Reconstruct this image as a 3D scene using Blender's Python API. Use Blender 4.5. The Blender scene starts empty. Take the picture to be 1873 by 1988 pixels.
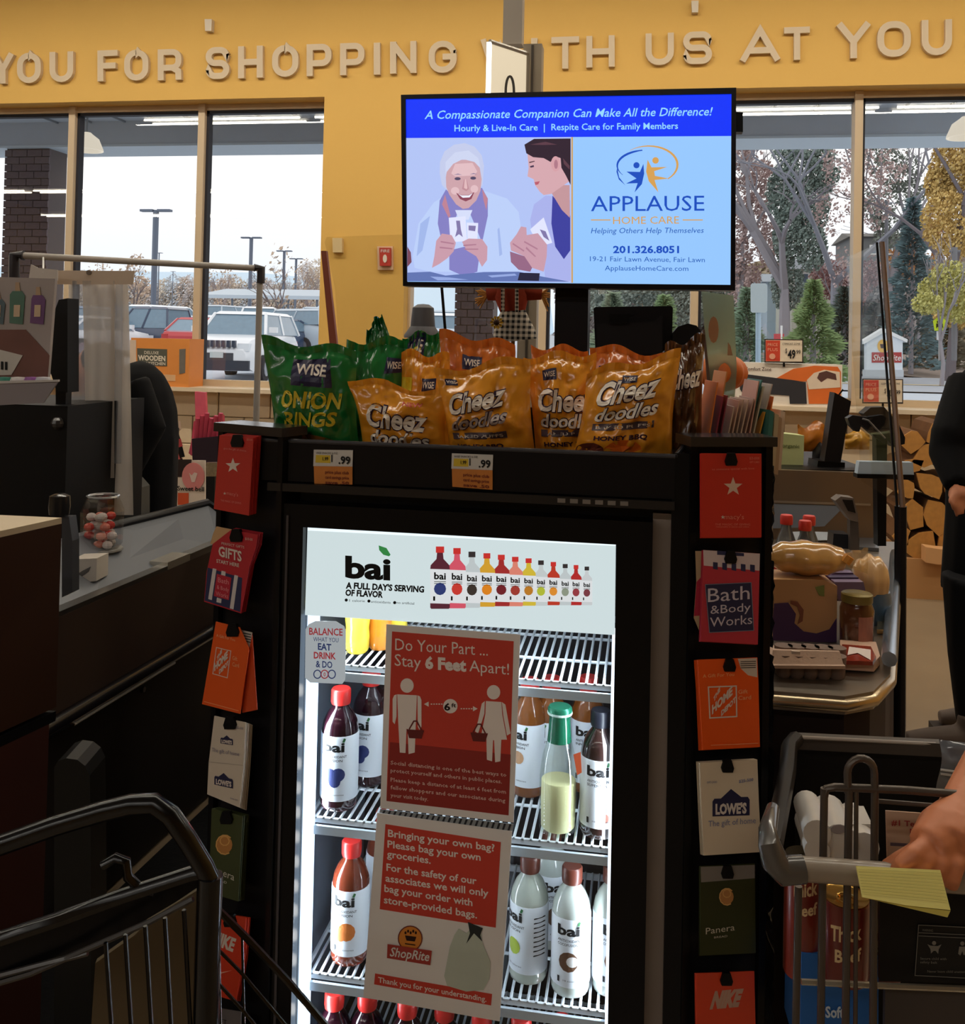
import bpy, math, random
from mathutils import Vector, Matrix, noise
random.seed(7)
R_ = math.radians
# ---------------------------------------------------------------- camera, sky, lights
F, CX, CY = 1876.0, 936.5, 622.0
YAW, PIT, ROL, EYE = .165, .02, .0215, 1.55
_f = Vector((-math.sin(YAW)*math.cos(PIT), math.cos(YAW)*math.cos(PIT), math.sin(PIT)))
_r = Vector((math.cos(YAW), math.sin(YAW), 0)); _u = _r.cross(_f)
RT = _r*math.cos(ROL)+_u*math.sin(ROL); UP = _u*math.cos(ROL)-_r*math.sin(ROL); FW = _f
CAM = Vector((0, 0, EYE))
sc = bpy.context.scene
cd = bpy.data.cameras.new('camera'); cam = bpy.data.objects.new('camera', cd); sc.collection.objects.link(cam)
cd.sensor_fit = 'HORIZONTAL'; cd.sensor_width = 36; cd.lens = F/1873*36
cd.shift_y = -(994-CY)/1873; cd.clip_start = .05; cd.clip_end = 600
cam.matrix_world = Matrix(((RT.x, UP.x, -FW.x, 0), (RT.y, UP.y, -FW.y, 0), (RT.z, UP.z, -FW.z, EYE), (0, 0, 0, 1)))
sc.camera = cam
sc.view_settings.view_transform = 'Standard'; sc.view_settings.look = 'None'
sc.view_settings.exposure = 0; sc.view_settings.gamma = 1; sc.view_settings.use_curve_mapping = False
w = bpy.data.worlds.new('sky'); sc.world = w; w.use_nodes = True
nt = w.node_tree; bg = nt.nodes['Background']
tc = nt.nodes.new('ShaderNodeTexCoord'); sp = nt.nodes.new('ShaderNodeSeparateXYZ'); rp = nt.nodes.new('ShaderNodeValToRGB')
nt.links.new(tc.outputs['Generated'], sp.inputs[0]); nt.links.new(sp.outputs['Z'], rp.inputs[0]); nt.links.new(rp.outputs[0], bg.inputs[0])
rp.color_ramp.elements[0].position = .0; rp.color_ramp.elements[0].color = (.8, .88, .97, 1)
rp.color_ramp.elements[1].position = .16; rp.color_ramp.elements[1].color = (1, 1, 1, 1)
bg.inputs[1].default_value = 1.25
W_ = 7.2                       # the window wall's room face
def area(name, loc, sx, sy, power, col=(1, .93, .82), rot=(0, 0, 0), spread=180):
    l = bpy.data.lights.new(name, 'AREA'); l.shape = 'RECTANGLE'; l.size = sx; l.size_y = sy; l.energy = power; l.color = col
    l.spread = R_(spread)
    o = bpy.data.objects.new(name, l); o.location = loc; o.rotation_euler = rot; sc.collection.objects.link(o); return o
area('row_light', (-1, 5.4, 4.43), 12, .06, 150, (1, .93, .78))
area('row_light', (-1, 2.4, 4.43), 12, .06, 45, (1, .93, .8))
area('row_light', (-4.7, -3.7, 4.43), 12, .06, 150, (1, .95, .87))
area('row_light', (-4.7, -7.6, 4.43), 12, .06, 90, (1, .95, .87))
# ---------------------------------------------------------------- helpers
def ray(px, py): return FW + RT*((px-CX)/F) - UP*((py-CY)/F)
def Pz(px, py, z): return CAM + ray(px, py)*z
def PY(px, py, Y): d = ray(px, py); return CAM + d*(Y/d.y)
def PH(px, py, z): d = ray(px, py); return CAM + d*((z-EYE)/d.z)
class Pl:                      # an upright plane through a point, turned by yaw; n looks back towards the shopper
    def __init__(s, o, yaw=0, lean=0):
        s.o = Vector(o); s.u = Vector((math.cos(yaw), math.sin(yaw), 0))
        n = Vector((math.sin(yaw), -math.cos(yaw), 0)); s.n = n*math.cos(lean)+Vector((0, 0, math.sin(lean)))
        s.v = s.n.cross(s.u)*1.0
        if s.v.z < 0: s.v = -s.v
    def at(s, px, py, off=0):
        d = ray(px, py); t = (s.o+s.n*off-CAM).dot(s.n)/d.dot(s.n); return CAM+d*t
def lin(c):
    c = c/255; return c/12.92 if c <= .04045 else ((c+.055)/1.055)**2.4
def L3(c): return (lin(c[0]), lin(c[1]), lin(c[2]), 1)
_m = {}
def M(c, rough=.5, metal=0, em=0, trans=0, var=0, sc_=8, bump=0, alpha=1, coat=0, key=None):
    k = (tuple(c), rough, metal, em, trans, var, sc_, bump, alpha, coat, key)
    if k in _m: return _m[k]
    m = bpy.data.materials.new('surface'); m.use_nodes = True; n = m.node_tree.nodes; l = m.node_tree.links
    b = n['Principled BSDF']; b.inputs['Roughness'].default_value = rough; b.inputs['Metallic'].default_value = metal
    b.inputs['Base Color'].default_value = L3(c)
    if trans: b.inputs['Transmission Weight'].default_value = trans; b.inputs['IOR'].default_value = 1.33
    if coat: b.inputs['Coat Weight'].default_value = coat; b.inputs['Coat Roughness'].default_value = .08
    b.inputs['Alpha'].default_value = alpha
    if max(c) < 64 and rough >= .25 and not em: b.inputs['Specular IOR Level'].default_value = .22
    tcn = n.new('ShaderNodeTexCoord'); no = n.new('ShaderNodeTexNoise'); no.inputs['Scale'].default_value = sc_; no.inputs['Detail'].default_value = 4
    l.new(tcn.outputs['Object'], no.inputs['Vector'])
    v = var if var else .03
    mx = n.new('ShaderNodeMix'); mx.data_type = 'RGBA'
    mx.inputs['A'].default_value = tuple(x*(1-v) for x in L3(c)[:3])+(1,); mx.inputs['B'].default_value = tuple(min(1, x*(1+v)) for x in L3(c)[:3])+(1,)
    l.new(no.outputs['Fac'], mx.inputs['Factor'])
    if em:
        b.inputs['Base Color'].default_value = (.02, .02, .02, 1)
        b.inputs['Emission Color'].default_value = L3(c); b.inputs['Emission Strength'].default_value = em
    else: l.new(mx.outputs['Result'], b.inputs['Base Color'])
    if bump:
        bp = n.new('ShaderNodeBump'); bp.inputs['Strength'].default_value = bump; bp.inputs['Distance'].default_value = .01
        l.new(no.outputs['Fac'], bp.inputs['Height']); l.new(bp.outputs[0], b.inputs['Normal'])
    _m[k] = m; return m
def clear(name, refl, tint=(1, 1, 1), rough=.0, haze=0, hc=(200, 200, 200)):
    m = bpy.data.materials.new(name); m.use_nodes = True; n = m.node_tree.nodes; l = m.node_tree.links
    n.clear(); o = n.new('ShaderNodeOutputMaterial'); t = n.new('ShaderNodeBsdfTransparent'); t.inputs[0].default_value = (*tint, 1)
    g = n.new('ShaderNodeBsdfGlossy'); g.inputs['Roughness'].default_value = rough; x = n.new('ShaderNodeMixShader'); x.inputs[0].default_value = refl
    l.new(t.outputs[0], x.inputs[1]); l.new(g.outputs[0], x.inputs[2]); s = x
    if haze:
        d0 = n.new('ShaderNodeBsdfDiffuse'); d0.inputs[0].default_value = L3(hc); d1 = n.new('ShaderNodeBsdfTranslucent'); d1.inputs[0].default_value = L3(hc); d = n.new('ShaderNodeMixShader'); d.inputs[0].default_value = .5; l.new(d0.outputs[0], d.inputs[1]); l.new(d1.outputs[0], d.inputs[2]); y = n.new('ShaderNodeMixShader'); y.inputs[0].default_value = haze
        l.new(x.outputs[0], y.inputs[1]); l.new(d.outputs[0], y.inputs[2]); s = y
    l.new(s.outputs[0], o.inputs[0]); return m
class G:
    def __init__(s): s.v = []; s.f = []
    def add(s, vs, fs):
        b = len(s.v); s.v += [Vector(v) for v in vs]; s.f += [tuple(i+b for i in f) for f in fs]; return s
    def box(s, x0, x1, y0, y1, z0, z1):
        return s.add([(x0,y0,z0),(x1,y0,z0),(x1,y1,z0),(x0,y1,z0),(x0,y0,z1),(x1,y0,z1),(x1,y1,z1),(x0,y1,z1)],
                     [(3,2,1,0),(4,5,6,7),(0,1,5,4),(1,2,6,5),(2,3,7,6),(3,0,4,7)])
    def obox(s, c, a, b, d):       # half vectors
        c, a, b, d = Vector(c), Vector(a), Vector(b), Vector(d)
        return s.add([c-a-b-d, c+a-b-d, c+a+b-d, c-a+b-d, c-a-b+d, c+a-b+d, c+a+b+d, c-a+b+d],
                     [(3,2,1,0),(4,5,6,7),(0,1,5,4),(1,2,6,5),(2,3,7,6),(3,0,4,7)])
    def prism(s, pts, ext):        # any flat polygon pushed along a vector
        n = len(pts); e = Vector(ext); p = [Vector(q) for q in pts]
        s.add(p+[q+e for q in p], [tuple(range(n)), tuple(range(2*n-1, n-1, -1))]+[(i, i+n, (i+1) % n+n, (i+1) % n) for i in range(n)]); return s
    def slab(s, pl, poly, off=0, th=.002):
        return s.prism([pl.at(x, y, off) for x, y in poly], -pl.n*th)
    def quad(s, a, b, c, d): return s.add([a, b, c, d], [(0, 1, 2, 3)])
    def tube(s, pts, r, n=8, cap=True):
        pts = [Vector(p) for p in pts]; rs = r if isinstance(r, (list, tuple)) else [r]*len(pts); b = len(s.v); prev = None
        for i, p in enumerate(pts):
            d = (pts[min(i+1, len(pts)-1)]-pts[max(i-1, 0)]); d = d.normalized() if d.length > 1e-9 else Vector((0, 0, 1))
            a = prev if prev else (Vector((0, 0, 1)) if abs(d.z) < .9 else Vector((1, 0, 0)))
            e = d.cross(a).normalized() if prev is None else None
            if prev is None: a = e
            a = (a-d*a.dot(d)).normalized(); prev = a; c = d.cross(a)
            for k in range(n):
                t = 2*math.pi*k/n; s.v.append(p+(a*math.cos(t)+c*math.sin(t))*rs[i])
        for i in range(len(pts)-1):
            for k in range(n):
                s.f.append((b+i*n+k, b+i*n+(k+1) % n, b+(i+1)*n+(k+1) % n, b+(i+1)*n+k))
        if cap: s.f.append(tuple(b+k for k in range(n-1, -1, -1))); s.f.append(tuple(b+(len(pts)-1)*n+k for k in range(n)))
        return s
    def lathe(s, prof, c=(0, 0, 0), n=20, sx=1, sy=1):
        b = len(s.v); c = Vector(c)
        for r, z in prof:
            for k in range(n):
                t = 2*math.pi*k/n; s.v.append(c+Vector((r*math.cos(t)*sx, r*math.sin(t)*sy, z)))
        for i in range(len(prof)-1):
            for k in range(n): s.f.append((b+i*n+k, b+i*n+(k+1) % n, b+(i+1)*n+(k+1) % n, b+(i+1)*n+k))
        s.f.append(tuple(b+k for k in range(n-1, -1, -1))); s.f.append(tuple(b+(len(prof)-1)*n+k for k in range(n))); return s
    def ell(s, c, rx, ry, rz, n=12, m=8):
        return s.lathe([(max(.001, math.sin(math.pi*i/m)), -math.cos(math.pi*i/m)) for i in range(m+1)], (0, 0, 0), n) and s._sc(c, rx, ry, rz, n*(m+1))
    def _sc(s, c, rx, ry, rz, k):
        c = Vector(c)
        for i in range(len(s.v)-k, len(s.v)): q = s.v[i]; s.v[i] = c+Vector((q.x*rx, q.y*ry, q.z*rz))
        return s
    def grid(s, fn, nu, nv):
        b = len(s.v)
        for j in range(nv+1):
            for i in range(nu+1): s.v.append(Vector(fn(i/nu, j/nv)))
        for j in range(nv):
            for i in range(nu): a = b+j*(nu+1)+i; s.f.append((a, a+1, a+nu+2, a+nu+1))
        return s
WL = {}
def wl(p): return WL.get(p.name, Vector((0, 0, 0)))
def ob(name, g, m, parent=None, label=None, smooth=False, kind=None):
    me = bpy.data.meshes.new(name); o_ = wl(parent) if parent else Vector((0, 0, 0))
    me.from_pydata([tuple(v-o_) for v in g.v], [], g.f)
    if m: me.materials.append(m)
    if smooth:
        me.polygons.foreach_set('use_smooth', [True]*len(me.polygons)); me.set_sharp_from_angle(angle=R_(smooth if smooth > 1 else 45))
    o = bpy.data.objects.new(name, me); sc.collection.objects.link(o)
    if parent: o.parent = parent; WL[o.name] = Vector(o_)
    if label: o['label'] = label
    if kind: o['kind'] = kind
    return o
def thing(name, label, cat, loc=(0, 0, 0), group=None):
    o = bpy.data.objects.new(name, None); o.empty_display_size = .05; sc.collection.objects.link(o); o.location = loc; WL[o.name] = Vector(loc)
    o['label'] = label; o['category'] = cat
    if group: o['group'] = group
    return o
def single(name, g, m, label, cat, group=None, smooth=False, kind=None):
    xs = [v.x for v in g.v]; ys = [v.y for v in g.v]; b = Vector(((min(xs)+max(xs))/2, (min(ys)+max(ys))/2, min(v.z for v in g.v)))
    for i in range(len(g.v)): g.v[i] = g.v[i]-b
    o = ob(name, g, m, None, label, smooth, kind); o.location = b; WL[o.name] = b; o['category'] = cat
    if group: o['group'] = group
    return o
def struct(name, g, m, parent=None, smooth=False):
    return ob(name, g, m, parent, None, smooth, None if parent else 'structure')
def dup(root, loc, rz=0, label=None, group=None, mats=None, scale=None):
    def cp(o, par):
        c = o.copy(); sc.collection.objects.link(c)
        if par: c.parent = par
        if mats and c.type == 'MESH' and o.name.split('.')[0] in mats:
            c.data = c.data.copy(); c.data.materials.clear(); c.data.materials.append(mats[o.name.split('.')[0]])
        for ch in list(kids(o)): cp(ch, c)
        return c
    r = cp(root, None); r.location = loc; r.rotation_euler = (0, 0, rz)
    if label: r['label'] = label
    if group: r['group'] = group
    if scale: r.scale = scale
    return r
def kids(o): return [c for c in _all() if c.parent == o]
def _all(): return sc.collection.objects
# text: glyph outlines of Blender's own font, placed through any mapping of (x, y) to a point
_tc = {}
def glyphs(s, bold=0, res=2):
    k = (s, bold, res)
    if k not in _tc:
        c = bpy.data.curves.new('t', 'FONT'); c.body = s; c.size = 1; c.offset = bold; c.resolution_u = res; c.fill_mode = 'FRONT'
        o = bpy.data.objects.new('t', c); me = bpy.data.meshes.new_from_object(o)
        _tc[k] = ([(v.co.x, v.co.y) for v in me.vertices], [tuple(p.vertices) for p in me.polygons])
        bpy.data.objects.remove(o); bpy.data.curves.remove(c); bpy.data.meshes.remove(me)
    return _tc[k]
def tmap(g, s, fn, bold=0, res=2):       # fn gets x 0..1 across the string and y in cap heights
    v, f = glyphs(s, bold, res)
    if not v: return g
    x0 = min(a for a, b in v); x1 = max(a for a, b in v); W = max(1e-6, x1-x0)
    return g.add([fn((a-x0)/W, b/.729) for a, b in v], f)
def txt(g, pl, s, x0, y0, x1, y1, h, off=.001, bold=0, sh=0, res=2, vx=None):
    # left and right ends of the baseline and the cap height, in photograph pixels on the plane
    ux, uy = x1-x0, y1-y0; vx_, vy_ = (0, -h) if vx is None else (vx, -h)
    return tmap(g, s, lambda a, b: pl.at(x0+ux*a+(vx_+sh*h)*b, y0+uy*a+vy_*b, off), bold, res)
def circ(cx, cy, rx, ry=None, n=20, a0=0, a1=360):
    ry = ry or rx; return [(cx+rx*math.cos(R_(a0+(a1-a0)*i/n)), cy-ry*math.sin(R_(a0+(a1-a0)*i/n))) for i in range(n if a1-a0 == 360 else n+1)]
def arc(cx, cy, rx, ry, a0, a1, t0, t1=None, n=18):       # a swoosh band
    t1 = t0 if t1 is None else t1; o, i = [], []
    for k in range(n+1):
        q = k/n; a = R_(a0+(a1-a0)*q); t = (t0+(t1-t0)*q)*max(.15, math.sin(math.pi*q))**.5/2
        o.append((cx+(rx+t)*math.cos(a), cy-(ry+t)*math.sin(a))); i.append((cx+(rx-t)*math.cos(a), cy-(ry-t)*math.sin(a)))
    return o+i[::-1]
def star(cx, cy, r, q=.4): return [(cx+(r if i % 2 == 0 else r*q)*math.sin(math.pi*i/5), cy-(r if i % 2 == 0 else r*q)*math.cos(math.pi*i/5)) for i in range(10)]
def ribbon(pts, t, closed=False):
    pts = [p for i, p in enumerate(pts) if i == 0 or math.dist(p, pts[i-1]) > .05]; n = len(pts); Ls, Rs = [], []
    for i in range(n):
        p = Vector(pts[i]); a = Vector(pts[(i-1) % n]) if (closed or i) else None; b = Vector(pts[(i+1) % n]) if (closed or i < n-1) else None
        d1 = (p-a).normalized() if a else None; d2 = (b-p).normalized() if b else None
        d1 = d1 or d2; d2 = d2 or d1; n1 = Vector((-d1.y, d1.x)); n2 = Vector((-d2.y, d2.x)); m = (n1+n2).normalized()
        k = t/2/max(.5, m.dot(n1)); Ls.append(p+m*k); Rs.append(p-m*k)
    q = [[Ls[i], Ls[(i+1) % n], Rs[(i+1) % n], Rs[i]] for i in range(n if closed else n-1)]
    return q
def remesh(o, vs, sm=2):
    r = o.modifiers.new('skin', 'REMESH'); r.mode = 'VOXEL'; r.voxel_size = vs; r.use_smooth_shade = True
    s = o.modifiers.new('soft', 'SMOOTH'); s.factor = .6; s.iterations = sm; return o
BLK = M((11, 10, 12), .35); BLK2 = M((8, 7, 9), .5); STEEL = M((150, 148, 145), .28, 1, var=.06, sc_=3)
WHT = M((232, 230, 226), .5); ALU = M((178, 172, 166), .4, .3)
# ---------------------------------------------------------------- the shop: wall, windows, floor, ceiling
YEL = M((222, 176, 92), .75, var=.03, sc_=1.5, bump=.03)
XL, XR, ZT = -16.5, 6.2, 4.9
ws = 1.13; wh = 3.42
def wx(px, py=450): return PY(px, py, W_).x
xa0, xa1 = XL+.6, wx(627, 300); xb0, xb1 = wx(790, 300), XR-.4
g = G()
TH = .32
g.box(XL, xa0, W_, W_+TH, ws, wh); g.box(xa1, xb0, W_, W_+TH, ws, wh); g.box(xb1, XR, W_, W_+TH, ws, wh); g.box(XL, XR, W_, W_+TH, wh, ZT)
struct('wall_back', g, YEL)
g = G(); g.box(XL, XR, W_+.02, W_+TH, 0, ws-.03)
lw = struct('wall_back_lower', g, M((150, 130, 108), .85))
BLKM = M((214, 190, 158), .7, var=.05, sc_=20, bump=.1)
bw, bh = .42, .215
me = None
for r in range(5):
    z0 = .02+r*.22; x = -6.3-(r % 2)*.215
    while x < 4.2:
        if me is None:
            gg = G().box(0, bw, 0, .03, 0, bh); bo = ob('block', gg, BLKM, lw); me = bo.data
            bv = bo.modifiers.new('b', 'BEVEL'); bv.width = .006; bv.segments = 1
        else: bo = bo.copy(); sc.collection.objects.link(bo)
        bo.location = (x, W_-.01, z0); x += .43
g = G(); g.box(XL, XR, W_-.16, W_+.2, ws-.03, ws); struct('trim_1', g, M((226, 206, 178), .45))
# walls and roof that close the room
g = G(); g.box(XL-.2, XL, -16, W_+TH, 0, ZT); struct('wall_left', g, YEL)
g = G(); g.box(XR, XR+.2, -16, W_+TH, 0, ZT); struct('wall_right', g, YEL)
g = G(); g.box(XL, XR, -16.2, -16, 0, ZT); struct('wall_front', g, YEL)
g = G(); g.box(XL-.2, XR+.2, -16.2, W_+TH, ZT, ZT+.2); struct('ceiling', g, M((150, 145, 138), .9))
def floor_shading():
    m = bpy.data.materials.new('floor_tiles'); m.use_nodes = True; n = m.node_tree.nodes; l = m.node_tree.links; b = n['Principled BSDF']
    tcn = n.new('ShaderNodeTexCoord'); no = n.new('ShaderNodeTexNoise'); no.inputs['Scale'].default_value = 2.5
    mx = n.new('ShaderNodeMix'); mx.data_type = 'RGBA'; mx.inputs['A'].default_value = L3((138, 120, 98)); mx.inputs['B'].default_value = L3((150, 132, 108))
    l.new(tcn.outputs['Object'], no.inputs['Vector']); l.new(no.outputs['Fac'], mx.inputs['Factor']); l.new(mx.outputs['Result'], b.inputs['Base Color'])
    b.inputs['Roughness'].default_value = .22; return m
g = G(); g.box(XL, XR, -16, W_+.02, -.1, 0); struct('floor', g, floor_shading())
# window frames, panes
FRM = M((205, 182, 152), .45); DKF = M((48, 48, 56), .5)
PANE = clear('window_glass', .075)
def window(name, x0, x1, mulls):
    wn = struct(name, G().box(x0, x1, W_+.16, W_+.24, ws, ws+.05).box(x0, x1, W_+.16, W_+.24, wh-.05, wh), FRM)
    ed = [x0]+mulls+[x1]
    for i, x in enumerate(ed):
        h = .028 if 0 < i < len(ed)-1 else .02
        ob('mullion', G().box(x-h, x+h, W_+.13, W_+.25, ws+.002, wh-.002), FRM, wn)
        if 0 < i: ob('gasket', G().box(x+h-.0, x+h+.022, W_+.17, W_+.24, ws+.05, wh-.05), DKF, wn) if i < len(ed)-1 else None
    for a, b in zip(ed[:-1], ed[1:]):
        ob('pane', G().box(a+.03, b-.02, W_+.2, W_+.205, ws+.05, wh-.05), PANE, wn)
    ob('head_gasket', G().box(x0, x1, W_+.17, W_+.23, wh-.075, wh-.05), DKF, wn)
    return wn
def mx_(px): return PY(px, 450, W_+.14).x
gap = mx_(386)-mx_(134)
window('window_1', xa0, xa1, [mx_(386)-gap*2, mx_(134), mx_(386)])
window('window_2', xb0, xb1, [mx_(1056), mx_(1350), mx_(1664)])
# ceiling light rows (their tubes mirror in the panes)
TUBE = M((255, 247, 228), .5, em=14)
TB = {}
def fixture(x, y, i):
    t = thing('strip_light', 'long twin-tube fluorescent fixture under the shop ceiling', 'light', (x, y, 4.5), 'twin-tube light rows')
    ob('housing', G().box(x-1.15, x+1.15, y-.18, y+.18, 4.5, 4.56), WHT, t)
    ob('hanger', G().tube([(x, y, 4.56), (x, y, 4.9)], .006), STEEL, t)
    for dy in (-.12, .12): ob('tube', G().tube([(x-1.12, y+dy, 4.47), (x+1.12, y+dy, 4.47)], .017, 6), TUBE, t)
i = 0
for k in range(5): fixture(-5.7+k*2.45, 2.4, i)
for k in range(5): fixture(-5.7+k*2.45, 5.4, i)
for y in (-3.7, -7.6):
    for k in range(3): fixture(-14+k*2.45, y, i)
# raised letters
LET = M((208, 186, 156), .5, var=.04)
def letter(ch, x0, yt, x1, yb, label):
    w_, h = x1-x0, yb-yt; t = h*.19; a, b = t/2, w_-t/2; c, d = t/2, h-t/2; m = h*.5; q = []
    def rr(l, r_, tp, bt, rad=.32, n=5, st=0, en=4):
        rad = min(rad*h, (r_-l)/2, (bt-tp)/2); P = []
        cs = [(r_-rad, tp+rad, 90), (r_-rad, bt-rad, 0), (l+rad, bt-rad, -90), (l+rad, tp+rad, 180)]
        for j in range(st, en):
            ccx, ccy, s0 = cs[j % 4]; P += [(ccx+rad*math.cos(R_(s0-90*k/n)), ccy-rad*math.sin(R_(s0-90*k/n))) for k in range(n+1)]
        return P
    k = h*.28
    if ch == 'O': q += ribbon(rr(a, b, c, d), t, True)
    if ch == 'U': q += ribbon([(b, 0)]+rr(a, b, c, d, st=1, en=3)+[(a, 0)], t)
    if ch == 'I': q += ribbon([(w_/2, 0), (w_/2, h)], t*1.05)
    if ch == 'F': q += ribbon([(a, h), (a, 0)], t)+ribbon([(0, c), (w_, c)], t)+ribbon([(a, m), (w_*.9, m)], t)
    if ch == 'T': q += ribbon([(0, c), (w_, c)], t)+ribbon([(w_/2, c), (w_/2, h)], t)
    if ch == 'H': q += ribbon([(a, 0), (a, h)], t)+ribbon([(b, 0), (b, h)], t)+ribbon([(a, m), (b, m)], t)
    if ch == 'N': q += ribbon([(a, 0), (a, h)], t)+ribbon([(b, 0), (b, h)], t)+ribbon([(a, t*.4), (b, h-t*.4)], t)
    if ch == 'W': q += ribbon([(a*.6, 0), (w_*.27, h-t*.3), (w_/2, t), (w_*.73, h-t*.3), (w_-a*.6, 0)], t*.9)
    if ch == 'A': q += ribbon([(a*.7, h), (w_/2, t*.3), (w_-a*.7, h)], t)+ribbon([(w_*.2, h*.68), (w_*.8, h*.68)], t)
    if ch == 'Y': q += ribbon([(a*.7, 0), (w_/2, h*.52), (w_-a*.7, 0)], t)+ribbon([(w_/2, h*.48), (w_/2, h)], t)
    if ch in 'PR':
        q += ribbon([(a, h), (a, 0)], t)+ribbon([(a, c)]+rr(a, b, c, h*.6, .2, st=0, en=2)+[(a, h*.6)], t)
        if ch == 'R': q += ribbon([(w_*.6, h*.6), (b*.99, h*.72), (b, h)], t)
    if ch == 'S': q += ribbon([(b, h*.28)]+rr(a, b, c, m, .2, st=0, en=1)[::-1]+rr(a, b, c, m, .2, st=3, en=4)[::-1]+rr(a, b, c, m, .2, st=2, en=3)[::-1]+rr(a, b, m, d, .2, st=0, en=3)+[(a, h*.72)], t)
    if ch == 'G': q += ribbon([(b, h*.3)]+rr(a, b, c, d, st=0, en=1)[::-1]+rr(a, b, c, d, st=3, en=4)[::-1]+rr(a, b, c, d, st=2, en=3)[::-1]+rr(a, b, c, d, st=1, en=2)[::-1]+[(b, m), (w_*.5, m)], t)
    g = G(); pl = Pl((0, W_, 0))
    for j, qd in enumerate(q): g.slab(pl, [(x0+p[0], yt+p[1]-.035*p[0]) for p in qd], .035+j*.00004, .035)
    single('wall_letter', g, LET, label, 'letter', 'raised letters over the windows')
LT = [('Y',-16,105,26,163,'first YOU at the left'),('O',33,103,79,162,'first YOU at the left'),('U',96,101,142,160,'first YOU at the left'),
('F',189,98,228,158,'FOR'),('O',241,97,288,157,'FOR'),('R',306,96,352,156,'FOR'),
('S',399,92,445,154,'SHOPPING'),('H',462,90,510,152,'SHOPPING'),('O',528,88,579,150,'SHOPPING'),('P',595,86,643,148,'SHOPPING, the first P'),
('P',660,84,707,146,'SHOPPING, the second P'),('I',724,83,739,145,'SHOPPING'),('N',757,81,808,143,'SHOPPING'),('G',832,80,886,142,'SHOPPING'),
('W',934,76,1008,138,'WITH'),('I',1030,74,1044,136,'WITH'),('T',1070,72,1124,134,'WITH'),('H',1138,70,1193,131,'WITH'),
('U',1253,65,1308,127,'US'),('S',1326,62,1382,125,'US'),('A',1437,56,1514,119,'AT'),('T',1522,53,1572,117,'AT'),
('Y',1624,46,1690,114,'second YOU at the right'),('O',1703,42,1768,111,'second YOU at the right'),('U',1789,39,1848,108,'second YOU at the right')]
for ch, x0, y0, x1, y1, wd in LT: letter(ch, x0, y0, x1, y1, 'raised beige letter %s on the yellow wall, in the word %s' % (ch, wd))
# small things on the wall
pw = Pl((0, W_, 0))
for px, py, s in ((404, 48, 'above the word SHOPPING'), (1349, 12, 'above the word US')):
    single('motion_detector', G().slab(pw, [(px-7, py-11), (px+7, py-11), (px+6, py+12), (px-6, py+12)], .05, .05), M((215, 200, 180), .4), 'small white detector box on the yellow wall '+s, 'detector')
t = thing('fire_alarm', 'red and white fire alarm box on the yellow wall between the windows', 'fire alarm', PY(747, 520, W_))
ob('backplate', G().slab(pw, [(732, 478), (762, 478), (763, 524), (733, 524)], .02, .02), M((225, 190, 160), .5), t)
ob('cover', G().slab(pw, [(736, 481), (758, 481), (758, 516), (737, 516)], .05, .03), M((190, 52, 44), .4), t)
ob('strobe', G().slab(pw, circ(747, 502, 4, 8, 12), .056, .006), M((235, 225, 215), .3), t)
g = G(); txt(g, pw, 'FIRE', 739, 490, 756, 490, 6, .052); ob('lettering', g, WHT, t)
single('thermostat', G().slab(pw, [(645, 462), (664, 462), (664, 490), (646, 490)], .04, .04), M((222, 196, 150), .4), 'small cream thermostat on the yellow wall beside the left window', 'thermostat')
# ---------------------------------------------------------------- outside: ground, canopy, columns
def zg(x, y):
    s = max(0, min(1, (3-x-.02*y)/10)); s = s*s*(3-2*s)
    return -.02+.036*max(0, min(y, 75)-13)*s
g = G(); g.grid(lambda u, v: (lambda x, y: (x, y, zg(x, y)))(-90+180*u, W_+TH+.0+180*v**1.6), 60, 60)
struct('pavement', g, M((188, 196, 206), .85, var=.08, sc_=.7))
g = G(); g.grid(lambda u, v: (lambda x, y: (x, y, zg(x, y)+.03))(5.2+3.4*v+30*u, 26+4*v+4*u), 14, 4)
single('grass_verge', g, M((88, 112, 72), .95, var=.3, sc_=9, bump=.4), 'strip of green grass beyond the right window, beside the road', 'grass', kind='stuff')
rd = PY(1750, 722, 44)
g = G(); g.grid(lambda u, v: (4+50*u, 36+16*v+4*u, .03+v*.05), 10, 2); struct('road', g, M((165, 170, 178), .9, var=.05))
g = G(); g.grid(lambda u, v: (8+40*u, 42+.35*v+4*u, .07+v*.004), 10, 1)
single('road_line', g, M((220, 190, 110), .8), 'yellow painted line along the road outside', 'road line')
g = G(); g.grid(lambda u, v: (2+60*u, 54+14*v, .1+1.0*v+.4*noise.noise((u*30, v*6, 1))), 40, 8)
single('leaf_litter_bank', g, M((150, 136, 126), .95, var=.25, sc_=4, bump=.3), 'brown leafy bank on the far side of the road', 'bank', kind='stuff')
SOF = M((205, 214, 224), .6, var=.04, sc_=1); SOF2 = M((140, 148, 156), .7)
g = G(); g.box(-14, 9, W_+TH, 12.1, 4.42, 4.5); cn = struct('canopy_soffit', g, SOF)
g = G()
for k in range(34): x = -8+k*.5; g.box(x-.012, x+.012, W_+TH, 12.1, 4.395, 4.42)
o = ob('soffit_rib', g, SOF2, cn); o['kind'] = 'stuff'
g = G(); g.box(-14, 9, 12.1, 12.75, 4.1, 4.95); struct('canopy_beam', g, M((196, 206, 218), .65))
g = G(); g.box(-14, 9, 12.09, 12.8, 4.07, 4.1); struct('canopy_trim', g, M((215, 228, 238), .5))
BR = M((118, 104, 108), .85, var=.25, sc_=30)
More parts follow.
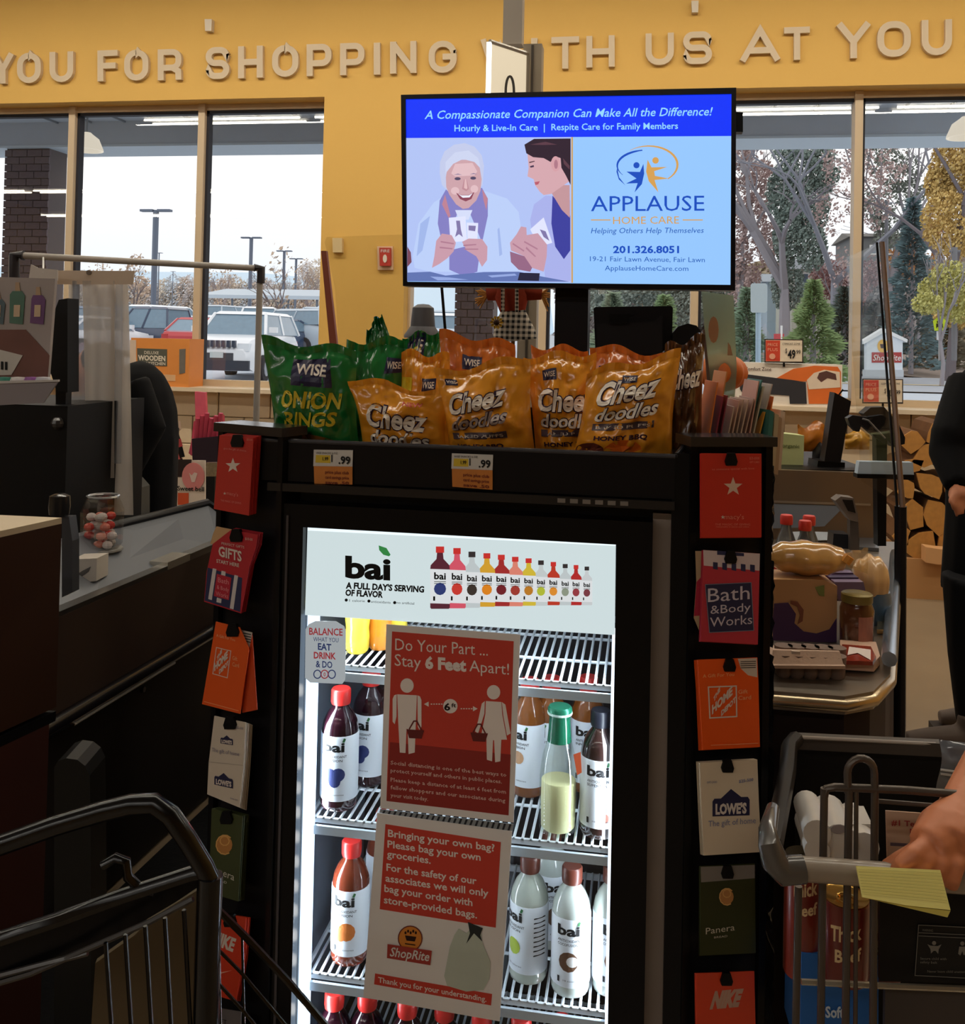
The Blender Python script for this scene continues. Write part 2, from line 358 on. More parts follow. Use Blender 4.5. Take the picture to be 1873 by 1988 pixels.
def column(px0, px1, lab):
    a = PY(px0, 450, 12.15).x; b = PY(px1, 450, 12.15).x
    c = struct('brick_column', G().box(a+.02, b-.02, 12.17, 12.17+.42, -.05, 4.07), M((110, 100, 98), .9)); c['label'] = lab
    n = 3 if b-a < .75 else 4; w_ = (b-a)/n; me = None
    for r in range(0, 40):
        for k in range(n+(r % 2)):
            x0 = a+(k-.5*(r % 2))*w_; x1 = x0+w_-.012; x0 = max(x0, a); x1 = min(x1, b)
            if x1-x0 < .05: continue
            key = round(x1-x0, 3); me = me or {}
            if key not in me: o = ob('brick', G().box(0, x1-x0, 0, .03, 0, .09), BR, c); me[key] = o
            else: o = me[key].copy(); sc.collection.objects.link(o)
            o.location = (x0, 12.15, .02+r*.101)
column(5, 92, 'dark brick column under the canopy, seen through the left window')
column(886, 962, 'dark brick column under the canopy, seen below the screen')
def dome(px, py, lab, n):
    p = PY(px, py, 11.2); t = thing('dome_light', lab, 'light', p-Vector((0, 0, .1)), 'canopy dome lights')
    ob('shade', G().lathe([(.05, .2), (.07, .18), (.15, .12), (.2, .0), (.205, -.03), (.19, -.03), (.18, 0), (.05, .17)], p, 20), M((235, 225, 205), .3, em=.9), t, smooth=True)
    ob('stem', G().tube([(p.x, p.y, p.z+.18), (p.x, p.y, 4.43)], .012), SOF2, t)
dome(168, 288, 'pale dome lamp hanging under the canopy, left window', 1); dome(1876, 262, 'pale dome lamp hanging under the canopy at the right edge', 2)
# lamp posts
LP = M((98, 108, 124), .5)
def lamppost(px, ptop, Z, wpx, lab):
    p = Pz(px, ptop, Z); b = Vector((p.x, p.y, zg(p.x, p.y)-.1)); t = thing('lamp_post', lab, 'lamp post', b, 'car park lamp posts')
    k = wpx/1876*Z
    ob('pole', G().tube([b, (p.x, p.y, p.z)], k*.09, 6), LP, t)
    for s in (-1, 1):
        g = G(); g.add([(p.x+s*a*k, p.y-.2*q, p.z+z) for a in (.08, .5) for q in (-1, 1) for z in (-.05*k, .02*k)], [(0,1,3,2),(4,6,7,5),(0,4,5,1),(2,3,7,6),(0,2,6,4),(1,5,7,3)])
        ob('lamp_head', g, LP, t)
lamppost(303, 408, 60, 62, 'tall twin-headed lamp post seen through the middle left pane')
lamppost(488, 461, 78, 40, 'twin-headed lamp post seen through the pane beside the yellow wall')
lamppost(552, 487, 92, 30, 'small far lamp post behind the bare tree near the yellow wall')
lamppost(575, 502, 105, 26, 'smallest far lamp post, rightmost in the left window')
lamppost(309, 491, 95, 12, 'thin far lamp post beside the tall twin-headed one')
lamppost(336, 527, 100, 8, 'thin short far post left of the second window bar')
# hills and the far tree line
g = G(); g.grid(lambda u, v: (-330+300*u, 300, 8+v*(14+5*noise.noise((u*6, 2, 3)))), 40, 1)
g2 = G()
for i in range(41): x, y, z = g.v[i+41]; g2.v += [Vector((x, 300, -2)), Vector((x, 300, z)), Vector((x, 340, -2))]
for i in range(40): a = i*3; g2.f += [(a, a+3, a+4, a+1), (a+1, a+4, a+5, a+2)]
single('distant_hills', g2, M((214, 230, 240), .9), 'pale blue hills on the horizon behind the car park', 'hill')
def leafcloud(g, c, rx, ry, rz, n, s, seed=0, thin=0):
    rnd = random.Random(seed)
    for _ in range(n):
        while True:
            p = Vector((rnd.uniform(-1, 1), rnd.uniform(-1, 1), rnd.uniform(-1, 1)))
            if p.length < 1: break
        if thin and noise.noise(p*2.3+Vector((seed, 0, 0))) < thin-.35: continue
        q = Vector(c)+Vector((p.x*rx, p.y*ry, p.z*rz)); a = Vector((rnd.gauss(0, 1), rnd.gauss(0, 1), rnd.gauss(0, 1))).normalized()
        b = a.orthogonal().normalized(); d = a.cross(b); k = s*rnd.uniform(.6, 1.4)
        g.add([q-b*k, q-d*k*.6, q+b*k, q+d*k*.6], [(0, 1, 2, 3)])
    return g
def branches(g, p, d, L, r, dep, rnd, spread=.5, tips=None):
    e = p+d*L; mid = p+d*L*.5+Vector((rnd.uniform(-1, 1), 0, rnd.uniform(-1, 1)))*L*.05
    g.tube([p, mid, e], [r, r*.85, r*.68], 5 if dep > 2 else 3, cap=False)
    if dep == 0: tips is not None and tips.append(e); return
    for k in range(2 if rnd.random() < .45 else 3):
        a = Vector((rnd.gauss(0, spread), rnd.gauss(0, spread), rnd.gauss(0, spread*.6)))
        branches(g, e, (d+a+Vector((0, 0, .12))).normalized(), L*rnd.uniform(.62, .82), r*.62, dep-1, rnd, spread, tips)
def tree(name, lab, px, ptop, Z, wpx, bark, leaf, seed, n=900, s=.3, dep=5, thin=.35, trunk=.28, blobs=None, group=None, r=None, spread=.36):
    top = Pz(px, ptop, Z); b = Vector((top.x, top.y, zg(top.x, top.y)-.1)); H = top.z-b.z; rnd = random.Random(seed)
    t = thing(name, lab, 'tree', b, group); g = G(); tips = []
    branches(g, b, Vector((rnd.uniform(-.08, .08), 0, 1)).normalized(), H*trunk, r or H*.018+.05, dep, rnd, spread, tips)
    ob('trunk', g, bark, t)
    if leaf:
        g = G()
        if blobs:
            for i, (bx, by, br, bq) in enumerate(blobs):
                c = Pz(bx, by, Z+rnd.uniform(-1, 1)); leafcloud(g, c, br/F*Z, br/F*Z*.8, bq/F*Z, int(n*br*bq/1600), s, seed+i, thin)
        else: leafcloud(g, (top.x, top.y, b.z+H*.62), wpx/F*Z/2, wpx/F*Z/2, H*.4, n, s, seed, thin)
        o = ob('foliage', g, leaf, t); o['kind'] = 'stuff'
    return t
BK = M((150, 142, 140), .9); BKD = M((150, 146, 152), .9)
for i, (px, pt, Z, w_) in enumerate(((262, 492, 62, 60), (545, 470, 50, 70), (430, 510, 95, 70), (200, 500, 90, 60), (600, 500, 80, 60), (175, 520, 100, 60))):
    tree('bare_tree', ['bare young tree beside the tall lamp post', 'bare tree in front of the shelter, near the yellow wall', 'faint bare tree behind the shelter', 'faint bare tree behind the hanging plastic strips', 'bare tree at the right edge of the left window', 'far bare tree behind the pipe frame, left of the lamp post'][i],
         px, pt, Z, w_, M((150, 136, 134), .9) if i > 1 else M((120, 108, 108), .9), M((196, 172, 150), .9, var=.2), 20+i, n=500 if i != 1 else 160, s=.12, dep=5, trunk=.26, r=.09 if i < 2 else .12, group='bare trees around the car park')
for i in range(26):
    px = 150+i*18.5+random.uniform(-5, 5)
    if px > 640: break
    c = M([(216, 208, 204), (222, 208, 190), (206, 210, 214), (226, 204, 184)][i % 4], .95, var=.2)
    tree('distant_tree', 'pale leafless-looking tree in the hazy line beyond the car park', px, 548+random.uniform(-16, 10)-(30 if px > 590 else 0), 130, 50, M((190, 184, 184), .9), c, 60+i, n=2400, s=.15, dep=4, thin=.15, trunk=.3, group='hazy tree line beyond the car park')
# conifers and autumn trees in the right window, haze painted into their lightened colours
def conifer(lab, px, ptop, pbot, Z, wpx, m, seed, n=2600, s=.22):
    top = Pz(px, ptop, Z); bt = Pz(px, pbot, Z); b = Vector((top.x, top.y, min(bt.z, .6))); H = top.z-b.z; R0 = wpx/F*Z/2; rnd = random.Random(seed)
    t = thing('evergreen_tree', lab, 'tree', b)
    ob('trunk', G().tube([b-Vector((0, 0, .4)), top-Vector((0, 0, H*.1))], [.14, .03], 6), BKD, t); g = G()
    for _ in range(n):
        v = rnd.random()**.9; a = rnd.uniform(0, 6.283); lay = .8+.3*math.sin(v*H*7+a*2); q = rnd.uniform(.55, 1)**.5
        rr = R0*(1-v**1.35)*lay*q; p = b+Vector((rr*math.cos(a), rr*math.sin(a), v*H-.12*rr)); d = Vector((math.cos(a), math.sin(a), rnd.uniform(-.35, .5))).normalized(); e = d.orthogonal().normalized(); k = s*rnd.uniform(.6, 1.3)
        g.add([p-e*k*.3, p+d*k*1.3, p+e*k*.3, p-d*k*.3], [(0, 1, 2, 3)])
    o = ob('foliage', g, m, t); o['kind'] = 'stuff'; return t
GR1 = M((126, 150, 126), .9, var=.45, sc_=3); GR2 = M((104, 132, 138), .9, var=.35, sc_=2); DGR = M((140, 156, 148), .9, var=.35, sc_=1.5)
RED = M((194, 170, 166), .9, var=.35, sc_=1); ORG = M((196, 146, 96), .9, var=.3, sc_=1); GLD = M((214, 184, 116), .9, var=.3, sc_=1); YGR = M((196, 192, 120), .9, var=.3, sc_=1)
conifer('bushy yellow-green evergreen below the price card, right of the grey sign pole', 1580, 545, 705, 30, 135, M((132, 156, 104), .9, var=.5, sc_=3), 3, n=3800, s=.16)
conifer('small dark evergreen left of the grey sign pole', 1450, 560, 705, 30, 85, GR1, 4, n=2600, s=.16)
conifer('tall blue-green spruce in front of the dark building', 1772, 385, 660, 52, 120, GR2, 5, n=3600, s=.28)
conifer('dark evergreen hedge tree between the round evergreen and the window bar', 1640, 560, 705, 45, 90, M((80, 96, 90), .9, var=.4, sc_=2), 6, n=2200, s=.28)
conifer('dark evergreen directly below the right window bar', 1700, 590, 690, 60, 90, M((96, 104, 98), .9, var=.4, sc_=2), 16, n=1500, s=.3)
conifer('low dark evergreen beside the road at the right edge', 1830, 600, 700, 56, 130, M((100, 98, 84), .9, var=.4, sc_=2), 17, n=2200, s=.3)
conifer('green shrub seen under the screen, right of the black post', 1290, 575, 700, 28, 90, M((126, 150, 106), .9, var=.4, sc_=3), 7, n=2600, s=.16)
conifer('green shrub seen under the screen above the till display', 1190, 570, 700, 34, 110, M((130, 146, 124), .9, var=.4, sc_=3), 8, n=2000, s=.2)
tree('autumn_tree', 'reddish autumn tree beside the screen edge', 1455, 250, 62, 90, BKD, RED, 31, n=1860, s=0.12, blobs=[(1440, 320, 40, 60), (1450, 440, 40, 70), (1480, 360, 30, 50), (1440, 540, 40, 50), (1500, 480, 30, 50), (1470, 250, 40, 40)], trunk=.32, r=.3)
tree('ivy_covered_tree', 'tall dark green tree with a thick trunk, left half of the right window', 1540, 240, 58, 120, BKD, DGR, 32, n=2700, s=0.11, blobs=[(1545, 300, 45, 60), (1520, 380, 35, 55), (1570, 400, 40, 60), (1530, 460, 30, 60), (1575, 480, 30, 50), (1600, 330, 30, 50), (1530, 560, 34, 50)], trunk=.34, r=.42, thin=.2)
tree('autumn_tree', 'bare grey-trunked tree with few reddish leaves, left of the window bar', 1622, 250, 54, 150, M((138, 140, 150), .9), RED, 33, n=900, s=0.10, blobs=[(1640, 330, 50, 60), (1600, 420, 40, 50), (1690, 400, 50, 50), (1640, 520, 40, 50), (1700, 320, 60, 60)], trunk=.38, r=.3, dep=6, thin=.5, spread=.55)
tree('oak_tree', 'grey-green oak crown right of the window bar against the white sky', 1730, 250, 66, 150, BKD, M((126, 134, 124), .9, var=.3), 34, n=1560, s=0.12, blobs=[(1700, 290, 40, 40), (1740, 330, 50, 45), (1760, 370, 40, 30), (1700, 400, 40, 40), (1730, 450, 40, 40)], trunk=.35, r=.3, dep=6, thin=.45)
tree('golden_tree', 'large golden autumn tree at the right edge of the window', 1850, 240, 46, 150, M((110, 104, 110), .9), GLD, 35, n=2700, s=0.09, blobs=[(1850, 330, 45, 70), (1840, 430, 50, 60), (1865, 520, 50, 60), (1820, 360, 25, 40), (1860, 600, 50, 40)], trunk=.4, r=.26, thin=.25)
tree('yellow_tree', 'low yellow-green autumn tree under the golden one', 1830, 520, 40, 120, BKD, YGR, 36, n=2700, s=0.07, blobs=[(1850, 540, 45, 36), (1815, 565, 35, 30), (1800, 590, 30, 22), (1860, 600, 40, 30)], trunk=.4, r=.1, thin=.2, dep=4)
tree('autumn_tree', 'orange-brown autumn tree behind the spruce', 1790, 400, 70, 120, BKD, ORG, 37, n=1800, s=0.12, blobs=[(1800, 440, 36, 40), (1790, 500, 40, 40), (1740, 520, 36, 40)], trunk=.4, r=.15, thin=.3, dep=4)
tree('autumn_tree', 'dark red autumn tree in front of the pale house', 1625, 500, 60, 120, BKD, M((176, 138, 138), .9, var=.3), 38, n=2400, s=0.10, blobs=[(1610, 545, 40, 40), (1650, 560, 36, 45), (1680, 530, 30, 40)], trunk=.35, r=.14, thin=.2, dep=4)
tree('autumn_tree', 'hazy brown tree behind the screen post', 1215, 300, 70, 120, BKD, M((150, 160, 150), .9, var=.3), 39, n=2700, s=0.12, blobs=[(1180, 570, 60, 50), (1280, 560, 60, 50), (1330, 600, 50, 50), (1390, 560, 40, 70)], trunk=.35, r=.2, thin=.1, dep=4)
for i in range(16):
    px = 1120+i*50
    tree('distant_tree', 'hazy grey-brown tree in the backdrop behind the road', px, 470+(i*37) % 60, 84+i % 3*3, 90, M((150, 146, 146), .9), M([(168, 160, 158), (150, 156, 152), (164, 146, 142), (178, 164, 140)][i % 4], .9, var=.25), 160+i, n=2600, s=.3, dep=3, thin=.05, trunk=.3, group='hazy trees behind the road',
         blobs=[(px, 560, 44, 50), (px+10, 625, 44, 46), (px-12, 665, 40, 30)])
# houses
def house(lab, px0, px1, ptop, peave, pbot, Z, wall, roof, wins):
    a, b = Pz(px0, peave, Z), Pz(px1, peave, Z); zb = min(Pz(px0, pbot, Z).z, 1); zt = Pz((px0+px1)/2, ptop, Z).z; ze = a.z
    b.y = a.y; t = thing('house', lab, 'house', (a.x, a.y, zb)); D = 8
    ob('wall', G().box(a.x, b.x, a.y, a.y+D, zb-1, ze), wall, t)
    r = G(); m = a.y+D/2; r.add([(a.x-.4, a.y-.4, ze-.1), (b.x+.4, a.y-.4, ze-.1), (b.x+.4, a.y+D+.4, ze-.1), (a.x-.4, a.y+D+.4, ze-.1), (a.x-.2, m, zt), (b.x+.2, m, zt)], [(3,2,1,0),(0,1,5,4),(2,3,4,5),(0,4,3),(1,2,5)])
    ob('roof', r, roof, t)
    for (wx0, wy0, wx1, wy1) in wins:
        p, q = PY(wx0, wy1, a.y), PY(wx1, wy0, a.y)
        wn = ob('window', G().box(p.x-.12, q.x+.12, a.y-.08, a.y, p.z-.12, q.z+.12), WHT, t); WL[wn.name] = Vector((a.x, a.y, zb))
        ob('pane', G().box(p.x, q.x, a.y-.1, a.y-.02, p.z, q.z), M((90, 108, 124), .1), wn)
house('pale house with tall white windows behind the trees', 1538, 1640, 495, 520, 600, 66, M((196, 196, 182), .8), M((132, 138, 146), .8), [(1543, 532, 1553, 560), (1558, 532, 1568, 560), (1600, 535, 1614, 558)])
house('dark low building behind the window bar', 1655, 1772, 445, 458, 540, 90, M((110, 112, 112), .9), M((112, 108, 102), .9), [(1690, 478, 1700, 492), (1720, 478, 1730, 492), (1745, 478, 1755, 492)])
house('pale blue gabled house between the evergreen and the grey sign pole', 1490, 1520, 525, 545, 600, 75, M((178, 196, 208), .8), M((150, 160, 168), .8), [(1500, 552, 1508, 564)])
# signs outside
def post(g, px, py0, py1, Z, r): g.tube([Pz(px, py0, Z), Pz(px-.5, py1, Z)], r, 8); return g
t = thing('road_sign', 'blank grey sign seen from behind on a round pole, beyond the right window', 'sign', Pz(1472, 705, 22)); pl = Pl(Pz(1472, 600, 22), 0)
ob('pole', post(G(), 1472, 560, 712, 22, .06), M((160, 182, 196), .4, .2), t)
ob('sign_plate', G().slab(pl, [(1457, 553), (1460, 550), (1486, 550), (1489, 553), (1489, 604), (1486, 607), (1460, 607), (1457, 604)], .08, .02), M((176, 188, 190), .5), t)
t = thing('pedestrian_sign', 'yellow-green five-sided school crossing sign at the right', 'sign', Pz(1825, 670, 40)); pl = Pl(Pz(1825, 630, 40), 0)
ob('sign_plate', G().slab(pl, [(1824, 613), (1837, 623), (1834, 642), (1814, 642), (1811, 623)], .03, .02), M((214, 236, 30), .5), t)
ob('pole', post(G(), 1824, 640, 700, 40, .05), M((150, 150, 150), .5), t)
ob('lower_plate', G().slab(pl, [(1818, 643), (1830, 643), (1830, 660), (1818, 660)], .03, .02), M((222, 224, 228), .5), t)
g = G()
for x in (1820, 1828): g.slab(pl, circ(x, 625, 2, 2, 8), .035, .004); g.slab(pl, [(x-3, 628), (x+2, 628), (x+3, 638), (x, 634), (x-3, 638)], .035, .004)
ob('walking_figures', g, M((50, 50, 30), .5), t)
t = thing('store_sign', 'white house-shaped store sign with red band by the road', 'sign', Pz(1715, 722, 42)); pl = Pl(Pz(1715, 680, 42), 0)
ob('sign_body', G().slab(pl, [(1682, 665), (1716, 642), (1752, 662), (1752, 718), (1682, 718)], 0, .5), M((226, 236, 246), .5), t)
ob('roof', G().slab(pl, [(1675, 662), (1716, 637), (1762, 659), (1761, 665), (1716, 645), (1677, 668)], .12, .74), M((238, 242, 246), .5), t)
ob('base', G().slab(pl, [(1680, 718), (1754, 718), (1754, 732), (1680, 732)], .05, .6), M((196, 204, 212), .6), t)
ob('red_band', G().slab(pl, [(1692, 684), (1750, 684), (1750, 704), (1692, 704)], .02, .01), M((176, 58, 60), .5), t)
ob('round_emblem', G().slab(pl, circ(1714, 672, 11, 13, 20), .02, .01), M((240, 190, 90), .5), t)
g = G(); txt(g, pl, 'ShopRite', 1694, 700, 1748, 700, 12, .035, .01, .2); ob('lettering', g, WHT, t)
g = G(); g.slab(pl, [(1708, 668), (1720, 668), (1718, 676), (1710, 676)], .035, .004); ob('cart_mark', g, M((70, 40, 40), .5), t)
t = thing('small_roadside_sign', 'small white sign with red band on a post, beside the round evergreen', 'sign', Pz(1512, 680, 45)); pl = Pl(Pz(1512, 650, 45), 0)
ob('sign_plate', G().slab(pl, [(1502, 648), (1522, 648), (1522, 660), (1502, 660)], 0, .05), M((190, 70, 74), .5), t); ob('post', post(G(), 1517, 632, 700, 45, .05), WHT, t)
# utility poles and wires
for px, pt, pb, Z in ((1721, 388, 640, 60), (1853, 480, 700, 42)):
    t = thing('utility_pole', 'wooden utility pole %s' % ('between the window bar and the spruce' if px < 1800 else 'at the right edge by the yellow tree'), 'pole', Pz(px, pb, Z))
    ob('pole', G().tube([Pz(px, pt, Z), Pz(px-1, pb, Z)], .12, 7), M((120, 122, 128), .9), t)
    ob('cross_arm', G().tube([Pz(px-10, pt+8, Z), Pz(px+10, pt+8, Z)], .06, 5), M((120, 122, 128), .9), t)
g = G(); g.tube([Pz(1660, 385, 60), Pz(1721, 392, 60), Pz(1800, 404, 60), Pz(1873, 408, 60)], .025, 4); g.tube([Pz(1660, 415, 60), Pz(1721, 418, 60), Pz(1800, 428, 60)], .02, 4)
single('overhead_wires', g, M((120, 126, 134), .8), 'thin overhead wires between the utility poles', 'wire')
# cart shelter
Z = 70; a, b = Pz(405, 570, Z), Pz(700, 570, Z); t = thing('cart_shelter', 'long grey-roofed open shelter in the car park', 'shelter', (a.x, a.y, Pz(405, 600, Z).z)); y0 = a.y
r = G(); zt = Pz(405, 556, Z).z; ze = Pz(405, 573, Z).z; r.add([(a.x-.4, y0-1, ze), (a.x+13, y0-1, ze), (a.x+13, y0+3, zt), (a.x, y0+3, zt), (a.x, y0+6, ze)], [(0, 1, 2, 3)]); r.prism([(a.x-.4, y0-1, ze), (a.x+13, y0-1, ze), (a.x+13, y0-1, ze-.25), (a.x-.4, y0-1, ze-.25)], (0, .1, 0))
ob('roof', r, M((190, 202, 212), .5), t)
for k in range(7): ob('post', G().box(a.x+k*2.1, a.x+k*2.1+.12, y0-.8, y0-.7, zg(a.x, y0)-.3, ze), M((96, 108, 122), .6), t)
# ---------------------------------------------------------------- cars
GLS = M((120, 146, 164), .12, var=.15); GLD_ = M((70, 88, 104), .12); TYR = M((46, 48, 54), .8); RIM = M((180, 184, 190), .3, .8)
def carbody(g, secs):       # secs: x, z0, z1, half width
    b = len(g.v)
    for x, z0, z1, hw in secs:
        for y, z in ((-hw*.96, z0), (-hw, z0+(z1-z0)*.35), (-hw*.98, z0+(z1-z0)*.75), (-hw*.88, z1), (hw*.88, z1), (hw*.98, z0+(z1-z0)*.75), (hw, z0+(z1-z0)*.35), (hw*.96, z0)): g.v.append(Vector((x, y, z)))
    n = len(secs)
    for i in range(n-1):
        for k in range(8): g.f.append((b+i*8+k, b+i*8+(k+1) % 8, b+(i+1)*8+(k+1) % 8, b+(i+1)*8+k))
    g.f.append(tuple(b+k for k in range(7, -1, -1))); g.f.append(tuple(b+(n-1)*8+k for k in range(8)))
def make_car(kind, lab, group):
    t = thing('car', lab, 'car', (0, 0, 0), group); paint = M((232, 236, 240), .25, coat=.5, var=.01)
    suv = kind == 'suv'; pk = kind == 'pickup'; L = 2.3 if not pk else 2.7; H = 1.0 if not suv else 1.2; RT_ = 1.43 if kind == 'sedan' else 1.76
    g = G(); carbody(g, [(-L, .45, H*.8, .72), (-L+.12, .3, H*.93, .84), (-L+.8, .26, H, .9), (0, .26, H, .92), (L-1.2, .26, H*.98, .9), (L-.3, .28, H*.86, .84), (L, .42, H*.66, .7)])
    ob('body', g, paint, t, smooth=30)
    x0, x1, x2, x3 = {'sedan': (-1.75, -1.0, .35, 1.15), 'suv': (-2.2, -1.95, .55, 1.15), 'pickup': (-.75, -.6, .9, 1.45)}[kind]
    g = G(); hb, ht = .84, .66; zb, zt = H*.97, RT_-.05
    g.add([(x0, -hb, zb), (x3, -hb, zb), (x3, hb, zb), (x0, hb, zb), (x1, -ht, zt), (x2, -ht, zt), (x2, ht, zt), (x1, ht, zt)], [(0,1,5,4),(1,2,6,5),(2,3,7,6),(3,0,4,7),(4,5,6,7)])
    ob('windows', g, GLS, t)
    g = G(); g.add([(x1-.05, -ht-.03, zt-.02), (x2+.06, -ht-.03, zt-.02), (x2+.06, ht+.03, zt-.02), (x1-.05, ht+.03, zt-.02), (x1+.1, -ht+.08, zt+.06), (x2-.1, -ht+.08, zt+.06), (x2-.1, ht-.08, zt+.06), (x1+.1, ht-.08, zt+.06)], [(3,2,1,0),(0,1,5,4),(1,2,6,5),(2,3,7,6),(3,0,4,7),(4,5,6,7)])
    for s in (-1, 1):
        for xa, xb in ((x0, x1), (x3, x2), ((x0+x3)/2, (x1+x2)/2)): g.tube([(xa, s*hb, zb), (xb, s*ht, zt)], .045, 5)
    ob('roof', g, paint, t)
    for sx in (-1, 1):
        for s in (-1, 1):
            g = G(); c = Vector((sx*(L-.85), s*.86, .34)); g.tube([c-Vector((0, .1, 0)), c+Vector((0, .1, 0))], .34, 14); wv = ob('wheel', g, TYR, t)
            ob('hub_cap', G().tube([c+Vector((0, s*.1, 0)), c+Vector((0, s*.12, 0))], .2, 10), RIM, wv)
    for s in (-1, 1):
        ob('headlight', G().obox((L-.16, s*.62, H*.72), (.12, 0, 0), (0, .14, 0), (0, 0, .09)), M((240, 246, 250), .1), t)
        ob('tail_light', G().obox((-L+.04, s*.68, H*.72), (.05, 0, 0), (0, .1, 0), (0, 0, .14)), M((176, 40, 44), .2), t)
        ob('mirror', G().obox((x2+.45, s*1.0, H+.1), (.06, 0, 0), (0, .1, 0), (0, 0, .07)), paint, t)
    ob('grille', G().box(L-.12, L+.01, -.4, .4, H*.36, H*.6), M((60, 66, 76), .4), t)
    if pk: ob('bed', G().box(-2.55, -.8, -.74, .74, H-.02, H+.01), M((50, 54, 62), .6), t)
    return t
protos = {k: make_car(k, 'parked car', 'parked cars') for k in ('sedan', 'suv', 'pickup')}
used = set()
def car(kind, px, py, Z, rz, col, lab):
    p = Pz(px, py, Z); z = zg(p.x, p.y); loc = (p.x, p.y, z)
    pt = M(col, .25, coat=.5, var=.01)
    if kind not in used:
        used.add(kind); o = protos[kind]; o.location = loc; o.rotation_euler = (0, 0, rz); o['label'] = lab
        for c in kids(o):
            if c.name.split('.')[0] in ('body', 'roof', 'mirror'): c.data.materials.clear(); c.data.materials.append(pt)
        return o
    return dup(protos[kind], loc, rz, lab, 'parked cars', {'body': pt, 'roof': pt, 'mirror': pt})
WC, SC, DB, DG, RC, BC = (244, 247, 250), (190, 204, 216), (60, 82, 112), (78, 90, 104), (186, 44, 52), (110, 140, 170)
car('suv', 478, 670, 25.5, R_(-84), WC, 'white off-road car facing the shop with slotted grille, nearest in the left window')
car('pickup', 318, 640, 37, R_(172), (62, 78, 104), 'dark blue pickup with red tail light behind the orange carton')
car('sedan', 398, 630, 34, R_(100), RC, 'red car just left of the white off-road car')
car('suv', 330, 618, 45, R_(75), WC, 'white car with curved roof behind the blue pickup')
car('suv', 580, 610, 38, R_(150), SC, 'silver estate car beside the yellow wall')
car('sedan', 428, 610, 40, R_(80), WC, 'white saloon behind the white off-road car')
car('sedan', 268, 600, 46, R_(65), BC, 'blue-grey saloon in the second row left of the window bar')
CL = [SC, WC, DG, BC, WC, DB, SC, DG, WC, SC]
pos = [(225, 600, 40), (300, 588, 52), (365, 590, 50), (470, 590, 46), (510, 592, 44), (548, 590, 50), (608, 588, 50), (250, 582, 55), (320, 580, 58), (390, 580, 60), (450, 582, 56), (510, 582, 58), (570, 580, 60), (160, 600, 36), (180, 615, 34), (520, 600, 36), (625, 590, 50), (165, 585, 50)]
for i, (x, y, z) in enumerate(pos):
    car(['sedan', 'suv'][i % 3 == 1], x, y, z, R_(60+(i*37) % 50+(180 if i % 2 else 0)), CL[i % 10],
        '%s parked %s, %s row of the car park, %s' % (['silver', 'white', 'dark grey', 'blue', 'white', 'navy', 'silver', 'grey', 'white', 'silver'][i % 10], 'tall car' if i % 3 == 1 else 'saloon', 'far' if z > 48 else 'middle',
        ['seen behind the plastic strips', 'left of the tall lamp post', 'right of the tall lamp post', 'by the window bar', 'above the white off-road car', 'under the shelter roof', 'next to the yellow wall'][i % 7]))
for i, (x, y, z) in enumerate(((808, 600, 34), (840, 612, 26), (865, 600, 30), (815, 640, 20), (870, 585, 44))):
    car('sedan' if i % 2 else 'suv', x, y, z, R_(20+40*i), [WC, SC, WC, DG, SC][i], '%s car seen under the screen, %s' % (['white', 'silver', 'white', 'grey', 'silver'][i], ['behind the hat-shaped finial', 'beside the thin black rod', 'at the edge of the brick column', 'low and nearest', 'farthest'][i]))
# white car's grille slots, plate and lower bumper
wc = protos['suv']
for k in range(7):
    ob('grille_slot', G().box(2.2, 2.335, -.42+k*.13, -.34+k*.13, .86, 1.02), M((40, 56, 76), .4), wc)
ob('number_plate', G().box(2.3, 2.34, -.16, .16, .6, .74), M((196, 206, 206), .4), wc)
ob('bumper', G().box(2.2, 2.32, -.78, .78, .3, .54), M((38, 50, 66), .5), wc)
# ---------------------------------------------------------------- drinks fridge
gp = Pz(896, 1200, 1.66); YG = gp.y; fp = Pl((0, YG, 0), 0)          # the glass plane
def fx(px, py=1400, Y=None): return PY(px, py, Y or YG).x
def fz(py, px=896, Y=None): return PY(px, py, Y or YG).z
xg0, xg1 = fx(589, 1300), fx(1193, 1300); zg0 = .16; zg1 = fz(1036)
xd0, xd1 = fx(545, 1300), fx(1262, 1300); xb0_, xb1_ = fx(524, 1300), fx(1298, 1300); ztop = fz(957)
fr = thing('drinks_fridge', 'tall black glass-door drinks fridge with lit header in the middle', 'fridge', ((xg0+xg1)/2, YG+.3, 0))
D = .55
g = G(); g.box(xb0_, xd0+.0, YG+.02, YG+D, .06, ztop).box(xd1, xb1_, YG+.02, YG+D, .06, ztop).box(xd0, xd1, YG+.02, YG+D, zg1+.02, ztop).box(xd0, xd1, YG+.02, YG+D, .06, .14)
ob('cabinet', g, BLK, fr)
ob('liner', G().box(xd0, xd1, YG+.47, YG+D, .14, zg1+.02), M((30, 32, 40), .6), fr)
g = G(); g.box(xd0, xg0-.012, YG+.03, YG+.46, .14, zg1+.02).box(xg1+.012, xd1, YG+.03, YG+.46, .14, zg1+.02)
ob('side_wall', g, M((104, 112, 126), .4), fr)
ob('side_trim', G().box(xb1_-.03, xb1_+.001, YG+.012, YG+.03, .06, ztop-.02), M((150, 134, 122), .4, var=.2), fr)
g = G(); g.box(xd0, xg0, YG-.02, YG+.018, .08, ztop-.03).box(xg1, xd1, YG-.02, YG+.018, .08, ztop-.03).box(xg0, xg1, YG-.02, YG+.018, zg1, ztop-.03).box(xg0, xg1, YG-.02, YG+.018, .08, zg0)
dr = ob('door', g, BLK, fr)
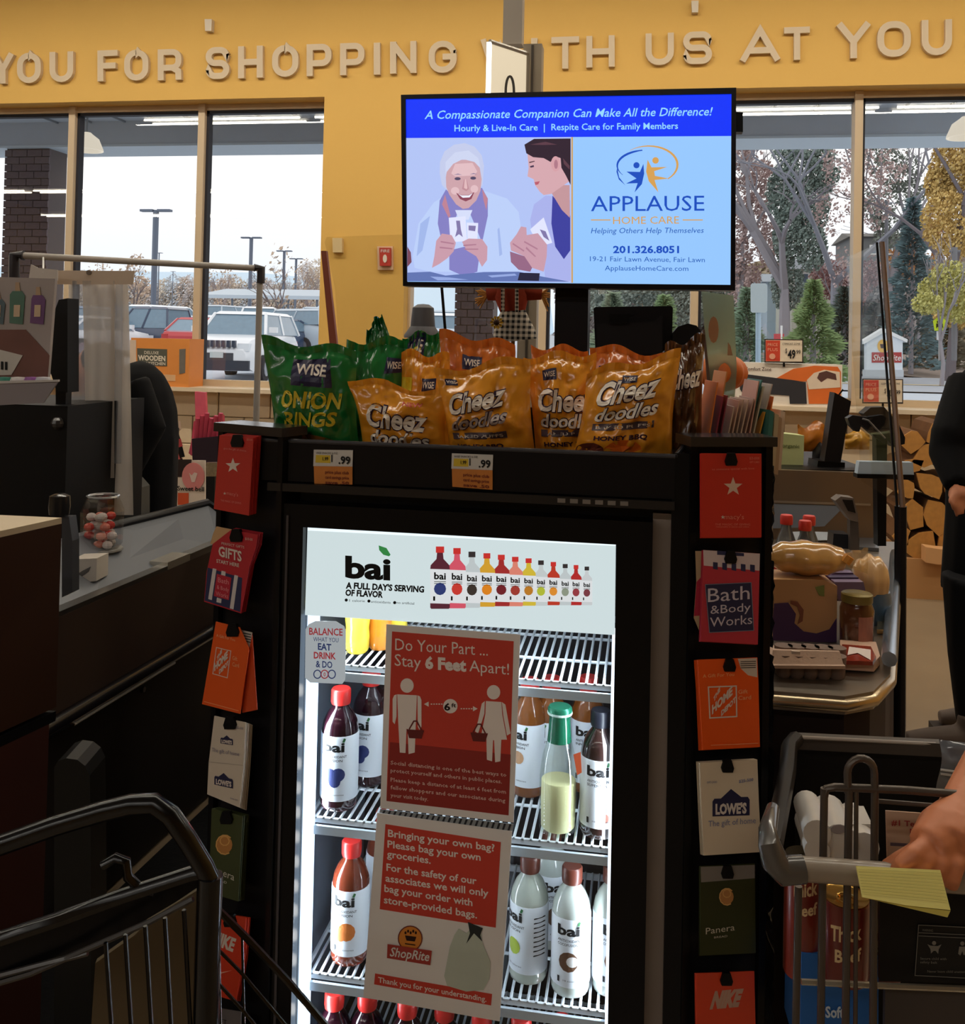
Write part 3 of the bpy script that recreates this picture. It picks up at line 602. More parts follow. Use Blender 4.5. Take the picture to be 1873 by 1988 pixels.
ob('door_edge', G().box(xd0+.012, xd0+.016, YG-.024, YG-.02, .12, zg1+.02), M((70, 66, 70), .2), dr)
ob('glass', G().box(xg0, xg1, YG+.004, YG+.008, zg0, zg1), clear('door_glass', .025, (.97, .98, .98)), dr)
ob('foot', G().box(xb0_+.03, xb1_-.03, YG+.06, YG+D-.03, 0, .06), BLK2, fr)
ob('top_lip', G().box(xb0_-.004, xb1_+.004, YG-.025, YG+.05, ztop-.008, ztop+.006), M((34, 32, 34), .2), fr)
# header
hp = [(597, 1024), (1195, 1054), (1193, 1233), (592, 1194)]
hd = ob('header_panel', G().slab(fp, hp, .006, .01), M((205, 220, 222), .4, em=1.0), fr, 'lit white header panel')
ob('header_rim', G().slab(fp, [(597, 1024), (1195, 1054), (1195, 1060), (597, 1030)], .0065, .002), M((235, 248, 255), .4, em=1.1), hd)
DK = M((28, 28, 30), .5); FL = lambda c: M(c, .5, em=.85)
g = G(); txt(g, fp, 'bai', 670, 1120, 758, 1125, 42, .0072, .038, 0, 4, vx=0); ob('brand_lettering', g, DK, hd)
ob('leaf_emblem', G().slab(fp, [(735, 1059), (750, 1064), (758, 1077), (755, 1080), (744, 1077), (736, 1068)], .0075, .0004), M((50, 140, 70), .5, em=.8), hd)
g = G(); txt(g, fp, "A FULL DAY'S SERVING", 671, 1142, 823, 1150, 12, .0072, .045, .06); txt(g, fp, 'OF FLAVOR', 670, 1156, 743, 1160, 12, .0072, .045, .06)
txt(g, fp, '1 calorie', 678, 1168, 708, 1169, 5, .0072); txt(g, fp, 'antioxidants', 720, 1170, 758, 1172, 5, .0072); txt(g, fp, 'no artificial', 770, 1172, 804, 1174, 5, .0072)
for x, y in ((672, 1165), (716, 1167), (766, 1170)): g.slab(fp, circ(x, y, 3), .0072, .0003)
ob('slogan_lettering', g, DK, hd)
# printed bottles on the header: flat print
BT = [(854, 1061, 1182, 38, 'r', (90, 34, 50), (46, 60, 120)), (887, 1064, 1181, 34, 'r', (226, 90, 110), (214, 60, 50)), (916, 1071, 1180, 32, 'k', (205, 214, 216), (60, 50, 44)), (945, 1074, 1178, 32, 'r', (226, 170, 50), (236, 140, 30)),
      (973, 1077, 1177, 32, 'r', (170, 44, 44), (120, 30, 40)), (1000, 1081, 1177, 30, 'r', (236, 140, 120), (170, 60, 50)), (1026, 1084, 1176, 28, 'r', (224, 196, 60), (200, 130, 40)), (1050, 1088, 1176, 26, 'k', (210, 218, 218), (190, 200, 60)),
      (1074, 1091, 1175, 25, 'r', (200, 60, 40), (236, 150, 50)), (1097, 1095, 1175, 23, 'k', (205, 214, 216), (150, 160, 140)), (1118, 1097, 1175, 22, 'r', (190, 44, 44), (160, 60, 70)), (1139, 1100, 1175, 21, 'k', (215, 220, 222), (130, 60, 70))]
gs = {}
def pr(col, poly, off):
    gs.setdefault((col, off), G()).slab(fp, poly, off, .0002)
gt = G()
for i, (x, yt, yb, w_, cap, liq, fruit) in enumerate(BT):
    h = yb-yt; k = w_/2; o_ = .0068+(12-i)*.00006
    pr(liq, [(x-k*.3, yt+h*.1), (x+k*.3, yt+h*.1), (x+k*.36, yt+h*.2), (x+k*.95, yt+h*.3), (x+k, yt+h*.36), (x+k, yb-h*.02), (x+k*.9, yb), (x-k*.9, yb), (x-k, yb-h*.02), (x-k, yt+h*.36), (x-k*.95, yt+h*.3), (x-k*.36, yt+h*.2)], o_)
    pr((214, 50, 46) if cap == 'r' else (52, 46, 48), [(x-k*.42, yt), (x+k*.42, yt), (x+k*.42, yt+h*.1), (x-k*.42, yt+h*.1)], o_+.0003)
    pr((238, 242, 244), [(x-k, yt+h*.36), (x+k, yt+h*.37), (x+k, yb-h*.08), (x-k, yb-h*.09)], o_+.0004)
    pr(fruit, circ(x, yb-h*.32, k*.62, h*.1, 12), o_+.0006)
    txt(gt, fp, 'bai', x-k*.6, yt+h*.52, x+k*.6, yt+h*.53, h*.11, o_+.0007, .03)
    for q in (.56, .59): gt.slab(fp, [(x-k*.6, yt+h*q), (x+k*.6, yt+h*q), (x+k*.6, yt+h*(q+.01)), (x-k*.6, yt+h*(q+.01))], o_+.0006, .0002)
    gt.slab(fp, [(x-k*.7, yb-h*.2), (x-k*.5, yb-h*.2), (x-k*.5, yb-h*.13), (x-k*.7, yb-h*.13)], o_+.0006, .0002)
for (c, o_), g in gs.items(): ob('printed_bottles', g, M(c, .5, em=.8), hd)
ob('bottle_print_lettering', gt, DK, hd)
# wire shelves
WIRE = M((222, 230, 236), .35)
def shelf(zc, name):
    s = ob('wire_shelf', G().box(xg0+.004, xg1-.004, YG+.03, YG+.036, zc-.009, zc).box(xg0+.004, xg1-.004, YG+.45, YG+.456, zc-.012, zc), WIRE, fr)
    g = G()
    for k in range(1, 36):
        x = xg0+.004+k*(xg1-xg0-.008)/36; g.tube([(x, YG+.03, zc), (x, YG+.455, zc)], .0026, 5)
    for y in (.16, .3): g.tube([(xg0+.004, YG+y, zc-.004), (xg1-.004, YG+y, zc-.004)], .003, 5)
    for x in (xg0+.004, xg1-.004): g.tube([(x, YG+.03, zc-.004), (x, YG+.45, zc-.004)], .004, 5)
    ob('wire', g, WIRE, s); ob('price_rail', G().box(xg0+.006, xg1-.006, YG+.024, YG+.03, zc-.027, zc-.012), M((196, 208, 216), .3), s)
    return s
SH = [fz(1312, 930, YG+.03), fz(1617, 900, YG+.03), fz(1928, 896, YG+.03), fz(2240, 896, YG+.03)]
for z in SH: shelf(z, '')
# light strips down both jambs and across the top
g = G(); g.box(xg0+.001, xg0+.018, YG+.012, YG+.03, zg0, fz(1195, 600))
ob('light_strip', g, M((200, 226, 255), .5, em=2.2), fr)
g = G()
for k in range(18): z = zg0+.03+k*.043; g.ell((xg0+.010, YG+.012, z), .006, .004, .012, 8, 5)
o = ob('light_diode', g, M((255, 255, 255), .5, em=6), fr)
g = G(); g.box(xg1-.006, xg1-.001, YG+.03, YG+.05, zg0, fz(1236, 1190)); ob('light_strip', g, M((225, 238, 255), .5, em=3), fr)
def al(name, loc, sx, sy, power, col, rot, spread=180): return area(name, loc, sx, sy, power, col, rot, spread)
jr = lambda s: Matrix(((0, 0, -s), (-s, 0, 0), (0, 1, 0))).to_euler()
al('jamb_light', (xg0+.022, YG+.04, .75), .02, .95, 2.7, (.8, .9, 1), jr(1))
al('jamb_light', (xg1-.012, YG+.04, .75), .02, .95, 2.1, (.8, .9, 1), jr(-1))
al('top_light', ((xg0+xg1)/2, YG+.04, zg1-.15), .5, .03, 1.0, (.8, .9, 1), (R_(25), 0, 0))
# vents on the fridge top
g = G()
for i in range(6): x = fx(1085+i*24, 947, YG); g.box(x, x+.013, YG-.0265, YG-.024, ztop-.004, ztop+.003)
ob('vent_slots', g, M((150, 146, 144), .3, .5), fr)
# ---------------------------------------------------------------- bottles
PLAST = lambda c, t=.0: M(c, .08, trans=t, coat=.6, var=.02)
def bmap(r, z0, zc, tilt=0):       # maps (0..1, cap heights) round the front of a cylinder
    return None
def cyl_txt(g, s, r, a0, a1, z, h, bold=.02, sh=0):
    tmap(g, s, lambda x, y: (r*math.sin(a0+(a1-a0)*x+sh*y), -r*math.cos(a0+(a1-a0)*x+sh*y), z+h*y), bold); return g
def cyl_patch(g, r, pts):          # polygon in (angle, z)
    n = len(pts); ca = sum(p[0] for p in pts)/n; cz = sum(p[1] for p in pts)/n; f = lambda k: [(r*math.sin(ca+(a-ca)*k), -r*math.cos(ca+(a-ca)*k), cz+(z-cz)*k) for a, z in pts]
    return g.add(f(.001)[:1]+f(.33)+f(.66)+f(1), [(0, 1+i, 1+(i+1) % n) for i in range(n)]+[(1+j*n+i, 1+j*n+n+i, 1+j*n+n+(i+1) % n, 1+j*n+(i+1) % n) for j in (0, 1) for i in range(n)])
BOT = [(.026, 0), (.032, .004), (.034, .012), (.034, .135), (.0335, .142), (.031, .155), (.024, .17), (.0155, .181), (.0135, .188), (.0135, .194)]
def bottle(lab, liq, cap, fruit, words, tr=.15, lname='drink_bottle', label=True, tall=1.0, capc=None):
    t = thing(lname, lab, 'bottle', (0, 0, 0), 'bottles in the drinks fridge')
    ob('body', G().lathe([(r, z*tall) for r, z in BOT], n=24), PLAST(liq, tr), t, smooth=True)
    ob('cap', G().lathe([(.0172, .186*tall), (.0182, .19*tall), (.018, .21*tall), (.016, .213*tall)], n=20), M(cap, .35), t, smooth=True)
    if label:
        lb = ob('label', G().lathe([(.0345, .022*tall), (.0346, .0225*tall), (.0346, .1365*tall), (.0343, .137*tall)], n=28), M((228, 234, 240), .4), t, smooth=True)
        g = G(); cyl_txt(g, 'bai', .0354, -.64, .5, .111*tall, .0172, .035)
        cyl_txt(g, words[0], .0353, -.62, .62, .100*tall, .0045, .01); cyl_txt(g, words[1], .0353, -.62, .4, .093*tall, .0045, .01); cyl_txt(g, '10 calories', .0353, -.3, .5, .033*tall, .003, 0)
        cyl_patch(g, .0353, [(-.62, .03*tall), (-.5, .03*tall), (-.5, .04*tall), (-.62, .04*tall)]); ob('lettering', g, DK, lb)
        ob('leaf_emblem', cyl_patch(G(), .0354, [(.36, .128*tall), (.45, .135*tall), (.56, .133*tall), (.48, .127*tall)]), M((40, 110, 60), .5), lb)
        g = G()
        for k, (dx, dz, rr) in enumerate(fruit[1]): cyl_patch(g, .0352+k*.00012, [(dx+rr/.034*math.cos(a*.524), (.066+dz+rr*math.sin(a*.524))*tall) for a in range(12)])
        ob('fruit_picture', g, M(fruit[0], .4, var=.2, sc_=60), lb)
    return t
F1 = ((44, 56, 110), [(-.25, .003, .012), (.2, .004, .012), (0, -.008, .011)])
F2 = ((214, 120, 50), [(.1, .0, .016), (-.25, -.008, .01)])
F3 = ((100, 70, 50), [(-.05, 0, .017)]); F3b = ((240, 240, 236), [(.1, .002, .011)])
F4 = ((170, 190, 60), [(0, 0, .014)])
def put(px, py, z, Yo): p = PY(px, py, YG+Yo); return (p.x, YG+Yo, z)
def topof(i): return SH[i]+.0027
P = {}
P['blue'] = bottle('dark purple drink with red cap and blueberry label, front left on the middle shelf', (40, 14, 24), (214, 44, 40), F1, ('ANTIOXIDANT', 'INFUSION'))
P['mango'] = bottle('bottle of amber drink with red cap and mango label, left on the lower shelf', (116, 50, 30), (206, 40, 36), F2, ('ANTIOXIDANT', 'INFUSION'), .2)
P['coco'] = bottle('bottle of milky coconut drink with brown cap, second from the right on the lower shelf', (206, 214, 206), (96, 46, 34), F3, ('ANTIOXIDANT', 'COCOFUSION'), .25)
for o in kids(P['coco']):
    if o.name.startswith('label'): ob('coconut_flesh', cyl_patch(G(), .0356, [(.15+.3*math.cos(a*.524), .067+.009*math.sin(a*.524)) for a in range(12)]), WHT, o)
P['tea'] = bottle('dark bottle of tea with black cap, right end of the middle shelf', (36, 22, 20), (18, 20, 28), ((226, 150, 130), [(.3, -.026, .008)]), ('ANTIOXIDANT', 'SUPERTEA'))
P['blue'].location = put(657, 1560, topof(1), .075); P['blue'].rotation_euler.z = .05
P['mango'].location = put(678, 1850, topof(2), .08)
P['coco'].location = put(1106, 1935, topof(2), .075)
P['tea'].location = put(1162, 1625, topof(1), .075)
dup(P['blue'], put(716, 1520, topof(1), .18), -.3, 'second bottle of dark purple drink, behind the front left one on the middle shelf', mats=None)
dup(P['blue'], put(760, 1520, topof(1), .20), -.3, 'dark purple drink bottle half hidden behind the red notice, middle shelf')
dup(P['mango'], put(742, 1810, topof(2), .2), .3, 'amber drink bottle behind the mango one, lower shelf')
o = bottle('cloudy pear drink bottle turned sideways, right of the white notice, lower shelf', (206, 214, 200), (100, 52, 40), F4, ('ANTIOXIDANT', 'INFUSION'), .25); o.location = put(1024, 1925, topof(2), .095); o.rotation_euler.z = -.75
g = G()
for k in range(9): cyl_patch(g, .0353, [(1.1, .12-k*.008), (1.8, .12-k*.008), (1.8, .118-k*.008), (1.1, .118-k*.008)])
ob('fine_print', g, DK, o)
dup(P['coco'], put(1186, 1930, topof(2), .09), .2, 'coconut drink bottle cut by the door frame, right end of the lower shelf')
dup(P['coco'], put(1066, 1890, topof(2), .2), .4, 'milky bottle behind the front coconut bottles, lower shelf')
OR = bottle('amber drink bottle with red cap at the back right of the middle shelf', (140, 80, 34), (206, 44, 40), ((196, 150, 110), [(0, .01, .012)]), ('ANTIOXIDANT', 'INFUSION'), .2)
OR.location = put(1138, 1560, topof(1), .24)
dup(OR, put(1024, 1560, topof(1), .2), -.5, 'pale-labelled amber bottle just right of the red notice, middle shelf')
dup(OR, put(1066, 1560, topof(1), .22), -.7, 'amber bottle behind the green-necked glass bottle, middle shelf')
for i, (px, dy) in enumerate(((648, .075), (712, .085), (790, .08), (862, .085), (935, .08), (1012, .075), (1090, .085), (1160, .08))):
    dup(P['blue'], put(px, 1990, SH[3]+.0027, dy), .1*i, 'red-capped dark drink bottle on the bottom shelf, %s from the left' % ['first', 'second', 'third', 'fourth', 'fifth', 'sixth', 'seventh', 'eighth'][i])
# yellow and orange bottles on the top shelf
t = thing('juice_bottle', 'round yellow juice bottle on the top shelf beside the oval sticker', 'bottle', (0, 0, 0), 'juice bottles on the top shelf')
ob('body', G().lathe([(.018, 0), (.022, .006), (.023, .03), (.0215, .045), (.0235, .06), (.022, .1), (.012, .115), (.012, .12)], n=20), PLAST((226, 200, 60), .1), t, smooth=True); ob('cap', G().lathe([(.014, .118), (.014, .135)], n=16), M((60, 130, 60), .4), t)
t.location = put(693, 1262, topof(0), .1)
dup(t, put(737, 1245, topof(0), .13), 0, 'orange juice bottle behind the yellow one on the top shelf', mats={'body': PLAST((226, 140, 40), .1)})
dup(t, put(768, 1235, topof(0), .16), 0, 'juice bottle hidden behind the red notice on the top shelf')
dup(t, put(720, 1240, topof(0), .24), 0, 'yellow juice bottle at the back of the top shelf')
# green-necked glass bottle, half full
t = thing('glass_juice_bottle', 'clear glass bottle with green neck, half full of pale yellow juice', 'bottle', put(1082, 1622, topof(1), .068))
b = t.location; k = 1.0
ob('body', G().lathe([(.028, 0), (.0325, .004), (.0335, .05), (.033, .1), (.029, .13), (.021, .158), (.018, .168)], b, 24), clear('bottle_glass', .12, (.93, .97, .94), .03), t, smooth=True)
ob('juice', G().lathe([(.026, .006), (.0295, .01), (.0305, .055), (.030, .088), (.029, .089)], b, 24), M((232, 224, 172), .4), t, smooth=True)
nk = ob('neck', G().lathe([(.0215, .156), (.0195, .178), (.0185, .195), (.0195, .2), (.0205, .204)], b, 24), M((24, 110, 80), .2, trans=.2, coat=.5), t, smooth=True)
ob('cap', G().lathe([(.0212, .204), (.0215, .212), (.019, .216), (.001, .2165)], b, 24), M((30, 120, 90), .3, .3), t, smooth=True)
ob('cap_rim', G().lathe([(.0218, .203), (.0222, .205), (.0218, .207)], b, 24), M((200, 225, 215), .3), nk)
ob('orange_sticker', G().slab(fp, [(1113, 1465), (1127, 1460), (1129, 1500), (1120, 1505)], -.05, .001), M((236, 96, 30), .5, em=.5), t)
# ---------------------------------------------------------------- notices and stickers on the glass
PAP = M((240, 236, 234), .6, var=.02); RD = M((212, 66, 50), .55, var=.04, sc_=3)
n1 = thing('distancing_notice', 'red notice reading Do Your Part, Stay 6 Feet Apart, taped to the fridge glass', 'notice', fp.at(865, 1590, .024))
nq = [(750, 1212), (1010, 1232), (997, 1597), (738, 1569)]
ob('paper', G().slab(fp, nq, .0225, .0008), PAP, n1)
ob('red_panel', G().slab(fp, [(761, 1226), (997, 1245), (987, 1583), (750, 1555)], .0229, .0004), RD, n1)
ob('dark_panel', G().slab(fp, [(757, 1441), (991, 1465), (987, 1583), (750, 1555)], .0232, .0003), M((156, 44, 38), .55), n1)
g = G(); A = .0236
txt(g, fp, 'Do Your Part ...', 767, 1262, 947, 1273, 24, A, .0); txt(g, fp, 'Stay', 766, 1292, 817, 1297, 24, A, 0); txt(g, fp, '6 Feet', 825, 1297, 905, 1303, 23, A, .05); txt(g, fp, 'Apart!', 911, 1303, 988, 1310, 23, A, 0)
ob('headline', g, M((246, 234, 228), .5), n1)
g = G(); txs = ['Social distancing is one of the best ways to', 'protect yourself and others in public places.', '', 'Please keep a distance of at least 6 feet from', 'fellow shoppers and our associates during', 'your visit today.']
for k, (s, y0, x1, y1) in enumerate((('Social distancing is one of the best ways to', 1484, 983, 1508), ('protect yourself and others in public places.', 1499, 974, 1521), ('Please keep a distance of at least 6 feet from', 1517, 982, 1541), ('fellow shoppers and our associates during', 1532, 981, 1558), ('your visit today.', 1547, 831, 1555))):
    txt(g, fp, s, 758, y0, x1, y1, 8, A, .015, 0, 1)
ob('small_lettering', g, M((232, 190, 182), .5), n1)
def fig(g, cx, cy, s, woman):
    g.slab(fp, circ(cx, cy, 13*s, 14*s, 20), A, .0003)
    if not woman: ps = [[(-19, 17), (19, 19), (17, 74), (15, 130), (3, 133), (1, 84), (-1, 84), (-3, 131), (-14, 130), (-17, 72)], [(-28, 26), (-25, 19), (-20, 17), (-20.5, 60), (-24, 75), (-28, 70)], [(20, 19), (25, 21), (28, 28), (28, 80), (24, 86), (21, 80)]]
    else: ps = [[(-15, 17), (15, 19), (17, 44), (26, 92), (15, 92), (13, 134), (3, 136), (1, 93), (-1, 93), (-3, 134), (-13, 131), (-14, 90), (-25, 88), (-16, 42)], [(-23, 22), (-17, 17), (-18, 42), (-30, 80), (-36, 76), (-30, 55)], [(16, 19), (23, 24), (29, 58), (33, 80), (26, 84), (19, 46)]]
    for poly in ps: g.slab(fp, [(cx+x*s, cy+y*s) for x, y in poly], A, .0003)
g = G(); fig(g, 790, 1331, 1, False); ob('man_pictogram', g, M((248, 238, 232), .5), n1); g = G(); fig(g, 958, 1344, 1, True); ob('woman_pictogram', g, M((248, 238, 232), .5), n1); g = G()
g.slab(fp, circ(874, 1371, 14), A, .0003)
for x0, x1, s in ((823, 858, 1), (927, 890, -1)):
    y = 1367 if s == 1 else 1376; g.slab(fp, [(x0, y), (x0+9*s, y-5), (x0+9*s, y+5)], A, .0003)
    for k in range(5): xx = x0+(13+k*5)*s; g.slab(fp, [(xx, y-1), (xx+3, y-1), (xx+3, y+1), (xx, y+1)], A, .0003)
ob('distance_arrows', g, M((248, 238, 232), .5), n1)
g = G(); txt(g, fp, '6', 862, 1379, 874, 1379, 14, A+.0004, .03); txt(g, fp, 'ft', 876, 1373, 885, 1373, 8, A+.0004, .02); ob('distance_lettering', g, M((40, 24, 22), .5), n1)
for bx, by in ((806, 1418), (930, 1424)):
    g = G()
    g.slab(fp, [(bx-17, by-2), (bx+17, by), (bx+12, by+16), (bx-12, by+15)], A+.0005, .0003)
    for j, q in enumerate(ribbon([(bx-12, by-2), (bx-3, by-18), (bx+3, by-18), (bx+12, by)], 2.5)): g.slab(fp, q, A+.0005+j*.00005, .0003)
    ob('basket_pictogram', g, M((110, 34, 32), .5), n1)
# sleeve joint between the two papers
g = G(); sl = G()
g.slab(fp, [(738, 1571), (997, 1600), (994, 1617), (735, 1581)], .0215, .0004)
for k in range(24):
    x = 742+k*10.6; y = 1573+k*1.17; sl.slab(fp, [(x+3, y), (x+7, y+.5), (x+2, y+9+k*.3), (x-2, y+8+k*.3)], .0219, .0002)
o = ob('tape_strip', g, M((150, 156, 160), .3), n1); ob('tape_stripes', sl, M((50, 52, 58), .4), o)
n2 = thing('bagging_notice', 'white and red notice about bringing your own bag, hanging below the red one', 'notice', fp.at(840, 1975, .024))
ob('paper', G().slab(fp, [(732, 1578), (994, 1614), (970, 1983), (705, 1936)], .0232, .0008), PAP, n2)
B_ = .0245
ob('red_panel', G().slab(fp, [(748, 1600), (972, 1635), (962, 1801), (737, 1765)], B_-.0006, .0003), RD, n2)
ob('red_strip', G().slab(fp, [(728, 1890), (955, 1930), (953, 1952), (726, 1911)], B_-.0006, .0003), RD, n2)
g = G()
for s, x0, y0, x1, y1 in (('Bringing your own bag?', 753, 1624, 960, 1653), ('Please bag your own', 752, 1645, 933, 1671), ('groceries.', 751, 1664, 836, 1677), ('For the safety of our', 750, 1690, 925, 1717), ('associates we will only', 748, 1711, 948, 1741), ('bag your order with', 746, 1731, 917, 1759), ('store-provided bags.', 745, 1753, 926, 1783)):
    txt(g, fp, s, x0, y0, x1, y1, 14.5, B_, .02)
txt(g, fp, 'Thank you for your understanding.', 734, 1907, 944, 1945, 11, B_, .015); ob('lettering', g, M((246, 234, 228), .5), n2)
e = ob('round_emblem', G().slab(fp, circ(796, 1822, 23, 24, 24), B_-.0006, .0003), M((226, 140, 50), .5), n2)
g = G()
for j, q in enumerate(ribbon(circ(796, 1822, 23, 24, 24), 2, True)): g.slab(fp, q, B_-.0002, .0002)
ob('emblem_rim', g, M((120, 40, 30), .5), e)
g = G(); g.slab(fp, [(786, 1816), (808, 1819), (805, 1828), (789, 1826)], B_, .0002).slab(fp, [(786, 1831), (806, 1834), (806, 1836), (786, 1833)], B_, .0002)
for k in range(5): g.slab(fp, circ(787+k*5, 1811-(k % 2)*3, 2, 3, 8), B_, .0002)
ob('cart_picture', g, M((50, 28, 24), .5), e)
ob('red_band', G().slab(fp, [(752, 1833), (838, 1846), (835, 1874), (751, 1860)], B_+.0004, .0003), M((176, 60, 50), .5), n2)
g = G(); txt(g, fp, 'ShopRite', 756, 1856, 832, 1866, 18, B_+.0008, .015, .25); ob('store_lettering', g, WHT, n2)
b_ = ob('carrier_bag_picture', G().slab(fp, [(873, 1838), (882, 1815), (890, 1803), (905, 1812), (918, 1798), (933, 1806), (936, 1830), (952, 1868), (950, 1900), (938, 1922), (905, 1925), (868, 1914), (862, 1895)], B_, .0003), M((196, 206, 192), .6, var=.1, sc_=20), n2)
ob('bag_handle_picture', G().slab(fp, [(908, 1790), (922, 1796), (937, 1802), (932, 1816), (936, 1828), (920, 1812), (905, 1832), (912, 1812)], B_+.0004, .0003), M((50, 54, 54), .6), b_)
st = thing('bottle_sticker', 'white bottle-shaped sticker reading Balance What You Eat Drink and Do', 'sticker', fp.at(630, 1328, .01))
ob('paper', G().slab(fp, [(612, 1206), (652, 1206), (655, 1208), (668, 1216), (671, 1225), (670, 1320), (664, 1328), (602, 1325), (592, 1316), (593, 1222), (599, 1212)], .0095, .001), M((200, 208, 212), .4, em=.55), st)
g = G(); g2_ = G()
for s, x0, x1, y, h, bo, gg in (('BALANCE', 600, 665, 1233, 14, .02, g), ('WHAT YOU', 608, 657, 1246, 9, 0, g2_), ('EAT', 617, 643, 1262, 13, .03, g2_), ('DRINK', 609, 652, 1279, 13, .03, g), ('& DO', 613, 645, 1296, 13, .02, g2_)): txt(gg, fp, s, x0, y-1, x1, y+1, h, .0105, bo)
for k, x in enumerate((616, 630, 644)):
    for j, q in enumerate(ribbon(circ(x, 1309, 7, 8, 14), 2, True)): (g if k == 1 else g2_).slab(fp, q, .0101, .0001)
txt(g, fp, '0', 628, 1313, 632, 1313, 8, .0105, .02)
ob('red_lettering', g, M((176, 52, 60), .5, em=.6), st); ob('blue_lettering', g2_, M((50, 70, 130), .5, em=.4), st)
# ---------------------------------------------------------------- snack bin on the fridge
bin_ = thing('snack_bin', 'open black metal bin of snack bags on top of the fridge', 'bin', ((fx(510)+fx(1312))/2, YG+.2, ztop+.007))
bx0, bx1 = fx(512, 900), fx(1310, 900); bzt = fz(868); bp = Pl((0, YG-.012, 0))
ob('front_panel', G().box(bx0, bx1, YG-.012, YG-.006, ztop+.008, bzt), M((22, 21, 24), .3, var=.1), bin_)
ob('rim', G().tube([(bx0, YG-.01, bzt), (bx1, YG-.01, bzt)], .004, 8).tube([(bx1, YG-.01, bzt), (bx1+.02, YG+.03, bzt+.02), (bx1+.02, YG+.33, bzt+.02)], .004, 8).tube([(bx0, YG-.01, bzt), (bx0, YG+.33, bzt)], .004, 8), M((52, 50, 54), .2), bin_)
ob('base', G().box(bx0, bx1, YG-.006, YG+.33, ztop+.008, ztop+.014), BLK, bin_)
ob('side_panel', G().box(bx0, bx0+.004, YG-.006, YG+.33, ztop+.014, bzt).box(bx1-.004, bx1, YG-.006, YG+.33, ztop+.014, bzt), BLK, bin_)
ob('back_panel', G().box(bx0, bx1, YG+.326, YG+.33, ztop+.014, bzt+.05), BLK, bin_)
def ticket(lab, x0, x1, y0, ym, y1, sk):
    t = thing('price_ticket', lab, 'price ticket', bp.at((x0+x1)/2, y1, .004), 'price tickets on the snack bin')
    ob('card', G().slab(bp, [(x0, y0), (x1, y0+sk), (x1-1, ym+sk), (x0-1, ym)], .003, .001), M((216, 212, 206), .5), t)
    ob('yellow_patch', G().slab(bp, [(x0+4, y0+10), (x0+32, y0+11), (x0+32, y0+26), (x0+3, y0+25)], .0035, .0004), M((222, 190, 50), .5), t)
    ob('orange_flag', G().slab(bp, [(x0, ym), (x1-1, ym+sk), (x1-1, y1+sk*2), (x0+1, y1)], .005, .0008), M((212, 130, 52), .5, var=.15, sc_=60), t)
    g = G(); txt(g, bp, '.99', x1-28, y0+27, x1-5, y0+28, 15, .0045, .03); txt(g, bp, '1.99', x0+17, y0+21, x0+28, y0+21, 7, .0045, .02); txt(g, bp, 'WISE SNACKS 6 OZ', x0+4, y0+8, x1-30, y0+9, 4, .0045)
    g.slab(bp, [(x0+34, y0+10), (x0+36, y0+10), (x0+36, y0+24), (x0+34, y0+24)], .004, .0004); ob('lettering', g, DK, t)
    g = G()
    for k in range(3): txt(g, bp, ['price plus club', 'card savings price', 'save .50'][k], x0+22, ym+14+k*10, x1-8, ym+15+k*10+sk, 6, .0065, .02)
    ob('flag_lettering', g, M((120, 40, 20), .5), t)
ticket('price ticket reading .99 under the green onion ring bag', 609, 685, 873, 905, 939, 1)
ticket('price ticket reading .99 under the middle orange bag, tilted orange flag', 877, 957, 880, 910, 945, 3)
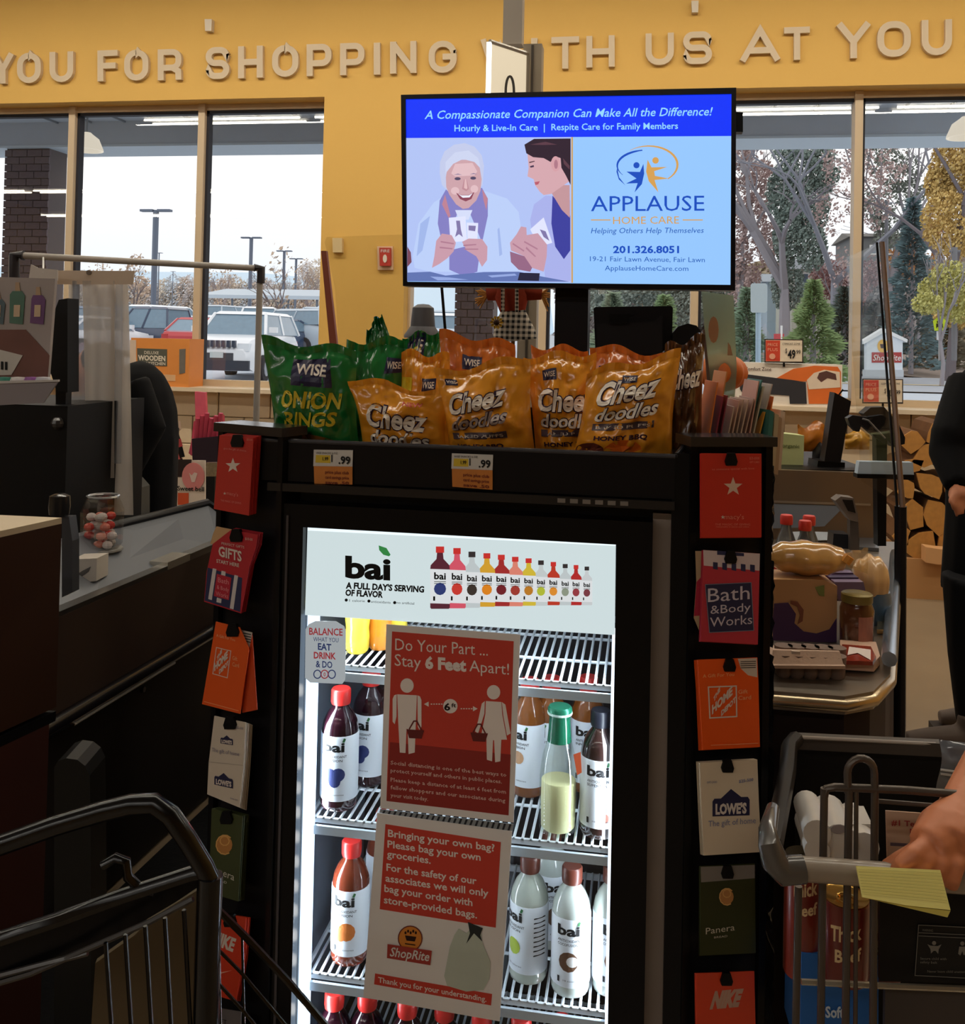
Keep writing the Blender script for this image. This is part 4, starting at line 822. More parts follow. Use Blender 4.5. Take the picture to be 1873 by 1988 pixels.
# ---------------------------------------------------------------- snack bags
def bag(name, lab, c4, Yo, th, m, seed, parts=(), rip=1, seam=None):
    # c4: pixel corners top-left, top-right, bottom-right, bottom-left of the lying-back pillow bag
    pl = Pl((0, YG+Yo, 0)); TL, TR, BR_, BL = [pl.at(*c) for c in c4]
    def base(u, v): return (BL*(1-u)+BR_*u)*(1-v)+(TL*(1-u)+TR*u)*v
    hh = (TL-BL).length
    def surf(u, v, side=-1, off=0):
        p = base(u, v); a = max(0, math.sin(math.pi*u))**.55; vv = min(1, v/.93); b = max(0, math.sin(math.pi*(.12+.88*vv)))**.6 if v < .93 else 0
        d = th*a*b; q = Vector((u*5*rip, v*5, seed*3.7)); nz = noise.noise(q)*.35+noise.noise(q*2.3)*.18+.22*abs(noise.noise(Vector((u*7, v*3, seed))))
        edge = 1-abs(2*u-1)**4; wr = nz*.034*(0.4+b)*edge+(.004*math.sin(u*40+seed)*(v > .86))
        narrow = 1-.06*math.sin(math.pi*min(1, v/.93)); cx = base(.5, v); p = cx+(p-cx)*narrow
        top = .012*math.sin(u*9+seed)*max(0, v-.7)*2
        return p+Vector((0, side*(d+off)+wr, top))
    t = thing(name, lab, 'snack bag', base(.5, 0), 'snack bags in the bin')
    g = G(); g.grid(lambda u, v: surf(u, v), 30, 30); g.grid(lambda u, v: surf(1-u, v, 1), 14, 16)
    for i in range(30):
        pass
    ob('wrapper', g, m, t, smooth=70)
    g = G(); g.grid(lambda u, v: surf(u, .93+.07*v, -1, .0012), 40, 4); ob('seal', g, m, t, smooth=30)
    for pn, kind, col, data in parts:
        g = G()
        if kind == 'text':
            s, u0, v0, u1, v1, h, bold, sh, off = data
            tmap(g, s, lambda a, b: surf(u0+(u1-u0)*a+sh*b*.3, v0+(v1-v0)*a+h*b, -1, off), bold, 3)
        else:
            off, poly = data; us = [p[0] for p in poly]; vs = [p[1] for p in poly]
            if kind == 'rect': g.grid(lambda a, b: surf((poly[0][0]*(1-a)+poly[1][0]*a)*(1-b)+(poly[3][0]*(1-a)+poly[2][0]*a)*b, (poly[0][1]*(1-a)+poly[1][1]*a)*(1-b)+(poly[3][1]*(1-a)+poly[2][1]*a)*b, -1, off), 8, 6)
            else:
                c = (sum(us)/len(us), sum(vs)/len(vs)); n = len(poly)
                vs_ = [surf(c[0], c[1], -1, off)]+[surf(c[0]+(u-c[0])*.5, c[1]+(v-c[1])*.5, -1, off) for u, v in poly]+[surf(u, v, -1, off) for u, v in poly]
                g.add(vs_, [(0, 1+i, 1+(i+1) % n) for i in range(n)]+[(1+i, 1+n+i, 1+n+(i+1) % n, 1+(i+1) % n) for i in range(n)])
        ob(pn, g, col, t)
    return t
def foil(c): return M(c, .24, coat=.7, var=.10, sc_=14)
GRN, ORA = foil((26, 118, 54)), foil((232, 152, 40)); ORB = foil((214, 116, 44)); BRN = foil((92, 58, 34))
NAV, YLW, CRM, PUR = M((34, 30, 70), .4), M((228, 200, 50), .4), M((240, 228, 214), .4), M((52, 26, 52), .4)
def circ_uv(cx, cy, r, ry, n=14): return [(cx+r*math.cos(6.283*i/n), cy+ry*math.sin(6.283*i/n)) for i in range(n)]
def cheez(u0, u1, v, dv=0, k=1.0, low=True, extra=True, soft=CRM):
    P_ = [('lettering_outline', 'text', PUR, ('Cheez', u0, v, u1, v+dv, .22*k, .065, .2, .0025)), ('lettering', 'text', CRM, ('Cheez', u0, v, u1, v+dv, .22*k, .03, .2, .0055))]
    if low: P_ += [('lettering_outline', 'text', PUR, ('doodles', u0+.02, v-.17*k, u1+.03, v-.17*k+dv, .14*k, .06, .15, .0025)), ('lettering', 'text', soft, ('doodles', u0+.02, v-.17*k, u1+.03, v-.17*k+dv, .14*k, .025, .15, .0055))]
    if extra:
        P_ += [('grey_band', 'rect', M((86, 70, 78), .4), (.0012, [(u0+.02, v-.27*k), (u1+.02, v-.27*k), (u1+.02, v-.2*k), (u0+.02, v-.2*k)])), ('band_lettering', 'text', CRM, ('BAKED PUFFS', u0+.06, v-.255*k, u1-.02, v-.255*k, .032*k, .01, 0, .002)),
               ('flavour_lettering', 'text', PUR, ('HONEY BBQ', u0+.06, v-.37*k, u1-.04, v-.37*k, .045*k, .03, 0, .002))]
    return P_
wise = lambda u, v, s: [('brand_patch', 'rect', NAV, (.0012, [(u, v), (u+s, v), (u+s, v+s*.5), (u, v+s*.5)])), ('brand_lettering', 'text', CRM, ('WISE', u+s*.1, v+s*.15, u+s*.9, v+s*.15, s*.24, .02, 0, .0024))]
bag('green_snack_bag', 'green bag of onion rings, leftmost in the bin', [(506, 656), (693, 680), (698, 880), (536, 878)], 0.100, .045, GRN, 1,
    [('brand_patch', 'rect', NAV, (.0012, [(.34, .62), (.78, .62), (.76, .87), (.36, .87)])), ('brand_lettering', 'text', CRM, ('WISE', .4, .735, .73, .72, .10, .025, 0, .0026)),
     ('lettering', 'text', YLW, ('ONION', .17, .42, .86, .43, .15, .03, .12, .002)), ('lettering', 'text', YLW, ('RINGS', .2, .25, .8, .27, .13, .03, .12, .002)),
     ('ring_picture', 'poly', M((170, 110, 50), .4), (.0012, circ_uv(.5, .08, .32, .11))), ('ring_hole', 'poly', GRN, (.0018, circ_uv(.5, .06, .2, .07)))])
bag('green_snack_bag', 'second green bag, behind and right of the onion ring bag', [(672, 665), (792, 655), (790, 880), (660, 880)], .19, .04, GRN, 2, wise(.7, .7, .26))
bag('green_snack_bag', 'green bag with its corner pointing up behind the others', [(712, 640), (742, 606), (800, 780), (700, 800)], .24, .03, foil((22, 98, 48)), 3, [('white_stripe', 'rect', CRM, (.0015, [(.35, .5), (.6, .48), (.5, .72), (.3, .74)]))])
bag('green_snack_bag', 'green and yellow bag top with brand patch, in the middle of the back row', [(782, 652), (856, 642), (850, 850), (775, 850)], .27, .04, GRN, 4,
    [('yellow_panel', 'rect', YLW, (.001, [(.02, .4), (.5, .4), (.55, .93), (.08, .93)]))]+wise(.12, .74, .5))
bag('orange_snack_bag', 'orange bag leaning left, front row, second from the left', [(676, 733), (868, 762), (868, 886), (706, 884)], 0.075, .04, ORA, 5, cheez(.12, .8, .42, -.03, 1.35, True, False)+[('red_print', 'text', M((200, 50, 30), .4), ('NEW', .58, .74, .78, .74, .07, .02, 0, .002))])
bag('orange_snack_bag', 'orange bag behind the leaning one, under the green and yellow bag', [(780, 682), (872, 690), (880, 880), (770, 880)], .18, .045, ORA, 6, [('yellow_stripe', 'rect', YLW, (.001, [(0.05, .45), (.3, .45), (.3, .75), (.05, .75)]))]+wise(.5, .62, .28))
bag('orange_snack_bag', 'orange bag standing highest at the back left of centre', [(852, 643), (1000, 668), (1010, 880), (860, 880)], .24, .045, ORB, 7, wise(.32, .72, .26)+cheez(.1, .75, .48, .03, .8, False, False))
bag('orange_snack_bag', 'orange bag in the front row centre, above the tilted price ticket', [(842, 722), (1030, 690), (1040, 890), (874, 888)], 0.075, .055, ORA, 8, wise(.1, .82, .14)+cheez(.08, .72, .5, .06, 1.0, True, True, M((150, 130, 120), .4)))
bag('orange_snack_bag', 'orange bag at the back between the two bigger front bags', [(1030, 672), (1142, 676), (1150, 860), (1040, 860)], .23, .04, ORB, 9, wise(.3, .66, .26))
bag('orange_snack_bag', 'orange bag right of centre, partly behind the rightmost front bag', [(1016, 690), (1158, 684), (1160, 884), (1040, 884)], 0.130, .05, ORA, 10, wise(.25, .75, .2)+cheez(.12, .98, .46, -.01, .95))
bag('orange_snack_bag', 'orange bag at the back right with a crumpled top', [(1145, 668), (1295, 690), (1300, 860), (1150, 860)], .23, .04, ORB, 11, wise(.1, .7, .2)+wise(.55, .76, .2))
bag('orange_snack_bag', 'rightmost front orange bag with a long highlight down its side', [(1140, 722), (1322, 682), (1304, 894), (1110, 890)], 0.065, .055, ORA, 12,
    wise(.4, .8, .16)+cheez(.12, .78, .6, .03, 1.0)+[('dip_picture', 'poly', M((110, 50, 36), .4), (.0012, circ_uv(.16, .12, .15, .08))), ('snack_picture', 'poly', M((222, 104, 30), .4, var=.2), (.001, circ_uv(.5, .1, .2, .13)))])
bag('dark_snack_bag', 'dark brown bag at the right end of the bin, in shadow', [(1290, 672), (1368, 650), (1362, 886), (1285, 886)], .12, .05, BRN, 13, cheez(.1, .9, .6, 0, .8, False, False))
# ---------------------------------------------------------------- card racks either side of the fridge
lo = Vector((fx(520, 1200), YG-.015, 0)); lpn = Pl(lo, -.36); ro = Vector((fx(1338, 1200), YG-.015, 0)); rpn = Pl(ro, .34)
def rackpanel(pl, poly, lab, side):
    t = thing('card_rack', lab, 'rack', pl.at(sum(p[0] for p in poly)/4, 1500).xy.to_3d())
    xs = [(pl.at(*p)-pl.o).dot(pl.u) for p in poly]; x0, x1 = min(xs), max(xs); zt = pl.at(*poly[0]).z
    def bx(a, b, y0, y1, z0, z1): c = pl.o+pl.u*(a+b)/2-pl.n*(y0+y1)/2; c.z = (z0+z1)/2; return (c, pl.u*(b-a)/2, -pl.n*(y1-y0)/2, Vector((0, 0, (z1-z0)/2)))
    ob('back_panel', G().obox(*bx(x0, x1, .012, .02, .0, zt)), M((22, 20, 22), .4, var=.15), t)
    g = G()
    for a, b in ((x0, x0+.012), (x1-.012, x1)): g.obox(*bx(a, b, 0, .05, .0, zt))
    ob('side_rail', g, BLK, t); ob('top_cap', G().obox(*bx(x0-.004, x1+.004, -.008, .06, zt-.012, zt+.004)), M((40, 38, 40), .2), t)
    ob('deep_side', G().obox(*bx(x1-.003 if side > 0 else x0, x1 if side > 0 else x0+.003, .05, .2, .0, zt-.02)), BLK, t)
    ob('base', G().obox(*bx(x0, x1, -.02, .2, .0, .05)), BLK2, t)
    return t, bx
lrk, lbx = rackpanel(lpn, [(424, 824), (532, 836), (520, 2000), (402, 2000)], 'black card rack wing angled out at the left of the fridge', -1)
rrk, rbx = rackpanel(rpn, [(1342, 852), (1487, 857), (1483, 2000), (1342, 2000)], 'black card rack wing angled out at the right of the fridge', 1)
lrk2 = ob('connecting_panel', G().box(fx(1296), fx(1345), YG-.01, YG+.05, 0, fz(862)), BLK, rrk)
def hook(pl, x, y, t_, w_=12, h=16):
    ob('hook', G().slab(pl, [(x-w_*.6, y-8), (x+w_*.6, y-8), (x+w_, y+h*.5), (x+w_*.8, y+h), (x-w_*.8, y+h), (x-w_, y+h*.5)], .034, .006).tube([pl.at(x, y, .03), pl.at(x, y, -.01)], .003, 6), BLK2, t_)
def card(pl, lab, poly, col, parts=(), grp='gift cards on the racks', off=.03, stack=None, rack=None, hk=None):
    t = thing('gift_card', lab, 'gift card', pl.at(sum(p[0] for p in poly)/len(poly), max(p[1] for p in poly), off), grp)
    ob('card', G().slab(pl, poly, off, .0015), M(col, .4, var=.04, coat=.2), t)
    for i, (pn, kind, c, d) in enumerate(parts):
        g = G(); o_ = off+.0004+i*.00025; cm = c if not isinstance(c, tuple) else M(c, .45)
        if kind == 'text':
            for q in d: g = G(); txt(g, pl, *q[:6], o_, *q[6:]); ob(pn, g, cm, t)
            continue
        elif kind == 'poly':
            for q in d: g = G(); g.slab(pl, q, o_, .0002); ob(pn, g, cm, t)
            continue
        elif kind == 'line':
            for q in d:
                for j, qq in enumerate(ribbon(q[0], q[1], q[2])): g.slab(pl, qq, o_+j*.00001, .0002)
        ob(pn, g, c if not isinstance(c, tuple) else M(c, .45), t)
    if stack:
        dx, dy, n, sc_l = stack
        for k in range(1, n+1):
            q = [(x+dx*k/n+random.uniform(-.8, .8), y+dy*k/n) for x, y in poly]
            single('gift_card', G().slab(pl, q, off-.0035*k, .0015), M(tuple(max(0, int(c*(1-.05*(k % 2)))) for c in col), .45), ['first', 'second', 'third', 'fourth', 'fifth'][k-1]+' of the '+sc_l, 'gift card', grp+', hidden behind the front ones')
    if hk: hook(pl, hk[0], hk[1], rack)
    return t
W1 = (222, 208, 196)
def stars(cx, cy, r): return [star(cx, cy, r)]
RC1 = (190, 44, 34); OC = (236, 92, 28); LC = (214, 200, 182); GC = (62, 70, 36); NC = (214, 62, 34); NV = (34, 34, 70)
card(lpn, 'red gift card with white star, top of the left rack', [(426, 845), (492, 850), (483, 1001), (415, 988)], (196, 46, 38),
     [('star_emblem', 'poly', W1, stars(452, 904, 15)), ('lettering', 'text', (220, 140, 130), [("macy's", 440, 960, 462, 964, 7), ('THE MAGIC OF GIVING', 428, 973, 468, 979, 4), ('give the gift of choice', 434, 872, 478, 877, 4)]), ('small_star', 'poly', W1, stars(436, 958, 3)), ('corner_print', 'text', (220, 140, 130), [('$25-500', 479, 855, 490, 856, 4)])],
     stack=(14, -4, 5, 'red cards stacked behind the top card of the left rack'), rack=lrk, hk=(459, 852))
hd_poly = lambda x0, y0, x1, y1, dy: [(x0, y0), (x1, y0+dy), (x1, y1+dy), (x0, y1)]
PINK = (200, 48, 66)
card(lpn, 'red tag-shaped gift card reading Gifts with blue plaid foot, left rack', [(448, 1029), (500, 1038), (497, 1062), (484, 1100), (468, 1191), (396, 1168), (401, 1110), (413, 1056)], (186, 36, 50),
     [('plaid_foot', 'poly', (44, 50, 88), [[(403, 1102), (470, 1122), (466, 1188), (397, 1166)]]), ('plaid_stripes', 'poly', (214, 206, 204), [[(413, 1103), (420, 1105), (411, 1165), (404, 1163)], [(430, 1108), (438, 1110), (437, 1118), (429, 1116)], [(455, 1116), (462, 1118), (453, 1183), (446, 1181)], [(421, 1160), (430, 1163), (429, 1171), (420, 1169)]]),
      ('red_patch', 'poly', (190, 40, 60), [[(421, 1114), (449, 1122), (444, 1165), (415, 1157)]]), ('gifts_lettering', 'text', W1, [('GIFTS', 424, 1079, 469, 1090, 20, .03), ('START HERE', 420, 1092, 464, 1101, 7, .02), ("PERFECT GIFTS", 430, 1057, 474, 1065, 5)]), ('patch_lettering', 'text', (232, 150, 156), [('Bath', 423, 1130, 444, 1135, 10), ('& Body', 421, 1143, 444, 1149, 8), ('Works', 419, 1156, 443, 1162, 9)]), ('corner_print', 'text', W1, [('$10-50', 476, 1048, 490, 1050, 5)])],
     stack=(9, -4, 4, 'plaid cards stacked behind the Gifts card, left rack'), rack=lrk, hk=(457, 1036))
single('gift_card', G().slab(lpn, [(420, 1022), (450, 1028), (432, 1060), (408, 1056), (414, 1035)], .012, .001), M((206, 168, 120), .5), 'tan corner of a card behind the Gifts card, left rack', 'gift card')
def depot(pl, cs, sq, gx, gy, skew): # square logo with slanted lettering
    (x0, y0), (x1, y1), (x2, y2), (x3, y3) = sq
    fn = lambda u, v: ((x0*(1-u)+x1*u)*(1-v)+(x3*(1-u)+x2*u)*v, (y0*(1-u)+y1*u)*(1-v)+(y3*(1-u)+y2*u)*v)
    W = x1-x0; H = y3-y0; L = []
    for s, u0, v0, u1, v1, h in (('THE', .16, .5, .42, .12, .16), ('HOME', .08, .88, .86, .26, .28), ('DEPOT', .42, .96, .98, .5, .17)):
        a, b = fn(u0, v0), fn(u1, v1); L.append((s, a[0], a[1], b[0], b[1], H*h, .05))
    return [('logo_frame', 'line', W1, [([fn(0, 0), fn(1, 0), fn(1, 1), fn(0, 1)], W*.045, True)]), ('logo_lettering', 'text', W1, L), ('gift_lettering', 'text', (240, 170, 120), [('Gift', gx, gy, gx+W*.34, gy+2*skew, 8, .01), ('Card', gx, gy+12, gx+W*.46, gy+12+3*skew, 8, .01)])]
card(lpn, 'orange gift card with square slanted logo, left rack', [(419, 1207), (465, 1218), (483, 1260), (466, 1386), (392, 1367)], OC,
     depot(lpn, None, [(420, 1257), (448, 1264), (441, 1316), (413, 1308)], 451, 1281, 1)+[('top_lettering', 'text', (246, 190, 140), [('A Gift For You', 420, 1236, 456, 1245, 6)]), ('white_edge', 'line', (244, 160, 110), [([(396, 1362), (463, 1380)], 1.2, False)])], rack=lrk, hk=(450, 1220))
card(lpn, 'second orange card fanned out behind the first, left rack', [(462, 1226), (489, 1230), (499, 1378), (470, 1384)], (206, 74, 30), [('barcode_corner', 'poly', (196, 188, 176), [[(464, 1222), (490, 1228), (484, 1258), (476, 1250)]]), ('barcode', 'poly', (60, 56, 54), [[(472, 1228+i*5), (487, 1231+i*5), (487, 1233+i*5), (472, 1230+i*5)] for i in range(4)])], off=.022)
lw_poly = lambda x, y, s, k: [(x+a*s, y+b*s+a*k*s) for a, b in ((-1, -.3), (-.9, -.45), (-.55, -.45), (0, -.95), (.55, -.5), (.9, -.5), (1, -.35), (1, .5), (-1, .5))]
def lowes(x, y, s, k=0): return [('house_emblem', 'poly', NV, [lw_poly(x, y, s, k)]), ('emblem_lettering', 'text', W1, [("LOWE'S", x-s*.84, y+s*.38-k*s*.8, x+s*.84, y+s*.36+k*s*.8, s*.55, .05)])]
card(lpn, 'cream gift card with two dark house emblems, left rack', [(416, 1390), (477, 1403), (473, 1480), (465, 1568), (402, 1542), (405, 1480)], LC,
     [(a+'', b, c, d) for a, b, c, d in lowes(440, 1439, 12, .15)+lowes(434, 1518, 18, .22)]+[('lettering', 'text', (120, 116, 140), [('The gift of home', 411, 1459, 464, 1468, 8), ('lowes.com', 447, 1551, 461, 1555, 4), ('$25-500', 457, 1414, 472, 1417, 5)]), ('fold_line', 'line', (180, 166, 150), [([(405, 1479), (472, 1486)], 1, False)])],
     stack=(13, 5, 5, 'cream cards stacked behind the house emblem card, left rack'), rack=lrk, hk=(445, 1400))
def swirl(x, y, s): return [('loaf_emblem', 'poly', (190, 130, 70), [circ(x, y, s, s*1.15, 14)]), ('loaf_rim', 'line', (222, 170, 100), [([(x+s*1.1*math.cos(a*.5), y+s*1.25*math.sin(a*.5)) for a in range(2, 12)], s*.16, False), ([(x+s*.6*math.cos(a*.6), y-s*.5+s*.6*math.sin(a*.6)) for a in range(10)], s*.14, True)])]
card(lpn, 'dark green gift card with round bread emblem, left rack', [(411, 1570), (471, 1585), (462, 1750), (405, 1733)], GC,
     swirl(436, 1640, 15)+[('lettering', 'text', (210, 206, 190), [('Panera', 408, 1690, 454, 1710, 14, 0, .15), ('BREAD', 416, 1709, 440, 1716, 5)])], stack=(12, -3, 5, 'green cards stacked behind the bread emblem card, left rack'), rack=lrk, hk=(438, 1584))
card(lpn, 'orange-red gift card with slanted white lettering, low on the left rack', [(415, 1770), (477, 1782), (471, 1860), (457, 1944), (410, 1930)], NC,
     [('lettering', 'text', W1, [('NIKE', 410, 1830, 452, 1847, 24, .05, .3)]), ('swoosh', 'poly', (240, 180, 160), [[(414, 1886), (420, 1893), (450, 1884), (422, 1889)]])], stack=(8, 0, 4, 'orange-red cards behind the lowest lettered card, left rack'), rack=lrk, hk=(445, 1784))
card(lpn, 'grey card at the very bottom of the left rack', [(412, 1955), (468, 1965), (465, 2060), (410, 2050)], (110, 104, 104), [('lettering', 'text', (40, 36, 40), [('GIFT', 416, 1985, 440, 1990, 10)])])
# right rack
card(rpn, 'red gift card with white star, top of the right rack', [(1361, 880), (1478, 881), (1478, 1043), (1361, 1044)], (206, 48, 36),
     [('star_emblem', 'poly', (226, 196, 176), stars(1423, 945, 19)), ('lettering', 'text', (232, 140, 120), [("macy's", 1406, 1008, 1444, 1008, 10), ('THE MAGIC OF GIVING', 1388, 1020, 1456, 1020, 4), ('redeemable in stores and online', 1390, 1024, 1454, 1024, 3), ('to someone special with love', 1382, 913, 1464, 911, 4), ('$25-$500', 1455, 892, 1474, 892, 5), ('GIFT CARD', 1455, 899, 1474, 899, 4)]), ('small_star', 'poly', W1, stars(1403, 1004, 4))],
     stack=(-2, 1, 3, 'red cards stacked behind the top card of the right rack'), rack=rrk, hk=(1420, 888))
card(rpn, 'pink gift card with tilted navy square of thin lettering, right rack', [(1365, 1068), (1475, 1075), (1471, 1251), (1360, 1245)], (192, 50, 68),
     [('plaid_top', 'poly', (214, 196, 196), [[(1365, 1068), (1475, 1075), (1474, 1108), (1366, 1098)]]), ('plaid_checks', 'poly', (40, 44, 84), [[(1366+18*k, 1090+k*1.2), (1375+18*k, 1091+k*1.2), (1375+18*k, 1105+k*1.2), (1366+18*k, 1103+k*1.2)] for k in range(1, 6)]+[[(1392, 1069), (1444, 1074), (1444, 1080), (1392, 1077)]]),
      ('navy_square', 'poly', (34, 36, 72), [[(1369, 1135), (1458, 1131), (1463, 1224), (1377, 1228)]]),
      ('navy_square_lettering', 'text', (206, 196, 206), [('Bath', 1374, 1169, 1455, 1163, 28, 0), ('&Body', 1379, 1192, 1457, 1186, 17, 0), ('Works', 1378, 1217, 1460, 1211, 19, 0)]), ('square_rim', 'line', (120, 130, 150), [([(1369, 1135), (1458, 1131), (1463, 1224), (1377, 1228)], 1.2, True)])],
     stack=(-3, 1, 3, 'pink cards stacked behind the navy square card, right rack'), rack=rrk, hk=(1419, 1078))
card(rpn, 'tan and navy card sticking out left behind the pink card, right rack', [(1350, 1070), (1366, 1070), (1362, 1140), (1362, 1235), (1347, 1200), (1352, 1130)], (200, 170, 130), [('red_edge', 'poly', (190, 50, 70), [[(1352, 1130), (1361, 1120), (1360, 1195), (1347, 1196)]])], off=.012)
card(rpn, 'orange gift card with square slanted logo, right rack', [(1355, 1281), (1470, 1277), (1472, 1320), (1475, 1450), (1364, 1456), (1358, 1340)], (240, 90, 18),
     [('barcode_corner', 'poly', (206, 192, 176), [[(1432, 1279), (1469, 1277.5), (1470, 1315), (1452, 1311), (1438, 1298)]]), ('barcode', 'poly', (70, 60, 56), [[(1437, 1284+k*4), (1467, 1283+k*4), (1467, 1284.5+k*4), (1438, 1285.5+k*4)] for k in range(4)])]+depot(rpn, None, [(1375, 1334), (1429, 1332), (1430, 1391), (1378, 1394)], 1433, 1347, -.6)+[('top_lettering', 'text', (246, 170, 110), [('A Gift For You', 1364, 1316, 1425, 1312, 7, .01)]), ('white_edge', 'line', (246, 150, 100), [([(1380, 1447), (1472, 1443)], 1.5, False)])],
     stack=(-7, 1, 4, 'orange cards stacked behind the square logo card, right rack'), rack=rrk, hk=(1417, 1288))
card(rpn, 'cream gift card with dark house emblem, right rack', [(1358, 1481), (1470, 1475), (1473, 1560), (1478, 1654), (1366, 1661), (1361, 1560)], (222, 204, 176),
     lowes(1419, 1566, 36, -.03)+[('lettering', 'text', (120, 124, 160), [('The gift of home', 1375, 1605, 1467, 1598, 12, 0), ('$25-500', 1434, 1520, 1462, 1516, 6, .02), ('GIFT CARD', 1372, 1521, 1392, 1520, 4)])],
     stack=(-6, -2, 4, 'cream cards stacked behind the house emblem card, right rack'), rack=rrk, hk=(1413, 1484))
card(rpn, 'dark green gift card with bread emblem and grey top strip, right rack', [(1359, 1682), (1465, 1677), (1467, 1850), (1359, 1855)], (48, 52, 22),
     [('grey_strip', 'poly', (128, 120, 112), [[(1360, 1683), (1465, 1679), (1465, 1705), (1361, 1713)]])]+swirl(1411, 1741, 13)+[('lettering', 'text', (200, 190, 170), [('Panera', 1370, 1814, 1426, 1806, 13), ('BREAD', 1386, 1822, 1412, 1819, 4)])],
     stack=(-2, 1, 3, 'green cards stacked behind the grey topped card, right rack'), rack=rrk, hk=(1413, 1690))
card(rpn, 'orange-red gift card with slanted grey lettering, bottom of the right rack', [(1351, 1890), (1464, 1886), (1468, 2060), (1353, 2064)], (216, 62, 28),
     [('lettering', 'text', (190, 150, 130), [('NIKE', 1378, 1957, 1434, 1952, 32, .07, .3)])], stack=(-2, 0, 3, 'orange-red cards behind the bottom card, right rack'), rack=rrk, hk=(1411, 1898))
for k in range(6): # glossy wrapped packs hanging on the rack's outer side
    y0 = 905+k*185; g = G(); P0 = rpn.at(1490, y0, -.07)
    g.grid(lambda u, v: P0+(-rpn.n)*(u*.12)+rpn.u*(.012+.02*math.sin(u*3.1)*math.sin(v*3.1)+.006*noise.noise((u*6, v*9, k)))+Vector((0, 0, -v*.15)), 10, 14)
    single('wrapped_pack', g, M((70, 66, 66), .12, coat=.8, var=.3, sc_=20), 'crinkled shiny pack on the outer side of the right rack, number %s from the top'.replace('number %s', ['first', 'second', 'third', 'fourth', 'fifth', 'sixth'][k]) , 'pack', 'wrapped packs on the right rack', smooth=60)
# greeting cards standing in the holder above the right rack
hp_ = Pl(rpn.o-rpn.n*.09, .34)
CE = [((236, 130, 50), 1374, 742, 1392, 856), ((150, 50, 66), 1386, 770, 1403, 856), ((140, 44, 60), 1396, 768, 1411, 856), ((226, 150, 80), 1388, 722, 1410, 850), ((206, 180, 150), 1410, 790, 1424, 856), ((216, 176, 150), 1418, 778, 1434, 856), ((196, 168, 144), 1426, 776, 1442, 856), ((210, 180, 156), 1434, 776, 1452, 856), ((196, 160, 140), 1442, 774, 1462, 856), ((220, 170, 150), 1452, 740, 1472, 856), ((200, 190, 160), 1460, 750, 1482, 850), ((230, 160, 50), 1470, 800, 1484, 856), ((70, 130, 120), 1462, 738, 1478, 800), ((206, 186, 170), 1474, 746, 1498, 840), ((236, 130, 60), 1486, 770, 1500, 850)]
for i, (c, x0, y0, x1, y1) in enumerate(CE):
    o_ = -i*.004; g = G(); a, b = hp_.at(x0, y1, o_), hp_.at(x1, y0, o_)
    d = (-hp_.n*.10+hp_.u*.02); lean = Vector((b.x-a.x, b.y-a.y, b.z-a.z)); w_ = hp_.u*.0022
    g.add([a, a+w_, a+w_+d, a+d, a+lean, a+lean+w_, a+lean+w_+d, a+lean+d], [(3,2,1,0),(4,5,6,7),(0,1,5,4),(1,2,6,5),(2,3,7,6),(3,0,4,7)])
    single('greeting_card', g, M(c, .5, var=.08, sc_=40), '%s envelope card standing edge-on in the rack top, %s from the left' % (['orange', 'maroon', 'dark red', 'pale orange', 'tan', 'pinkish tan', 'brown-grey', 'cream', 'rosy tan', 'tall pink', 'olive cream', 'yellow', 'teal', 'leaning cream', 'bright orange'][i], ['first', 'second', 'third', 'fourth', 'fifth', 'sixth', 'seventh', 'eighth', 'ninth', 'tenth', 'eleventh', 'twelfth', 'thirteenth', 'fourteenth', 'last'][i]), 'greeting card', 'cards standing in the rack top')
for i, (c, x0, y0) in enumerate((((60, 120, 110), 1492, 800), ((206, 186, 150), 1502, 806), ((190, 160, 130), 1508, 812), ((220, 200, 176), 1514, 800))):
    pl2 = Pl(rpn.o-rpn.n*(.12+.01*i)+rpn.u*0, .34); single('greeting_card', G().slab(pl2, [(x0-6, y0+100+i*4), (x0+2, y0+104+i*3), (x0+10, y0), (x0+2, y0-4)], 0, .06), M(c, .5), '%s card leaning out at the right corner of the rack top' % ['teal', 'cream', 'brown', 'pale'][i], 'greeting card', 'cards standing in the rack top')
# ---------------------------------------------------------------- television on its post
tp = Pz(1105, 370, 2.42); YT = tp.y; tv = Pl((0, YT, 0)); T = thing('television', 'large black-framed advertising screen on a black post above the fridge', 'television', (tv.at(1107, 1200).x, YT+.1, 0))
fo = [(778, 184), (1429, 170), (1427, 564), (782, 555)]; si = [(787, 192), (1420, 182), (1418, 553), (790, 547)]
ob('housing', G().slab(tv, fo, .03, .06), BLK, T)
for i in range(4):
    j = (i+1) % 4; ob('bezel', G().slab(tv, [fo[i], fo[j], si[j], si[i]], .038+i*.0002, .01), M((26, 24, 34), .25), T)
px_, = (T,); a, b = tv.at(1075, 600), tv.at(1140, 600)
ob('post', G().box(a.x, b.x, YT+.03, YT+.13, 0, tv.at(1107, 480).z), M((16, 17, 24), .4), T)
ob('port_box', G().slab(tv, [(1429, 217), (1442, 218), (1442, 256), (1429, 256)], .01, .03), BLK, T)
scr = ob('screen', G().slab(tv, si, .0315, .002), M((150, 200, 255), .3, em=1), T)
E_ = lambda c, k=1: M(c, .4, em=k); kk = [.0330]
def sp_(name, col, polys, em=1):
    kk[0] += .00016
    for p in polys: ob(name, G().slab(tv, p, kk[0], .0001), E_(col, em), scr)
def z_(pts): return [(760+x/2.676, 150+y/2.676) for x, y in pts]
def ze(cx, cy, rx, ry, n=18, a0=0, a1=360): return z_(circ(cx, cy, rx, ry, n, a0, a1))
